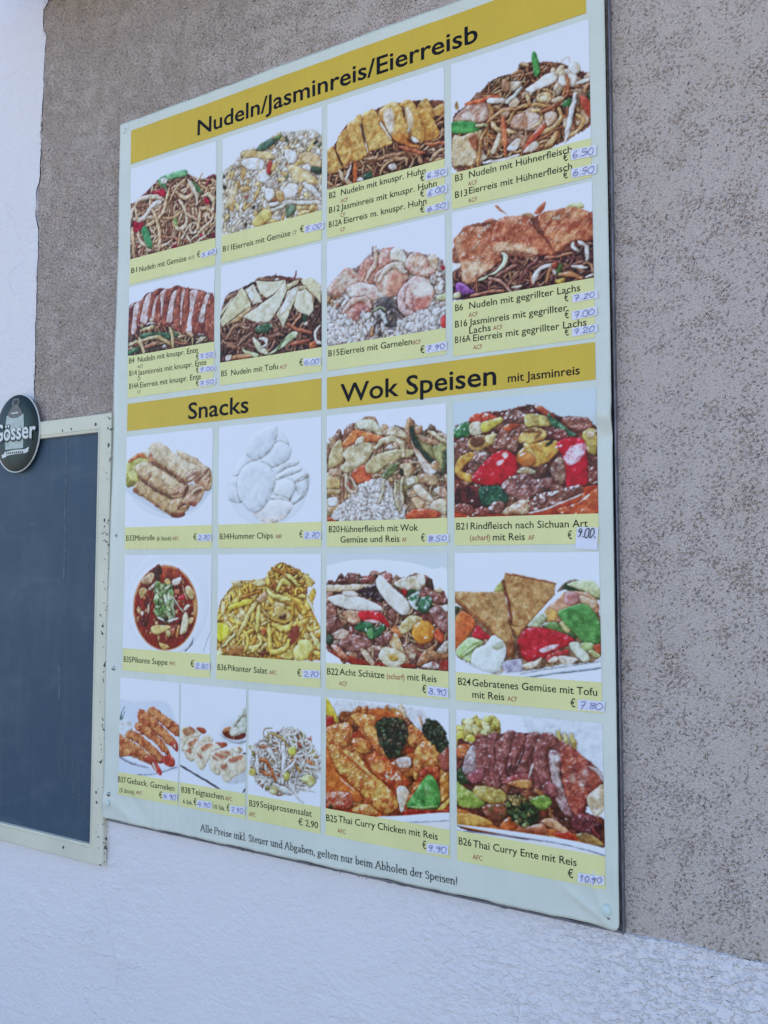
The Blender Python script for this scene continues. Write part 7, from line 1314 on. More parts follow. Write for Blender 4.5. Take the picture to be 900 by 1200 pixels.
# photo of breaded fried prawns on a white plate
TILES.append(('B37',-1060,-922,-207.5,-372,-411,'photo of breaded fried prawns on a white plate',17,(238,239,252),[
('poly',([(-6.8,47.5),(33.1,40.2),(107.3,33.6),(128.3,60.8),(138.8,76.8),(139.9,136.9),(119.8,148.7),(83.9,158),(38.8,165),(-3.7,164.1)],(206,214,234),(214,222,240)),dict(bev=2.6,bump=0,mott=0.2,shadow=0)),
('poly',([(-3.1,134.4),(19.3,145.6),(65.2,149.8),(99.3,149.4),(134.8,135.6),(133.9,84.8),(50.3,81.7),(-1.3,98.6)],(232,236,246),(222,228,242)),dict(bev=5.2,bump=0,mott=0.2,shadow=0)),
('tube',([(-3.1,136.4),(24.7,144.9),(67.9,149.4)],3.7,(150,156,190)),dict(shadow=0)),
('tube',([(41.5,164.3),(83.9,158.2),(134.9,139.4)],1.6,(120,130,160)),dict(shadow=0)),
('poly',([(1.1,80.6),(17.4,71.1),(31.4,83.6),(23.5,96.1),(1.6,100.3)],(226,234,246)),dict(bev=5.2,shadow=0)),
('tube',([(2.2,72.5),(4.7,60.4),(11.4,50.9)],3.7,(80,110,110)),dict(shadow=0,taper=0.7)),
('tube',([(5.1,74.3),(9,64),(13,58.7)],2.1,(90,120,120)),dict(shadow=0)),
('poly',([(64.4,55.1),(70.9,46.8),(78.8,45.1),(97.3,52.2),(118.1,61.7),(136.7,71.3),(137,89.2),(118.6,83.6),(89.8,68.2)],(204,120,70),(164,76,46)),dict(bev=10.4,bump=1.4,gloss=0.12,mott=1.6,jag=0.9)),
('poly',([(41.9,66.9),(44.3,56.9),(52.3,52.3),(76.5,61.7),(103,78.4),(123.8,91.5),(134.2,99.9),(131.8,111.5),(113.9,105.9),(85,89.8),(47.5,78.1)],(204,120,70),(164,76,46)),dict(bev=10.4,bump=1.4,gloss=0.12,mott=1.6,jag=0.9)),
('poly',([(118.9,101.5),(134.2,99.9),(134.9,114.9),(124.2,110.4)],(190,60,44)),dict(bev=3.1,gloss=0.4)),
('poly',([(125.4,104.6),(130.4,104.1),(129.8,111.7)],(226,190,170)),dict(bev=1.3)),
('poly',([(34.2,85.2),(42.1,74.7),(60.9,76.8),(87.7,91.5),(108.8,106.4),(119.4,124.2),(98.7,119),(82.7,105.4),(50.6,93.3)],(204,120,70),(164,76,46)),dict(bev=10.4,bump=1.4,gloss=0.12,mott=1.6,jag=0.9)),
('poly',([(13.9,97.1),(23.4,91.2),(39.7,91.5),(66.8,103.3),(93.5,119.6),(109.2,131.1),(93.9,139.6),(72.6,125.8),(45.6,111.4),(18.3,104.5)],(204,120,70),(164,76,46)),dict(bev=10.4,bump=1.4,gloss=0.12,mott=1.6,jag=0.9)),
('poly',([(96.4,132.6),(114.2,121),(128.4,128.8),(127.3,140.3),(114.6,141.8),(101.6,136.7)],(190,70,50),(160,40,34)),dict(bev=3.7,gloss=0.5)),
('poly',([(-2.6,101.7),(12.7,103.1),(40.2,112),(61.9,121.2),(78,130.9),(78.3,143.4),(59.7,140.8),(29.9,134.6),(-3.6,135.5)],(208,126,76),(170,84,50)),dict(bev=10.4,bump=1.4,gloss=0.12,mott=1.6,jag=0.9)),
('poly',([(59.5,131.2),(78,129),(91.3,140.8),(80.9,144),(65,141.1)],(190,80,56)),dict(bev=3.7,gloss=0.3)),
('poly',([(77,144.5),(83.4,136.1),(94,144.3),(100.7,153),(98.2,158.7),(91.7,157)],(176,36,40),(206,80,66)),dict(bev=2.6,gloss=0.6)),
('poly',([(77.7,141.5),(81.3,139.2),(88.9,150.7),(85,152.1)],(232,206,190)),dict(bev=1.3))],
8.7,[('B37',-1060.5,-1042,-389.2,'n'),('Geback. Garnelen',-1038.5,-930.6,-388.4,'k'),('(5 Stück)',-1056.4,-1021.8,-406.1,'d'),('AFC',-1017.2,-1002.5,-404.3,'r'),('€',-964.4,-957.7,-403.8,'k')],
[('4.90',[(-956.1,-393.3),(-922.3,-391.5),(-923.5,-402.8),(-955.8,-405.5)])]))
# photo of pan fried dumplings beside a dip bowl
TILES.append(('B38',-919,-780.5,-207.5,-371.5,-411,'photo of pan fried dumplings beside a dip bowl',18,(238,239,252),[
('poly',([(0.4,112.8),(66.9,109.2),(141.1,100.7),(139.4,165.2),(87.9,164.6),(0.9,136.6)],(226,232,242),(232,237,247)),dict(bev=1.5,bump=0,mott=0.1,shadow=0,soft=3)),
('tube',([(0.9,136.6),(41.8,149.7),(85.4,163.4)],3.2,(46,50,60)),dict(shadow=0,smo=0)),
('tube',([(133.3,163.2),(139.3,154.9)],2.5,(50,54,64)),dict(shadow=0)),
('tube',([(131.5,102.8),(138.7,102)],3,(50,54,64)),dict(shadow=0)),
('poly',([(140.7,65.6),(138,74.8),(130,82.8),(118.3,88.1),(105.1,89.5),(93.1,86.8),(84.7,80.4),(81.6,71.6),(84.4,62.2),(92.7,54.1),(104.6,49),(117.8,47.7),(129.6,50.6),(137.8,57)],(216,221,228),(226,231,240)),dict(bev=7.4,bump=0,mott=0.2,gloss=0.3,shadow=0)),
('poly',([(85.4,76.1),(111.7,84.9),(138.5,80.1),(136.1,84.2),(124,88.4),(99.3,84.3)],(130,134,140),(170,174,180)),dict(bev=3.5,bump=0,shadow=0)),
('poly',([(137.6,72.6),(134.6,76.8),(127.4,80.2),(117.5,82),(106.9,81.9),(97.6,79.9),(91.5,76.2),(89.9,71.8),(93.1,67.4),(100.4,64),(110.4,62.3),(121,62.5),(130.2,64.6),(136.1,68.2)],(130,50,30),(96,30,26)),dict(bev=3.5,bump=0.1,gloss=0.3,shadow=0)),
('poly',([(90.4,71.7),(96.5,64.3),(111.4,61.9),(106.5,68.1)],(196,130,80)),dict(bev=2,shadow=0)),
('poly',([(105.3,70.2),(111.3,56.1),(125.9,39.4),(140.3,28.5),(141.9,62.7),(123.8,73.1),(109.1,77.1)],(206,206,186),(170,170,146)),dict(bev=7.4,bump=0.8,gloss=0.3)),
('tube',([(113.9,61.6),(126,47),(139.5,38.1)],3.5,(150,150,130)),dict(shadow=0)),
('poly',([(106.6,71),(116.3,61.4),(123.7,66.4),(111.6,76.3)],(226,220,196)),dict(bev=3.5)),
('poly',([(34.1,71.4),(48.3,69),(56.7,75.1),(48.5,79.8)],(176,84,54),(140,54,40)),dict(bev=2.5)),
('poly',([(1.6,76.6),(19.6,69.9),(35.4,75.3),(45.9,80.1),(35.7,89.1),(17.5,102.9),(2.3,112.5)],(232,214,180),(212,184,140)),dict(bev=7.4,bump=0.5,gloss=0.35,mott=0.8)),
('poly',([(3.8,78.4),(20.9,70.7),(32.9,77.5),(14.6,87.3)],(176,84,54),(140,54,40)),dict(ov=3)),
('poly',([(11.8,79.6),(21,75.7),(25,80.3),(17.2,84)],(226,190,150)),dict(ov=3)),
('poly',([(47.3,83.9),(58.8,79.8),(71.1,83.4),(66.6,91.7),(51.3,93.3)],(232,214,180),(212,184,140)),dict(bev=7.4,bump=0.5,gloss=0.35,mott=0.8)),
('poly',([(6.9,104.1),(19.9,90.7),(38.2,86.8),(51.3,95.3),(41.2,108.2),(25.8,127.7),(12.6,121.3),(5.7,112.2)],(232,214,180),(212,184,140)),dict(bev=7.4,bump=0.5,gloss=0.35,mott=0.8)),
('poly',([(16.1,99.1),(30.4,89.6),(40.9,88.5),(30.6,99.5),(20.2,104.6)],(176,84,54),(140,54,40)),dict(ov=3)),
('poly',([(13.7,109.3),(22.8,104.3),(25.6,113.9),(17.7,115.8)],(176,84,54),(140,54,40)),dict(ov=3)),
('poly',([(74.3,90.8),(96.9,88.4),(99.4,93.9),(84.5,98.5)],(176,84,54),(140,54,40)),dict(bev=2.5)),
('poly',([(30.9,117.2),(38.5,102.6),(53.9,93),(74.3,90.8),(87,97.2),(72,108.6),(59.5,123.7),(49.4,138.6),(36.4,132.3)],(232,214,180),(212,184,140)),dict(bev=7.4,bump=0.5,gloss=0.35,mott=0.8)),
('poly',([(44.9,99.9),(61.5,92.2),(71.8,95),(59.2,104.2),(46.4,109.6)],(176,84,54),(140,54,40)),dict(ov=3)),
('poly',([(34.7,110.9),(46.5,115.4),(51.7,120.7),(38.7,118.3)],(176,84,54),(140,54,40)),dict(ov=3)),
('poly',([(109.4,96.7),(126.5,91.9),(131.4,98),(121.7,103.9)],(232,214,180),(212,184,140)),dict(bev=7.4,bump=0.5,gloss=0.35,mott=0.8)),
('poly',([(119.2,93.7),(127.7,92.7),(127.8,97.5)],(176,84,54),(140,54,40)),dict(ov=3)),
('poly',([(63.3,123.2),(69.4,106.9),(84.5,101.4),(109.4,98.6),(112,107.9),(97.3,119.2),(85.1,141.9),(67.3,136.4)],(232,214,180),(212,184,140)),dict(bev=7.4,bump=0.5,gloss=0.35,mott=0.8)),
('poly',([(74.5,108.3),(92,101.5),(109.4,102.4),(97.2,113.4),(82.2,119.1),(69.6,116.7)],(176,84,54),(140,54,40)),dict(ov=3)),
('tube',([(72,112.5),(89.8,118.2)],4,(232,206,170)),dict(shadow=0)),
('tube',([(79.5,105.8),(102.1,109)],3,(230,200,160)),dict(shadow=0)),
('poly',([(86.2,132.1),(92.3,119.8),(102.1,110.9),(124.2,103.6),(137.5,104.9),(137.8,127.6),(122.1,137.2),(102.6,151.2),(92.6,146.7)],(232,214,180),(212,184,140)),dict(bev=7.4,bump=0.5,gloss=0.35,mott=0.8)),
('poly',([(102.2,116.7),(116.9,107.3),(131.5,104.7),(131.5,110.4),(112.1,119.4)],(176,84,54),(140,54,40)),dict(ov=3)),
('poly',([(87.4,126.2),(99.8,120.8),(99.9,128.5),(91.2,134.4)],(176,84,54),(140,54,40)),dict(ov=3)),
('poly',([(102.6,151.2),(122.1,137.2),(137.8,129.5),(138,144.6),(117.4,151.1)],(170,174,184)),dict(bev=5,bump=0,shadow=0,alpha=0.6,soft=4))],
9.4,[('B38',-914.7,-894.9,-387.7,'n'),('Teigtaschen',-892.8,-824.7,-387.3,'k'),('AFC',-821.4,-807.4,-387.2,'r'),('6 Stk.',-911.2,-890.1,-405.1,'d'),('€',-888.1,-882.1,-404.3,'k'),('10 Stk.',-845.2,-821.2,-404,'d'),('€',-817.8,-812.8,-403.4,'k')],
[('4.90',[(-880.7,-395.4),(-848.4,-393.8),(-848.8,-405.4),(-880.5,-407.1)]),('7.90',[(-811,-394.2),(-780.6,-391.7),(-781.2,-404),(-811.3,-406.6)])]))
# photo of pale bean sprout salad with carrot strips
TILES.append(('B39',-776,-639,-207.5,-371.5,-411,'photo of pale bean sprout salad with carrot strips',19,(238,239,252),[
('base',([(10.7,116.3),(23.3,84.1),(51.1,62.8),(90.8,56.8),(119.9,71.6),(131.9,97.8),(120.1,126.7),(79.1,147.9),(46.8,152.3),(21.2,137.4)],(226,218,196),(206,190,160)),dict()),
('noodles',([(1.6,121.5),(5.2,88.1),(23.2,78),(41,63.9),(73.6,51.5),(95.7,52.3),(117.5,64),(129.4,76.5),(138.4,81.4),(136.7,116.7),(124.9,135.8),(101.1,148.9),(74.3,156.5),(44.3,158.7),(18.7,145.9)],85,5.8,[(236,238,236),(226,230,226),(242,242,240),(216,220,210)]),dict(L=41.1,curl=0.35,gloss=0.4,deep=0.92,sh=0.28)),
('noodles',([(1.6,121.5),(5.2,88.1),(23.2,78),(41,63.9),(73.6,51.5),(95.7,52.3),(117.5,64),(129.4,76.5),(138.4,81.4),(136.7,116.7),(124.9,135.8),(101.1,148.9),(74.3,156.5),(44.3,158.7),(18.7,145.9)],22,4.8,[(206,124,70),(190,100,60),(222,150,96)]),dict(L=29,curl=0.2,deep=0.9)),
('bits',([(1.6,121.5),(5.2,88.1),(23.2,78),(41,63.9),(73.6,51.5),(95.7,52.3),(117.5,64),(129.4,76.5),(138.4,81.4),(136.7,116.7),(124.9,135.8),(101.1,148.9),(74.3,156.5),(44.3,158.7),(18.7,145.9)],26,5.8,10.6,[(206,200,110),(190,186,96),(214,206,130)]),dict(asp=1.5)),
('noodles',([(1.6,121.5),(5.2,88.1),(23.2,78),(41,63.9),(73.6,51.5),(95.7,52.3),(117.5,64),(129.4,76.5),(138.4,81.4),(136.7,116.7),(124.9,135.8),(101.1,148.9),(74.3,156.5),(44.3,158.7),(18.7,145.9)],64,5.3,[(236,238,236),(226,230,226),(242,242,240),(216,220,210)]),dict(L=46,curl=0.35,gloss=0.4,deep=0.97,sh=0.32)),
('tube',([(47.3,56.1),(32.1,58.7),(29.6,69.1),(37.3,73.4)],1.7,(150,130,90)),dict(shadow=0)),
('tube',([(37.2,62.2),(39.8,72.1)],3.4,(190,186,100)),dict()),
('tube',([(43.6,64.6),(63.7,69.6),(76.2,80.4)],3.4,(206,180,100)),dict()),
('poly',([(92.7,86.5),(92,89.7),(89.8,92.5),(86.7,94.2),(83.2,94.6),(80,93.6),(77.8,91.3),(77,88.3),(77.8,85.1),(80,82.3),(83.1,80.6),(86.6,80.2),(89.7,81.2),(91.9,83.5)],(214,206,80),(190,186,70)),dict()),
('tube',([(20.9,106.9),(36.3,109.1),(45.3,120.2),(54.2,135.2)],5.3,(200,110,60)),dict()),
('tube',([(23.7,124.9),(46.6,130.1)],4.8,(200,116,70)),dict()),
('tube',([(83.7,99.5),(100.9,117.3)],2.9,(206,150,60)),dict()),
('poly',([(108,98.6),(124.8,99.6),(120,103.1)],(206,110,60)),dict()),
('tube',([(115.1,66.2),(119.9,61.8)],2.9,(190,80,60)),dict()),
('tube',([(17,103.2),(18.6,127.6)],8.7,(238,240,238)),dict()),
('tube',([(66.3,77.4),(69,105.3),(66.7,137.6)],8.2,(240,242,242)),dict()),
('tube',([(54,107),(33.5,83),(23.3,84.1)],6.8,(236,238,236)),dict()),
('tube',([(84,137.3),(96.3,157.4),(105.9,161)],4.4,(234,236,236)),dict(shadow=0)),
('tube',([(49.2,141.9),(84.1,152.2)],8.7,(232,236,232)),dict()),
('tube',([(91.1,100.6),(66.6,125.6)],6.3,(240,240,238)),dict()),
('poly',([(15.5,128),(14.8,130.4),(12.8,132.5),(9.9,133.8),(6.7,134.3),(3.7,133.6),(1.7,132),(0.9,129.8),(1.6,127.4),(3.6,125.3),(6.5,123.9),(9.8,123.5),(12.7,124.1),(14.7,125.7)],(214,206,110)),dict()),
('poly',([(43.1,156.8),(46.7,144.2),(59.3,146.6),(54.4,157.3)],(214,200,140)),dict(gloss=0.3)),
('tube',([(22.1,88.3),(36.1,85.8)],3.9,(196,110,70)),dict()),
('tube',([(95.8,74.2),(100.7,79.7)],4.4,(190,70,50)),dict()),
('poly',([(81.2,125.7),(80.6,128.7),(79,131.3),(76.7,132.9),(74,133.3),(71.6,132.3),(70,130.1),(69.4,127.2),(69.9,124.2),(71.6,121.6),(73.9,120),(76.6,119.7),(78.9,120.7),(80.6,122.9)],(200,196,90)),dict()),
('poly',([(100.9,125.2),(120.1,118.8),(127.3,129.6),(115.4,135.1)],(206,206,130)),dict()),
('tube',([(103.4,140.7),(127.3,143.3)],3.9,(236,238,234)),dict(shadow=0))],
9.1,[('B39',-772.4,-753.8,-389.5,'n'),('Sojaprossensalat',-751.3,-654.5,-388.3,'k'),('AFC',-773.1,-760.1,-404.5,'r'),('€ 2,90',-679,-643.3,-403.8,'k')],
[]))
# photo of orange curry chicken with broccoli and green pepper
TILES.append(('B25',-630,-429,-207.5,-372,-411,'photo of orange curry chicken with broccoli and green pepper',20,(238,239,252),[
('poly',([(17.4,2.9),(63.3,1.4),(130.3,2.5),(162.5,6.3),(162.3,32.5),(89.5,39.7),(20.2,35.1)],(226,222,222),(206,196,196)),dict(bev=3.1,bump=0.6,shadow=0,mott=1)),
('tube',([(125.3,2.9),(130.3,20.2)],10.2,(226,196,160)),dict()),
('tube',([(157.5,15.5),(159.9,26.2)],5.6,(206,150,110)),dict(shadow=0)),
('base',([(-2.7,32.6),(20.2,35.1),(44.6,21.3),(76.5,11.7),(120.2,16.7),(145.2,27.6),(164.6,47.4),(186.2,60.2),(200.5,50),(200.2,141.4),(129.7,156.2),(84,164.2),(-2.4,164.6)],(170,66,24),(140,40,20)),dict()),
('bits',([(-2.7,32.6),(20.2,35.1),(44.6,21.3),(76.5,11.7),(120.2,16.7),(145.2,27.6),(164.6,47.4),(186.2,60.2),(200.5,50),(200.2,141.4),(129.7,156.2),(84,164.2),(-2.4,164.6)],60,17.9,38.4,[(206,106,40),(190,84,34),(222,140,64)]),dict(asp=1.6,bump=1.2,gloss=0.5,deep=0.6)),
('poly',([(71.2,15.5),(89.5,9.4),(115.2,13.8),(134,24.3),(130.2,35.7),(89.5,30.8)],(200,96,40),(184,76,30)),dict(bev=4.1)),
('poly',([(-1.4,2.2),(6.4,6.2),(23,34.8),(12,33.6),(-0.5,25.4)],(222,190,60),(200,160,40)),dict(bev=2.6)),
('poly',([(-2.8,31.5),(12,27.8),(13.4,39.2),(-2.7,44.3)],(176,40,30)),dict(bev=3.6,gloss=0.5)),
('poly',([(43.3,22.6),(68.6,19.2),(84.3,22.2),(86.9,40),(99.7,61),(107.3,77.9),(94.5,77.2),(76.4,61.3),(58,40.6)],(222,146,72),(196,100,44)),dict(bev=8.7,bump=1.3,gloss=0.45,mott=1.8,shin=16)),
('tube',([(58,42.9),(79,61),(97.1,76.9)],5.1,(190,100,50)),dict(shadow=0)),
('poly',([(-0.5,48.7),(17.5,37.7),(42,35.3),(44.6,55.6),(33.9,70.5),(9.3,70.9)],(216,140,70),(186,90,40)),dict(bev=8.7,bump=1.3,gloss=0.45,mott=1.8,shin=16)),
('poly',([(43.3,62.6),(55.3,54.5),(73.8,59.3),(76.4,72.5),(58,76.9)],(214,136,60),(180,84,36)),dict(bev=8.7,bump=1.3,gloss=0.45,mott=1.8,shin=16)),
('poly',([(71.2,82.1),(94.5,77.2),(119.9,89.7),(139.8,109.1),(129.8,123.5),(99.6,114.3),(79,99.2)],(200,90,36),(170,60,28)),dict(bev=8.7,bump=1.3,gloss=0.45,mott=1.8,shin=16)),
('poly',([(73.8,88.6),(94.5,83.9),(99.6,96.6),(84.2,103)],(222,160,90),(200,110,50)),dict(ov=6)),
('poly',([(3.8,71.5),(23,71.7),(58,81.4),(73.8,99.8),(97,114.7),(119.8,133.6),(119.7,149),(104.5,157.8),(86.6,153.8),(63.2,137.1),(36.6,118.1),(14.8,102.5)],(218,148,70),(188,92,40)),dict(bev=12.8,bump=1.7,gloss=0.35,mott=1.9,shin=16,big=0.1)),
('tube',([(23,76.3),(52.7,93.4),(73.7,108.8)],3.1,(180,90,40)),dict(shadow=0)),
('tube',([(36.6,77),(63.3,96.6),(76.4,104)],3.6,(230,180,110)),dict(shadow=0)),
('poly',([(17.6,93),(36.6,95.3),(42,108.3),(25.8,110.3)],(230,186,100),(206,130,60)),dict(bev=4.1,shadow=0,soft=3,ov=6)),
('poly',([(78.9,126),(99.6,121),(104.6,133.5),(84.1,138.6)],(228,180,90),(206,130,60)),dict(bev=4.1,shadow=0,soft=3,ov=6)),
('poly',([(-2.6,76.8),(3.8,76.1),(17.6,106.8),(39.3,122.2),(63.2,139.3),(52.7,147.5),(-2.5,139.3)],(206,104,40),(190,80,30)),dict(bev=3.6,gloss=0.3)),
('tube',([(25.8,118.3),(50,132.1)],2,(244,206,180)),dict(shadow=0)),
('poly',([(1.2,141.1),(36.6,136.2),(47.3,143.8),(39.3,160.8),(4,161.4)],(190,110,80),(160,60,40)),dict(bev=8.7,bump=1.3,gloss=0.45,mott=1.8,shin=16)),
('poly',([(47.3,157.3),(71.1,147.2),(89.2,157.9),(81.5,163.9),(52.7,164.4)],(214,140,70),(186,90,44)),dict(bev=8.7,bump=1.3,gloss=0.45,mott=1.8,shin=16)),
('poly',([(5.3,161.2),(9.5,158.3),(11.7,162.5),(6.7,164.4)],(50,60,30)),dict(bev=1.3)),
('poly',([(135.2,41.8),(142.7,27.8),(164.7,40.9),(174.3,46.4),(149.9,57.7),(140.1,56.6)],(206,130,60),(180,80,36)),dict(bev=8.7,bump=1.3,gloss=0.45,mott=1.8,shin=16)),
('poly',([(147.4,68.9),(152.4,55.3),(171.9,46.7),(186.2,60.2),(181.3,82.2),(164.4,84.3),(149.7,103.4),(144.8,91)],(220,150,72),(190,96,44)),dict(bev=8.7,bump=1.3,gloss=0.45,mott=1.8,shin=16)),
('poly',([(154.6,98.5),(162,84.6),(183.6,81.9),(183.5,103.3),(164.2,114.5)],(180,74,34),(150,50,28)),dict(bev=8.7,bump=1.3,gloss=0.45,mott=1.8,shin=16)),
('poly',([(188.3,94.2),(200.1,88.4),(199.9,120.3),(188,128.3)],(206,130,50)),dict(bev=8.7,bump=1.3,gloss=0.45,mott=1.8,shin=16)),
('poly',([(186.2,60.2),(200.4,52.2),(200.2,84.2),(188.4,81.3)],(160,80,66)),dict(bev=8.7,bump=1.3,gloss=0.45,mott=1.8,shin=16)),
('poly',([(109.8,86.5),(117.5,79),(140,74.1),(139.9,91.6),(124.9,95.7)],(190,100,50),(170,70,34)),dict(bev=8.7,bump=1.3,gloss=0.45,mott=1.8,shin=16)),
('poly',([(117.5,81.2),(127.5,74.5),(141.2,74),(139.9,87.2),(126.2,90)],(226,206,196),(196,150,130)),dict(bev=4.1,gloss=0.5)),
('bits',([(99.6,98.8),(119.9,96.3),(124.9,106.6),(102.1,109.6)],14,2.6,5.1,[(250,220,190)]),dict(deep=1,shadow=0)),
('poly',([(118.6,120.6),(129.8,114.7),(138.5,122.3),(132.2,142.8),(128.4,154.2),(123.5,146.2)],(226,206,186),(206,170,130)),dict(bev=3.6,gloss=0.4)),
('base',([(84.3,33.5),(97.3,23.3),(120.2,20),(135.2,28.6),(135.1,50.6),(125.1,67.1),(114.9,77),(104.8,76),(92,57.4)],(34,42,32)),dict()),
('bits',([(84.3,33.5),(97.3,23.3),(120.2,20),(135.2,28.6),(135.1,50.6),(125.1,67.1),(114.9,77),(104.8,76),(92,57.4)],170,4.1,8.7,[(56,76,48),(76,96,62),(40,56,38),(96,84,66),(34,42,32)]),dict(asp=1.1,deep=0.65,bump=0.5,gloss=0.2,jag=0.8)),
('base',([(159.9,32.7),(169.7,19.8),(184.1,19.5),(195.9,35.5),(196.9,50.4),(186.2,60.2),(179.1,50.2),(164.7,40.9)],(30,38,30)),dict()),
('bits',([(159.9,32.7),(169.7,19.8),(184.1,19.5),(195.9,35.5),(196.9,50.4),(186.2,60.2),(179.1,50.2),(164.7,40.9)],110,4.1,8.7,[(50,68,46),(66,84,56),(36,50,36),(30,38,30)]),dict(asp=1.1,deep=0.65,bump=0.5,gloss=0.2,jag=0.8)),
('poly',([(134.7,142.4),(144.6,125.8),(168,94.6),(181.1,101.5),(187.4,119.9),(183.2,138.6),(151.9,143.8)],(84,144,66),(64,120,54)),dict(bev=7.7,bump=0.2,gloss=0.25)),
('poly',([(161.8,112.7),(167.9,105.4),(172.6,117.6),(167.8,125.8)],(130,176,110)),dict(bev=3.6,shadow=0,soft=3,ov=6)),
('tube',([(137.2,143.1),(161.6,140.7),(183.2,136.4)],3.1,(130,170,90)),dict(shadow=0)),
('poly',([(180.8,142.1),(199.9,122.4),(199.8,128.8),(187.9,142.1)],(222,180,80)),dict(bev=2)),
('poly',([(129.7,156.2),(134.7,147.9),(199.7,138.3),(199.7,142.5),(164,151)],(150,34,20)),dict(bev=2,shadow=0)),
('poly',([(84,164.8),(129.7,156.2),(200.2,141.4),(200.1,152),(139.5,163.8),(109.6,166.9)],(232,236,246),(240,243,250)),dict(bev=4.1,bump=0,mott=0.1,shadow=0)),
('poly',([(84,164.8),(109.6,166.9),(139.5,164.3),(200.1,152.4),(200,165.7),(84,169.7)],(246,247,249)),dict(bev=0.5,bump=0,shadow=0,flat=1,mott=0)),
('tube',([(109.6,167.3),(139.5,164),(200.1,152)],1.5,(150,160,186)),dict(shadow=0))],
9.8,[('B25',-628.7,-610.1,-390.1,'n'),('Thai Curry Chicken mit Reis',-607.4,-447.1,-388.7,'k'),('AFC',-609,-595.2,-404.3,'r'),('€',-470.6,-465.1,-404.2,'k')],
[('9.90',[(-463.4,-395.6),(-430.7,-393.3),(-430.8,-405.9),(-463.9,-408.4)])]))
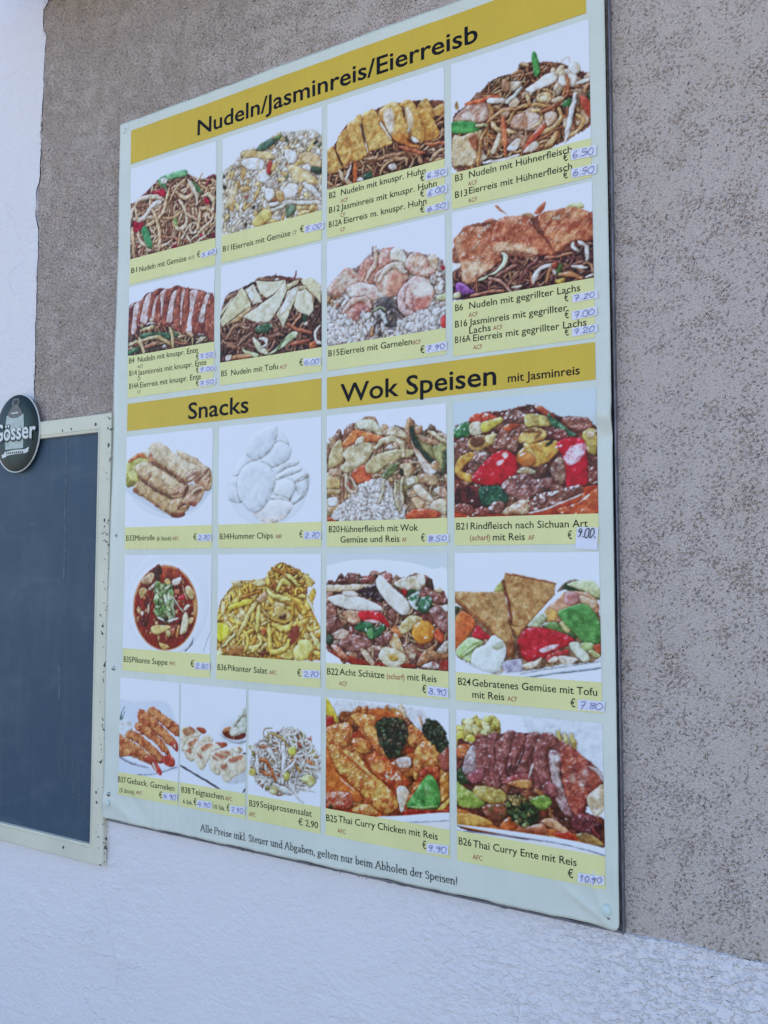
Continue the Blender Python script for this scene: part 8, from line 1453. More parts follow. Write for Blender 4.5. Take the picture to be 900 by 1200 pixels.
# photo of sliced roast duck in curry with broccoli
TILES.append(('B26',-418,-218.5,-207.5,-371,-411,'photo of sliced roast duck in curry with broccoli',21,(238,239,252),[
('poly',([(101.6,-6.4),(202.5,1.6),(200.9,85.9),(144.8,49.2),(103.9,21.3)],(222,228,234),(206,214,220)),dict(bev=2.6,bump=0.6,shadow=0,mott=1,alpha=0.9)),
('bits',([(-0.7,21.3),(38.8,8.4),(60.9,10.2),(69,22.2),(38.5,33.1),(-0.9,45.1)],70,7.9,18.4,[(226,216,110),(214,200,80),(236,228,150)]),dict(asp=1.2,gloss=0.3,deep=0.8)),
('tube',([(142.8,17.3),(145.1,31.9)],7.9,(214,190,90)),dict()),
('tube',([(160.5,20.4),(162.7,34.9)],7.9,(206,180,96)),dict()),
('tube',([(150.4,19),(155.2,33.3)],5.3,(226,210,130)),dict()),
('base',([(-0.1,50.3),(21.5,45.3),(65.4,89.2),(144.4,73.9),(168.8,109.7),(200.2,119.4),(199.6,152.7),(143.1,155),(-1,158)],(110,50,34),(70,34,30)),dict()),
('poly',([(-0.8,134.5),(37.3,139.2),(91.6,141),(153.4,141.1),(199.6,150.4),(168,153.3),(64.6,157.8),(-1,156.7)],(190,90,34),(206,130,60)),dict(bev=2.6,gloss=0.4)),
('poly',([(-0.9,142.3),(26.2,138.3),(53.8,146.9),(26,153.8),(-1,154.1)],(214,150,70)),dict(bev=3.7)),
('bits',([(23.7,102.4),(133.9,92.6),(148.5,132.2),(37.3,139.2)],50,10.5,23.7,[(150,80,50),(110,60,44),(170,110,60),(90,50,40)]),dict(asp=1.7,gloss=0.5)),
('poly',([(-0.5,97.7),(15.2,106.1),(37.6,113.4),(40.3,124.6),(23.4,130.9),(0.7,127.7)],(130,150,60),(170,176,90)),dict(bev=5.3,bump=0.5,gloss=0.5,mott=1.2)),
('poly',([(-0.4,84.6),(12.6,77.7),(18.1,95.3),(3.8,99.8)],(50,70,40)),dict(bev=5.3,bump=0.5,gloss=0.5,mott=1.2)),
('poly',([(0.8,50.2),(15.8,44.7),(24.2,52.9),(9.9,65),(0.7,63.4)],(170,70,36),(190,110,60)),dict(bev=5.3,bump=0.5,gloss=0.5,mott=1.2)),
('poly',([(23.7,105),(37.8,97.9),(68,101.5),(70.6,113.9),(54.1,120),(34.8,116.4)],(160,130,60),(196,170,96)),dict(bev=5.3,bump=0.5,gloss=0.5,mott=1.2)),
('poly',([(37.5,125),(65.1,119.7),(73.1,128.7),(62.1,140.5),(42.9,138.3)],(140,70,50),(90,80,40)),dict(bev=5.3,bump=0.5,gloss=0.5,mott=1.2)),
('poly',([(102.6,109.3),(123.6,98.9),(133.7,107.4),(118.1,119.6)],(130,156,66),(100,130,50)),dict(bev=5.3,bump=0.5,gloss=0.5,mott=1.2)),
('poly',([(27.2,34.3),(38.5,30),(46.8,37.4),(38.4,43.5)],(150,80,66)),dict(bev=4.7,bump=1.1,gloss=0.35,mott=1.7,shin=16,jag=0.5)),
('base',([(18.6,50.9),(38.5,33.1),(74.4,24.3),(114.4,21.4),(137.6,22.8),(155.2,33.3),(179.8,47.6),(196.5,62.5),(198.5,86.2),(183.7,97.9),(168.5,124.2),(153.7,121.6),(133.8,100),(105.5,91.4),(65.4,94.3),(23.8,94.6),(12.5,85.6)],(96,48,46),(130,70,64)),dict()),
('poly',([(9.8,72.9),(18.6,50.9),(28.5,45.9),(35.5,51.6),(35.3,69.8),(23.9,86.8),(11.1,85.8)],(170,150,146),(140,110,108)),dict(bev=4.7,bump=1.1,gloss=0.35,mott=1.7,shin=16,jag=0.5,stripe=(0.5,5,0.25))),
('poly',([(28.5,47.2),(32.8,36.3),(55.2,34),(59.1,49),(51.9,72.9),(54.4,95.7),(42,97.4),(32.3,88.3)],(146,84,76),(112,56,54)),dict(bev=4.7,bump=1.1,gloss=0.35,mott=1.7,shin=16,jag=0.5,stripe=(0.5,5,0.25))),
('poly',([(45.4,35),(52.5,27),(60.8,25.6),(57.8,44),(65.8,58.5),(65.4,91.7),(51.7,96.1)],(146,84,76),(112,56,54)),dict(bev=4.7,bump=1.1,gloss=0.35,mott=1.7,shin=16,jag=0.5,stripe=(0.5,5,0.25))),
('poly',([(56.4,44.1),(66.2,30.2),(73.1,21.8),(85.2,21.9),(82.3,38.7),(71.2,65.5),(73.7,83),(64.1,89.3)],(146,84,76),(112,56,54)),dict(bev=4.7,bump=1.1,gloss=0.35,mott=1.7,shin=16,jag=0.5,stripe=(0.5,5,0.25))),
('poly',([(73.9,65.2),(83.8,28.4),(89.3,22.2),(98.5,24.3),(97,37.1),(83.3,64),(76.4,82.7)],(146,84,76),(112,56,54)),dict(bev=4.7,bump=1.1,gloss=0.35,mott=1.7,shin=16,jag=0.5,stripe=(0.5,5,0.25))),
('poly',([(83.2,74.2),(98.4,34.5),(101.2,24.1),(114.4,18.9),(116.4,26.3),(103.4,54.1),(97.8,77.4)],(146,84,76),(112,56,54)),dict(bev=4.7,bump=1.1,gloss=0.35,mott=1.7,shin=16,jag=0.5,stripe=(0.5,5,0.25))),
('poly',([(108.7,53.5),(114.3,30.2),(124.8,19.1),(136.4,20.4),(138.8,32.6),(127.1,41.4),(130.4,75.7),(139,94.3),(128.7,99.5),(113.6,72.9)],(146,84,76),(112,56,54)),dict(bev=4.7,bump=1.1,gloss=0.35,mott=1.7,shin=16,jag=0.5,stripe=(0.5,5,0.25))),
('poly',([(16.8,87.7),(29.6,78.3),(40.8,76.9),(37.9,90.2),(23.8,97.7)],(150,76,80),(120,56,60)),dict(bev=4.7,bump=1.1,gloss=0.35,mott=1.7,shin=16,jag=0.5)),
('poly',([(65.4,91.7),(79.1,79.8),(103.1,74.2),(106.8,88.8),(100.2,92.1),(89.6,91)],(160,76,72),(130,56,54)),dict(bev=4.7,bump=1.1,gloss=0.35,mott=1.7,shin=16,jag=0.5)),
('poly',([(73.6,90.6),(92.4,83.1),(106.1,83.9),(104.2,92.9),(81.6,93.4)],(196,130,70),(150,80,50)),dict(bev=2.6,gloss=0.4)),
('tube',([(84.6,71.5),(95.6,47.4),(97,39.7)],1.8,(50,26,28)),dict(shadow=0)),
('tube',([(80.7,56.7),(73.7,83)],1.6,(60,30,30)),dict(shadow=0)),
('tube',([(55,44.3),(56.1,67.3)],1.6,(70,34,34)),dict(shadow=0)),
('tube',([(108.6,61),(103,79.2)],3.2,(206,196,196)),dict(shadow=0)),
('poly',([(129.6,46.1),(139.9,39.9),(147.4,48.9),(144.4,73.9),(154.1,97.2),(158.7,118.4),(148.7,119.9),(136.5,94.7)],(170,140,136),(130,80,80)),dict(bev=4.7,bump=1.1,gloss=0.35,mott=1.7,shin=16,jag=0.5,stripe=(0.4,4,0.3))),
('poly',([(145,36.9),(155.3,30.8),(179.8,47.6),(194.2,60.4),(198.6,79),(183.9,88.2),(168.5,124.2),(154,102.1),(147,73.6)],(166,78,58),(130,52,44)),dict(bev=4.7,bump=1.1,gloss=0.35,mott=1.7,shin=16,jag=0.5)),
('poly',([(134.7,46.7),(143.7,42),(144.8,51.7),(137.1,55.1)],(222,216,220)),dict(bev=2.1,ov=4)),
('tube',([(134.6,50.4),(140.6,74.4),(146.7,90.8)],5.3,(190,170,170)),dict(shadow=0)),
('poly',([(119.9,89.5),(129,80.9),(139.1,86.9),(137.7,98.2),(126.2,98.6)],(150,80,80),(120,60,60)),dict(bev=4.7,bump=1.1,gloss=0.35,mott=1.7,shin=16,jag=0.5)),
('poly',([(166.9,80.8),(177.2,52.8),(181.9,64.3),(174.2,82.3)],(214,190,180),(170,100,90)),dict(bev=2.6,ov=4)),
('poly',([(154.5,72.6),(162.2,64.3),(164.5,76.3),(159.4,79.3)],(214,180,160)),dict(bev=2.1,ov=4)),
('poly',([(180.6,69.3),(191.7,60.7),(193.9,72.4),(186.5,83)],(176,90,66)),dict(bev=3.7,gloss=0.4,ov=4)),
('poly',([(179.7,54.9),(194.2,57.9),(198.8,71.8),(191.7,63.1)],(190,170,170)),dict(bev=2.1)),
('poly',([(178.9,93.7),(188.9,82.7),(199.9,76.4),(199.5,105.2),(190.7,116),(181.1,107.9)],(226,206,176),(196,160,120)),dict(bev=4.7,bump=1.2,gloss=0.4)),
('poly',([(156.1,128.6),(173.7,113.8),(192.9,122.9),(190.2,140),(173.2,140.4)],(110,50,50),(80,34,36)),dict(bev=4.7,bump=1.1,gloss=0.35,mott=1.7,shin=16,jag=0.5)),
('tube',([(183.1,129.2),(192.6,142)],3.7,(140,60,60)),dict()),
('poly',([(163.3,142),(180.5,139.2),(198.7,148.1),(192.4,152.8),(173,151.2)],(170,130,70),(130,90,50)),dict(bev=5.3,bump=0.5,gloss=0.5,mott=1.2)),
('poly',([(117.9,132),(133.4,127.1),(153.4,138.7),(148.3,144.4),(128.1,137.8)],(206,140,100),(170,96,66)),dict(bev=5.3,bump=0.5,gloss=0.5,mott=1.2)),
('poly',([(86.2,146.8),(110,138.1),(123,136.1),(127.9,150.1),(117.6,149.3),(91.5,151)],(190,120,80),(160,80,50)),dict(bev=5.3,bump=0.5,gloss=0.5,mott=1.2)),
('poly',([(133.1,146.8),(153.4,141.1),(165.6,148.8),(148.2,150.5)],(176,50,30)),dict(bev=2.1,gloss=0.6)),
('poly',([(62,148.1),(75.7,133.4),(86.3,144.3),(75.5,152.3)],(196,90,40)),dict(bev=5.3,bump=0.5,gloss=0.5,mott=1.2)),
('base',([(71.9,116.2),(81.4,104.8),(97.4,105.1),(105.2,114),(115.5,119.9),(112.7,132.8),(99.5,142.3),(86.3,141.8),(77,133.2)],(40,54,36)),dict()),
('bits',([(71.9,116.2),(81.4,104.8),(97.4,105.1),(105.2,114),(115.5,119.9),(112.7,132.8),(99.5,142.3),(86.3,141.8),(77,133.2)],130,4.2,8.9,[(76,100,56),(100,120,66),(50,72,44),(130,130,80),(40,54,36)]),dict(asp=1.1,deep=0.65,bump=0.5,gloss=0.2,jag=0.8)),
('bits',([(73.3,108.4),(92.1,103.3),(100,109.7),(78.6,117.8)],30,3.7,6.8,[(176,150,90),(150,130,80)]),dict(deep=0.9)),
('poly',([(-1,156.7),(64.6,157.8),(143,156.9),(199.9,162.2),(200,153.9),(143.1,150.6),(64.7,152.3),(-1,155.4)],(232,236,246),(240,243,250)),dict(bev=2.6,bump=0,mott=0.1,shadow=0)),
('poly',([(-2.5,162.9),(64.6,160.4),(143,158.9),(200.3,163.3),(200.2,169.2),(-2.6,168.7)],(246,247,249)),dict(bev=0.5,bump=0,shadow=0,flat=1,mott=0,sm=0)),
('tube',([(-1.1,163.7),(64.6,159.4),(143,157.4),(199.9,162.2)],1.6,(120,130,160)),dict(shadow=0))],
9.3,[('B26',-415.5,-397.1,-389.1,'n'),('Thai Curry Ente mit Reis',-394.5,-254.2,-389.2,'k'),('AFC',-395.3,-381.3,-404.9,'r'),('€',-265.6,-258.7,-404.9,'k')],
[('10.90',[(-252.6,-396.8),(-219.6,-394.8),(-219.8,-405.4),(-253.3,-409.4)])]))

def build_dish(name, x0, x1, top, pb, sb, label, seed, bgc, ops, cap, texts, stickers):
    x0, x1, top, pb, sb = (v/1000 for v in (x0, x1, top, pb, sb))
    pic = Picture((x1-x0)*1000, (top-pb)*1000, seed, bgc)
    for kind, a, kw in ops: getattr(pic, kind)(*a, **kw)
    img = pic.result()
    step = 0.00100+0.0005*min(1, max(0, (-0.42-x1)/0.45))
    nx, nz = int((x1-x0)/step), int((top-pb)/step)
    xs = np.linspace(x0, x1, nx); zs = np.linspace(top, pb, nz)
    X, Z, F = grid(xs, zs); F = F[:, ::-1]
    # sample the picture (bilinear)
    uu = np.clip((X-x0)*1000/PX-0.5, 0, pic.W-1.001); vv = np.clip((top-Z)*1000/PX-0.5, 0, pic.H-1.001)
    ui, vi = uu.astype(int), vv.astype(int); fu, fv = (uu-ui)[:, None], (vv-vi)[:, None]
    C = (img[vi, ui]*(1-fu)+img[vi, ui+1]*fu)*(1-fv)+(img[vi+1, ui]*(1-fu)+img[vi+1, ui+1]*fu)*fv
    o = raw_mesh('dish_photo', np.stack([X, sheet(X, Z)+0.0005, Z], 1), F, M_PRINT, board, smooth=True)
    o['label'] = label
    at = o.data.color_attributes.new('print', 'FLOAT_COLOR', 'POINT')
    A = np.ones((len(X), 4), np.float32); A[:, :3] = lin(C); at.data.foreach_set('color', A.ravel())
    st = strip_mesh('caption_strip', x0, x1, sb, pb, 0.0005, M_STRIP, board)
    st['label'] = 'olive caption strip reading '+' '.join(t[0] for t in texts[:2])
    bold = 0.0 if x0 < -0.63 else 0.003
    inks = {'caption_lettering': (Build(), M_INK), 'allergen_lettering': (Build(), M_GREYINK if any(t[4] == 'g' for t in texts) else M_RED)}
    for s, a, c, z, k in texts:
        h = {'k': 9.6, 'n': 9.6, 'r': 6.2, 'g': 6.2, 'R': 7.8, 'd': 6.8}[k]
        euro = s.startswith('€')
        b = Build() if euro else inks['allergen_lettering' if k in 'rgR' else 'caption_lettering'][0]
        put_text(b, s, a/1000, c/1000, z/1000, (10.5 if s == '€' else h)/1000, 0.0008, 0.0 if k in 'rg' else bold)
        if euro: b.make('printed_price' if len(s) > 1 else 'euro_sign', M_INK, st)
    for nm, (b, m) in inks.items():
        if b.v: b.make(nm, m, st)
    rs = np.random.RandomState(seed+77)
    for k, (s, Q) in enumerate(stickers): price_sticker(s, Q, st, rs, k)
for t in TILES: build_dish(*t)

# ---- the line of small serif print along the bottom edge (drawn with a broad pen: thick uprights, thin crossings, small feet)
def arc(cx, cz, rx, rz, a, b, n=9): return [(cx+rx*math.cos(math.radians(a+(b-a)*i/n)), cz+rz*math.sin(math.radians(a+(b-a)*i/n))) for i in range(n+1)]
XH = 0.64
SERIF = {'A': (.74, [[(.06, 0), (.36, 1), (.66, 0)], [(.18, .36), (.54, .36)]], [(.06, 0), (.66, 0)]), 'P': (.60, [[(.14, 0), (.14, 1)], [(.14, 1)]+arc(.30, .74, .24, .26, 90, -90)+[(.14, .48)]], [(.14, 0), (.14, 1)]),
 'S': (.52, [[(.42, .80)]+arc(.26, .76, .16, .22, 40, 200)+[(.34, .46)]+arc(.26, .24, .18, .22, 40, -150)], []), 'l': (.30, [[(.15, 0), (.15, 1.05)]], [(.15, 0), (.09, 1.05)]),
 'e': (.50, [[(.08, .36), (.42, .40)]+arc(.26, .34, .18, .28, 20, 320, 12)], []), 'r': (.40, [[(.15, 0), (.15, XH)], [(.15, .44), (.26, .62), (.36, .60)]], [(.15, 0), (.09, XH)]), 'i': (.30, [[(.15, 0), (.15, XH)], [(.14, .90), (.16, .92)]], [(.15, 0), (.09, XH)]),
 's': (.42, [[(.34, .52)]+arc(.21, .48, .12, .14, 40, 200)+[(.26, .30)]+arc(.21, .15, .14, .14, 40, -150)], []), 'n': (.58, [[(.13, 0), (.13, XH)], [(.13, .46), (.28, .63), (.42, .56), (.44, .40), (.44, 0)]], [(.13, 0), (.44, 0), (.08, XH)]),
 'k': (.54, [[(.13, 0), (.13, 1.05)], [(.42, .62), (.15, .32), (.46, 0)]], [(.13, 0), (.08, 1.05), (.48, 0), (.42, .63)]), '.': (.24, [[(.11, .02), (.13, .06)]], []), ',': (.24, [[(.12, .06), (.14, .0), (.08, -.14)]], []), 't': (.36, [[(.16, .84), (.16, .12), (.22, .02), (.32, .05)], [(.05, .62), (.32, .62)]], []),
 'u': (.58, [[(.13, XH), (.13, .2), (.18, .04), (.30, .02), (.43, .14)], [(.43, XH), (.43, 0)]], [(.09, XH), (.39, XH), (.47, 0)]), 'd': (.56, [arc(.26, .31, .18, .30, 50, 320, 11), [(.42, 1.05), (.42, 0)]], [(.36, 1.05), (.47, 0)]), 'b': (.56, [[(.13, 1.05), (.13, .04)], arc(.29, .31, .18, .30, 150, -130, 11)], [(.08, 1.05)]),
 'g': (.52, [arc(.24, .43, .15, .19, 0, 360, 12), arc(.24, -.14, .19, .15, 0, 360, 12), [(.14, .26), (.14, .08), (.30, .02)], [(.36, .56), (.46, .60)]], []), 'a': (.48, [[(.10, .52), (.22, .63), (.34, .54), (.34, .06), (.42, .02)], [(.34, .36), (.12, .26), (.09, .10), (.20, .02), (.34, .12)]], []),
 'o': (.54, [arc(.27, .31, .19, .30, 90, 450, 14)], []), 'h': (.58, [[(.13, 0), (.13, 1.05)], [(.13, .46), (.28, .63), (.42, .56), (.44, .40), (.44, 0)]], [(.13, 0), (.44, 0), (.08, 1.05)]), 'm': (.86, [[(.13, 0), (.13, XH)], [(.13, .46), (.27, .63), (.39, .56), (.42, .40), (.42, 0)], [(.42, .46), (.56, .63), (.68, .56), (.71, .40), (.71, 0)]], [(.13, 0), (.42, 0), (.71, 0), (.08, XH)]),
 'p': (.56, [[(.13, XH), (.13, -.30)], arc(.29, .31, .18, .30, 150, -140, 11)], [(.08, XH), (.13, -.30)]), '!': (.26, [[(.13, 1), (.13, .28)], [(.12, .03), (.14, .06)]], []), ' ': (.25, [], []), 'v': (.5, [], [])}
def build_footer():
    txt = 'Alle Preise inkl. Steuer und Abgaben, gelten nur beim Abholen der Speisen!'
    x0, x1, z, cap = -0.8728, -0.4176, -0.4442, 0.0108
    k = (x1-x0)/sum(SERIF[c][0] for c in txt); b = Build(); x = x0
    sf = lambda a, c: float(sheet(a, c))+0.0008
    for c in txt:
        adv, lines, feet = SERIF[c]
        for P in lines:
            P = np.array(P, float)
            for i in range(len(P)-1):                      # pen weight follows the stroke's direction
                p, q = P[i], P[i+1]; dx, dz = q-p; an = abs(math.atan2(dz, dx)); w = 0.045+0.062*abs(math.sin(an))
                b.stroke([(x+p[0]*k, z+p[1]*cap), (x+q[0]*k, z+q[1]*cap)], w*cap, sf)
        for fx, fz in feet: b.stroke([(x+(fx-.10)*k, z+fz*cap), (x+(fx+.10)*k, z+fz*cap)], 0.045*cap, sf)
        x += adv*k
    o = b.make('footnote_lettering', M_INK, board)
build_footer()

# ------------------------------------------------------------------ chalkboard
chalk = empty('chalkboard', -1.43, 0, 0, 'dark blue chalkboard in a chipped cream frame with an oval beer plaque on top', 'chalkboard')
def mat_frame():
    m = Mat('chipped_cream_paint', 0.5, 0.4)
    n1 = m.noise(m.pos(), 90.0, 5.0, 0.65); n2 = m.noise(m.pos(scale=(1, 1, 0.5)), 9.0, 4.0, 0.6)
    c = m.mix(m.rng(n2, 0.35, 0.7), (0.70, 0.665, 0.525), (0.62, 0.59, 0.47))
    sx = m.n('ShaderNodeSeparateXYZ'); m.l(m.pos(), sx.inputs[0])
    edge = m.rng(sx.outputs[0], -1.128, -1.104)            # chips gather on the outer right edge
    chips = m.mth('GREATER_THAN', m.mth('ADD', n1, m.mth('MULTIPLY', edge, 0.13)), 0.725)
    return m.color(m.mix(chips, c, (0.035, 0.032, 0.03)))
def mat_slate():
    m = Mat('chalk_dusted_slate', 0.55, 0.35)
    a = m.noise(m.pos(scale=(3.0, 1, 0.35)), 16.0, 5.0, 0.6); c = m.noise(m.pos(), 5.0, 5.0, 0.65); f = m.noise(m.pos(scale=(1, 1, 0.25)), 180.0, 3.0, 0.6)
    d = m.mth('ADD', m.mth('MULTIPLY', m.rng(a, 0.42, 0.8), 0.25), m.mth('MULTIPLY', m.rng(c, 0.45, 0.8), 0.55))
    wp = m.noise(m.pos(scale=(1, 1, 2.6), rot=(0, math.radians(32), 0)), 7.0, 6.0, 0.62, 0.8)
    d = m.mth('ADD', d, m.mth('ADD', m.mth('MULTIPLY', m.rng(f, 0.5, 0.8), 0.14), m.mth('MULTIPLY', m.rng(wp, 0.48, 0.78), 0.5)))
    return m.color(m.mix(d, (0.033, 0.064, 0.105), (0.085, 0.120, 0.160)))
M_CREAM = mat_frame(); M_SLATE = mat_slate()
M_CHALK = plain('old_chalk', (0.11, 0.145, 0.17), 0.9, var=0.3, sc=200)
M_CHALK2 = plain('chalk_drip', (0.09, 0.125, 0.15), 0.9, var=0.3, sc=100)
def build_chalkboard():
    L, R, Bt, T = -1.7600, -1.1010, -0.5442, 0.2712; w = 0.0337; d = 0.0130
    Li, Ri, Bi, Ti = L+w, R-w, Bt+w, T-w
    xs = np.linspace(Li, Ri, 40); zs = np.linspace(Bi, Ti, 50); X, Z, F = grid(xs, zs)
    s = raw_mesh('writing_surface', np.stack([X, np.full_like(X, 0.0060), Z], 1), F, M_SLATE, chalk)
    b = Build(); b.box(L+0.004, R-0.004, 0.0025, 0.0057, Bt+0.004, T-0.004); b.make('back_panel', M_DARK, chalk)
    # four mitred rails with a raised inner bead
    def rail(p):                                           # p: outer a, outer b, inner b, inner a
        (ax, az), (bx, bz), (cx, cz), (dx, dz) = p
        b = Build(); prof = [(0.0, 0.0, .0030), (0.0, 0.0, d-.0015), (0.05, 0.0, d), (0.80, 0, d), (0.82, 0, d-.0016), (0.86, 0, d-.0016), (0.90, 0, d-.0002), (0.985, 0, d-.0010), (1.0, 0, 0.0064)]
        V = []
        for t, _, q in prof: V += [(ax+(dx-ax)*t, q, az+(dz-az)*t), (bx+(cx-bx)*t, q, bz+(cz-bz)*t)]
        b.add(V, [(2*i, 2*i+1, 2*i+3, 2*i+2) for i in range(len(prof)-1)])
        o = b.make('frame_rail', M_CREAM, chalk)
    rail([(L, Bt), (R, Bt), (Ri, Bi), (Li, Bi)]); rail([(R, Bt), (R, T), (Ri, Ti), (Ri, Bi)]); rail([(R, T), (L, T), (Li, Ti), (Ri, Ti)]); rail([(L, T), (L, Bt), (Li, Bi), (Li, Ti)])
    for x, z, r, ax in ((-1.1341, 0.2513, 0.0036, 1.1), (-1.1991, 0.2479, 0.0021, 1.5), (-1.2233, 0.2467, 0.0019, 1.8), (-1.1062, 0.0727, 0.0026, 1.5), (-1.1059, 0.0612, 0.0020, 1.2), (-1.1062, -0.1189, 0.0022, 1.4), (-1.1058, -0.1325, 0.0030, 1.1), (-1.1090, -0.1290, 0.0016, 1.2), (-1.1136, -0.4146, 0.0025, 1.4), (-1.1121, -0.4321, 0.0025, 1.4), (-1.1950, -0.5244, 0.0032, 1.0), (-1.102, 0.241, 0.0022, 1.2), (-1.43, -0.5244, 0.0032, 1.0)):
        x, z = x*1.0055, z*1.0055
        b = Build(); b.dome(x, z, r, d-0.0006, 0.0011, 14, 3, 0, ax); b.dome(x+r*0.1, z-r*0.1, r*0.45, d+0.0002, 0.0006, 10, 2, 1)
        b.make('screw', None, chalk, mats=[M_DARK, M_ALU], smooth=True)
    # old chalk traces
    rs = np.random.RandomState(12)
    def trace(P, wd, m):
        b = Build(); b.stroke(smooth_poly(P, False, 6), wd, lambda a, c: 0.0063, 0); b.make('chalk_trace', m, s)
    trace([(-1.2260, 0.235), (-1.2252, 0.17), (-1.2262, 0.10), (-1.2240, 0.03), (-1.2255, -0.04)], 0.0045, M_CHALK2)
    trace([(-1.2150, -0.330), (-1.2250, -0.350), (-1.2260, -0.385), (-1.2170, -0.405), (-1.2090, -0.385), (-1.2110, -0.350), (-1.2200, -0.335)], 0.0013, M_CHALK)
    trace([(-1.1900, -0.37), (-1.1880, -0.43), (-1.1800, -0.40), (-1.1730, -0.38), (-1.1700, -0.44), (-1.1620, -0.46)], 0.0013, M_CHALK)
    trace([(-1.1750, -0.43), (-1.1600, -0.435), (-1.1560, -0.47)], 0.0012, M_CHALK)
    trace([(-1.2380, -0.12), (-1.2290, -0.10), (-1.2170, -0.13)], 0.0016, M_CHALK2); trace([(-1.2330, -0.20), (-1.2300, -0.235), (-1.2310, -0.26)], 0.0035, M_CHALK)
    trace([(-1.1640, 0.02), (-1.1560, 0.0), (-1.1660, -0.03)], 0.0013, M_CHALK2); trace([(-1.33, 0.07), (-1.29, 0.072), (-1.27, 0.066)], 0.0018, M_CHALK2)
    # oval enamel plaque fixed over the upper rail
    cx, cz, rx, rz = -1.3590, 0.2532, 0.0648, 0.0769
    def mat_enamel():
        m = Mat('green_enamel', 0.35, 0.25)
        sx = m.n('ShaderNodeSeparateXYZ'); m.l(m.pos(), sx.inputs[0])
        u = m.mth('DIVIDE', m.mth('SUBTRACT', sx.outputs[0], cx), rx); v = m.mth('DIVIDE', m.mth('SUBTRACT', sx.outputs[2], cz+H0), rz)
        r = m.mth('SQRT', m.mth('ADD', m.mth('MULTIPLY', u, u), m.mth('MULTIPLY', v, v)))
        n = m.noise(m.pos(), 60.0, 4.0)
        r2 = m.mth('ADD', r, m.mth('MULTIPLY', m.mth('SUBTRACT', n, 0.5), 0.3))
        c = m.mix(m.rng(r2, 0.25, 0.95), (0.035, 0.085, 0.075), (0.004, 0.012, 0.013))
        return m.color(c)
    M_EN = mat_enamel(); M_ENW = plain('white_enamel', (0.66, 0.67, 0.64), 0.35, var=0.06); M_ENK = plain('black_enamel', (0.012, 0.016, 0.018), 0.35); M_BRONZE = plain('worn_emblem_bronze', (0.15, 0.14, 0.12), 0.5, 0.5, 0.2, 0.45, 260)
    ds = lambda x, z: 0.0160+0.0050*np.sqrt(np.clip(1-((np.asarray(x)-cx)/rx)**2-((np.asarray(z)-cz)/rz)**2, 0, 1))
    V = []; n = 64
    for k in range(9):
        t = 1-k/9.0
        V += [(cx+rx*t*math.cos(a), float(ds(cx+rx*t*math.cos(a), cz+rz*t*math.sin(a))), cz+rz*t*math.sin(a)) for a in [2*math.pi*i/n for i in range(n)]]
    V.append((cx, float(ds(cx, cz)), cz)); F = [(k*n+i, k*n+(i+1) % n, (k+1)*n+(i+1) % n, (k+1)*n+i) for k in range(8) for i in range(n)]+[(8*n+i, 8*n+(i+1) % n, 9*n) for i in range(n)]
    b = Build(); b.add(V, F); V2 = [(cx+rx*1.0*math.cos(a), q, cz+rz*1.0*math.sin(a)) for q in (0.0130, 0.0160) for a in [2*math.pi*i/n for i in range(n)]]; b.add(V2, [(i, (i+1) % n, n+(i+1) % n, n+i) for i in range(n)])
    pl = b.make('oval_plaque', M_EN, chalk, smooth=True); pl['label'] = 'dark green oval beer plaque with white lettering'
    b = Build(); ring = [2*math.pi*i/n for i in range(n)]
    V = []
    for k, q in ((1.0, 0.0150), (1.028, 0.0167), (1.028, 0.0130)): V += [(cx+rx*k*math.cos(a), q, cz+rz*k*math.sin(a)) for a in ring]
    b.add(V, [(j*n+n+i, j*n+n+(i+1) % n, j*n+(i+1) % n, j*n+i) for j in range(2) for i in range(n)]); b.make('rim', M_ENW, pl, smooth=True)
    # pale panel behind the name, ribbon, emblem
    b = Build()
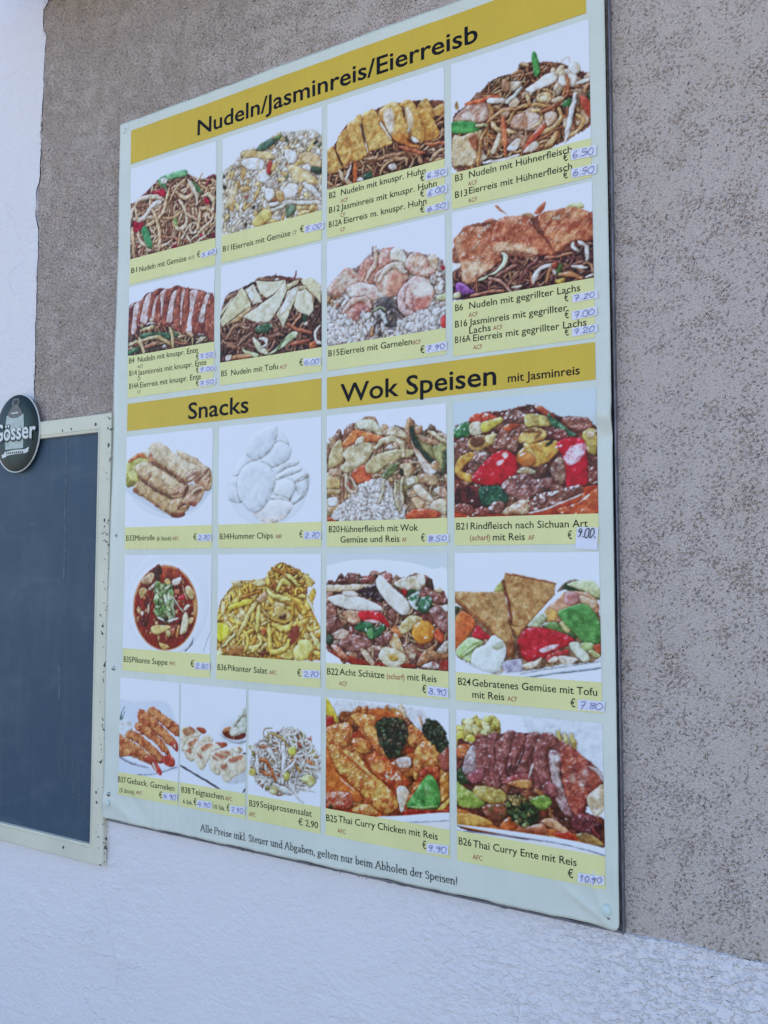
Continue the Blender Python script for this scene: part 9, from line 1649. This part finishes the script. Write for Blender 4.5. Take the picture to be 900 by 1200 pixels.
    def patch(P, off, mi=0):
        P = np.array(P, float); V = [(cx+x*rx, float(ds(cx+x*rx, cz+z*rz))+off, cz+z*rz) for x, z in P]; b.add(V, [tuple(range(len(P)))], mi)
    for i in range(8):
        f = lambda t, L: L[0]*(1-t)+L[1]*t
        for t0, t1 in ((-.42, -.16), (-.16, .20), (.20, .47)):
            w0, w1 = ((-.42, .40), (-.44, .42))[t0 > -.2], ((-.44, .42), (-.40, .38))[t1 > .3]
            patch([(f(i/8, w0), t0), (f((i+1)/8, w0), t0), (f((i+1)/8, w1), t1), (f(i/8, w1), t1)], 0.0006)
    b.make('pale_panel', plain('pale_worn_enamel', (0.42, 0.47, 0.43), 0.4, var=0.15, sc=120), pl)
    b = Build()
    patch([(-.62, -.55), (-.40, -.50), (-.36, -.60), (-.58, -.64)], 0.0008); patch([(-.46, -.48), (0, -.45), (0, -.56), (-.46, -.58)], 0.0010); patch([(0, -.45), (.56, -.46), (.50, -.55), (0, -.56)], 0.0010); patch([(.46, -.46), (.66, -.40), (.62, -.52), (.48, -.56)], 0.0008)
    for i in range(9): patch([(-.36+.09*i, -.545), (-.36+.09*i, -.495), (-.31+.09*i, -.49), (-.31+.09*i, -.545)], 0.0013, 1)
    b.make('ribbon', None, pl, mats=[M_ENW, M_ENK])
    b = Build()
    patch([(-.13, .90), (-.20, .80), (-.14, .70), (-.30, .55), (-.34, .46), (-.20, .40), (0, .38), (.20, .40), (.34, .46), (.28, .58), (.12, .70), (.18, .80), (.10, .90)], 0.0008)
    patch([(-.08, .86), (-.12, .80), (-.06, .74), (.06, .74), (.10, .80), (.06, .86)], 0.0012, 1); patch([(-.16, .50), (-.16, .53), (.16, .53), (.16, .50)], 0.0012, 2)
    b.make('emblem', None, pl, mats=[M_BRONZE, M_ENK, M_ENW])
    b = Build()
    put_text(b, 'Gösser', cx-rx*.985, cx+rx*.965, cz-rz*.20, rz*.47, 0.0014, 0.055, 0, ds)
    put_text(b, 'Gösser', cx-rx*.955, cx+rx*.935, cz-rz*.175, rz*.43, 0.0019, 0.020, 1, ds)
    b.make('lettering', None, pl, mats=[M_ENK, M_ENW])
build_chalkboard()
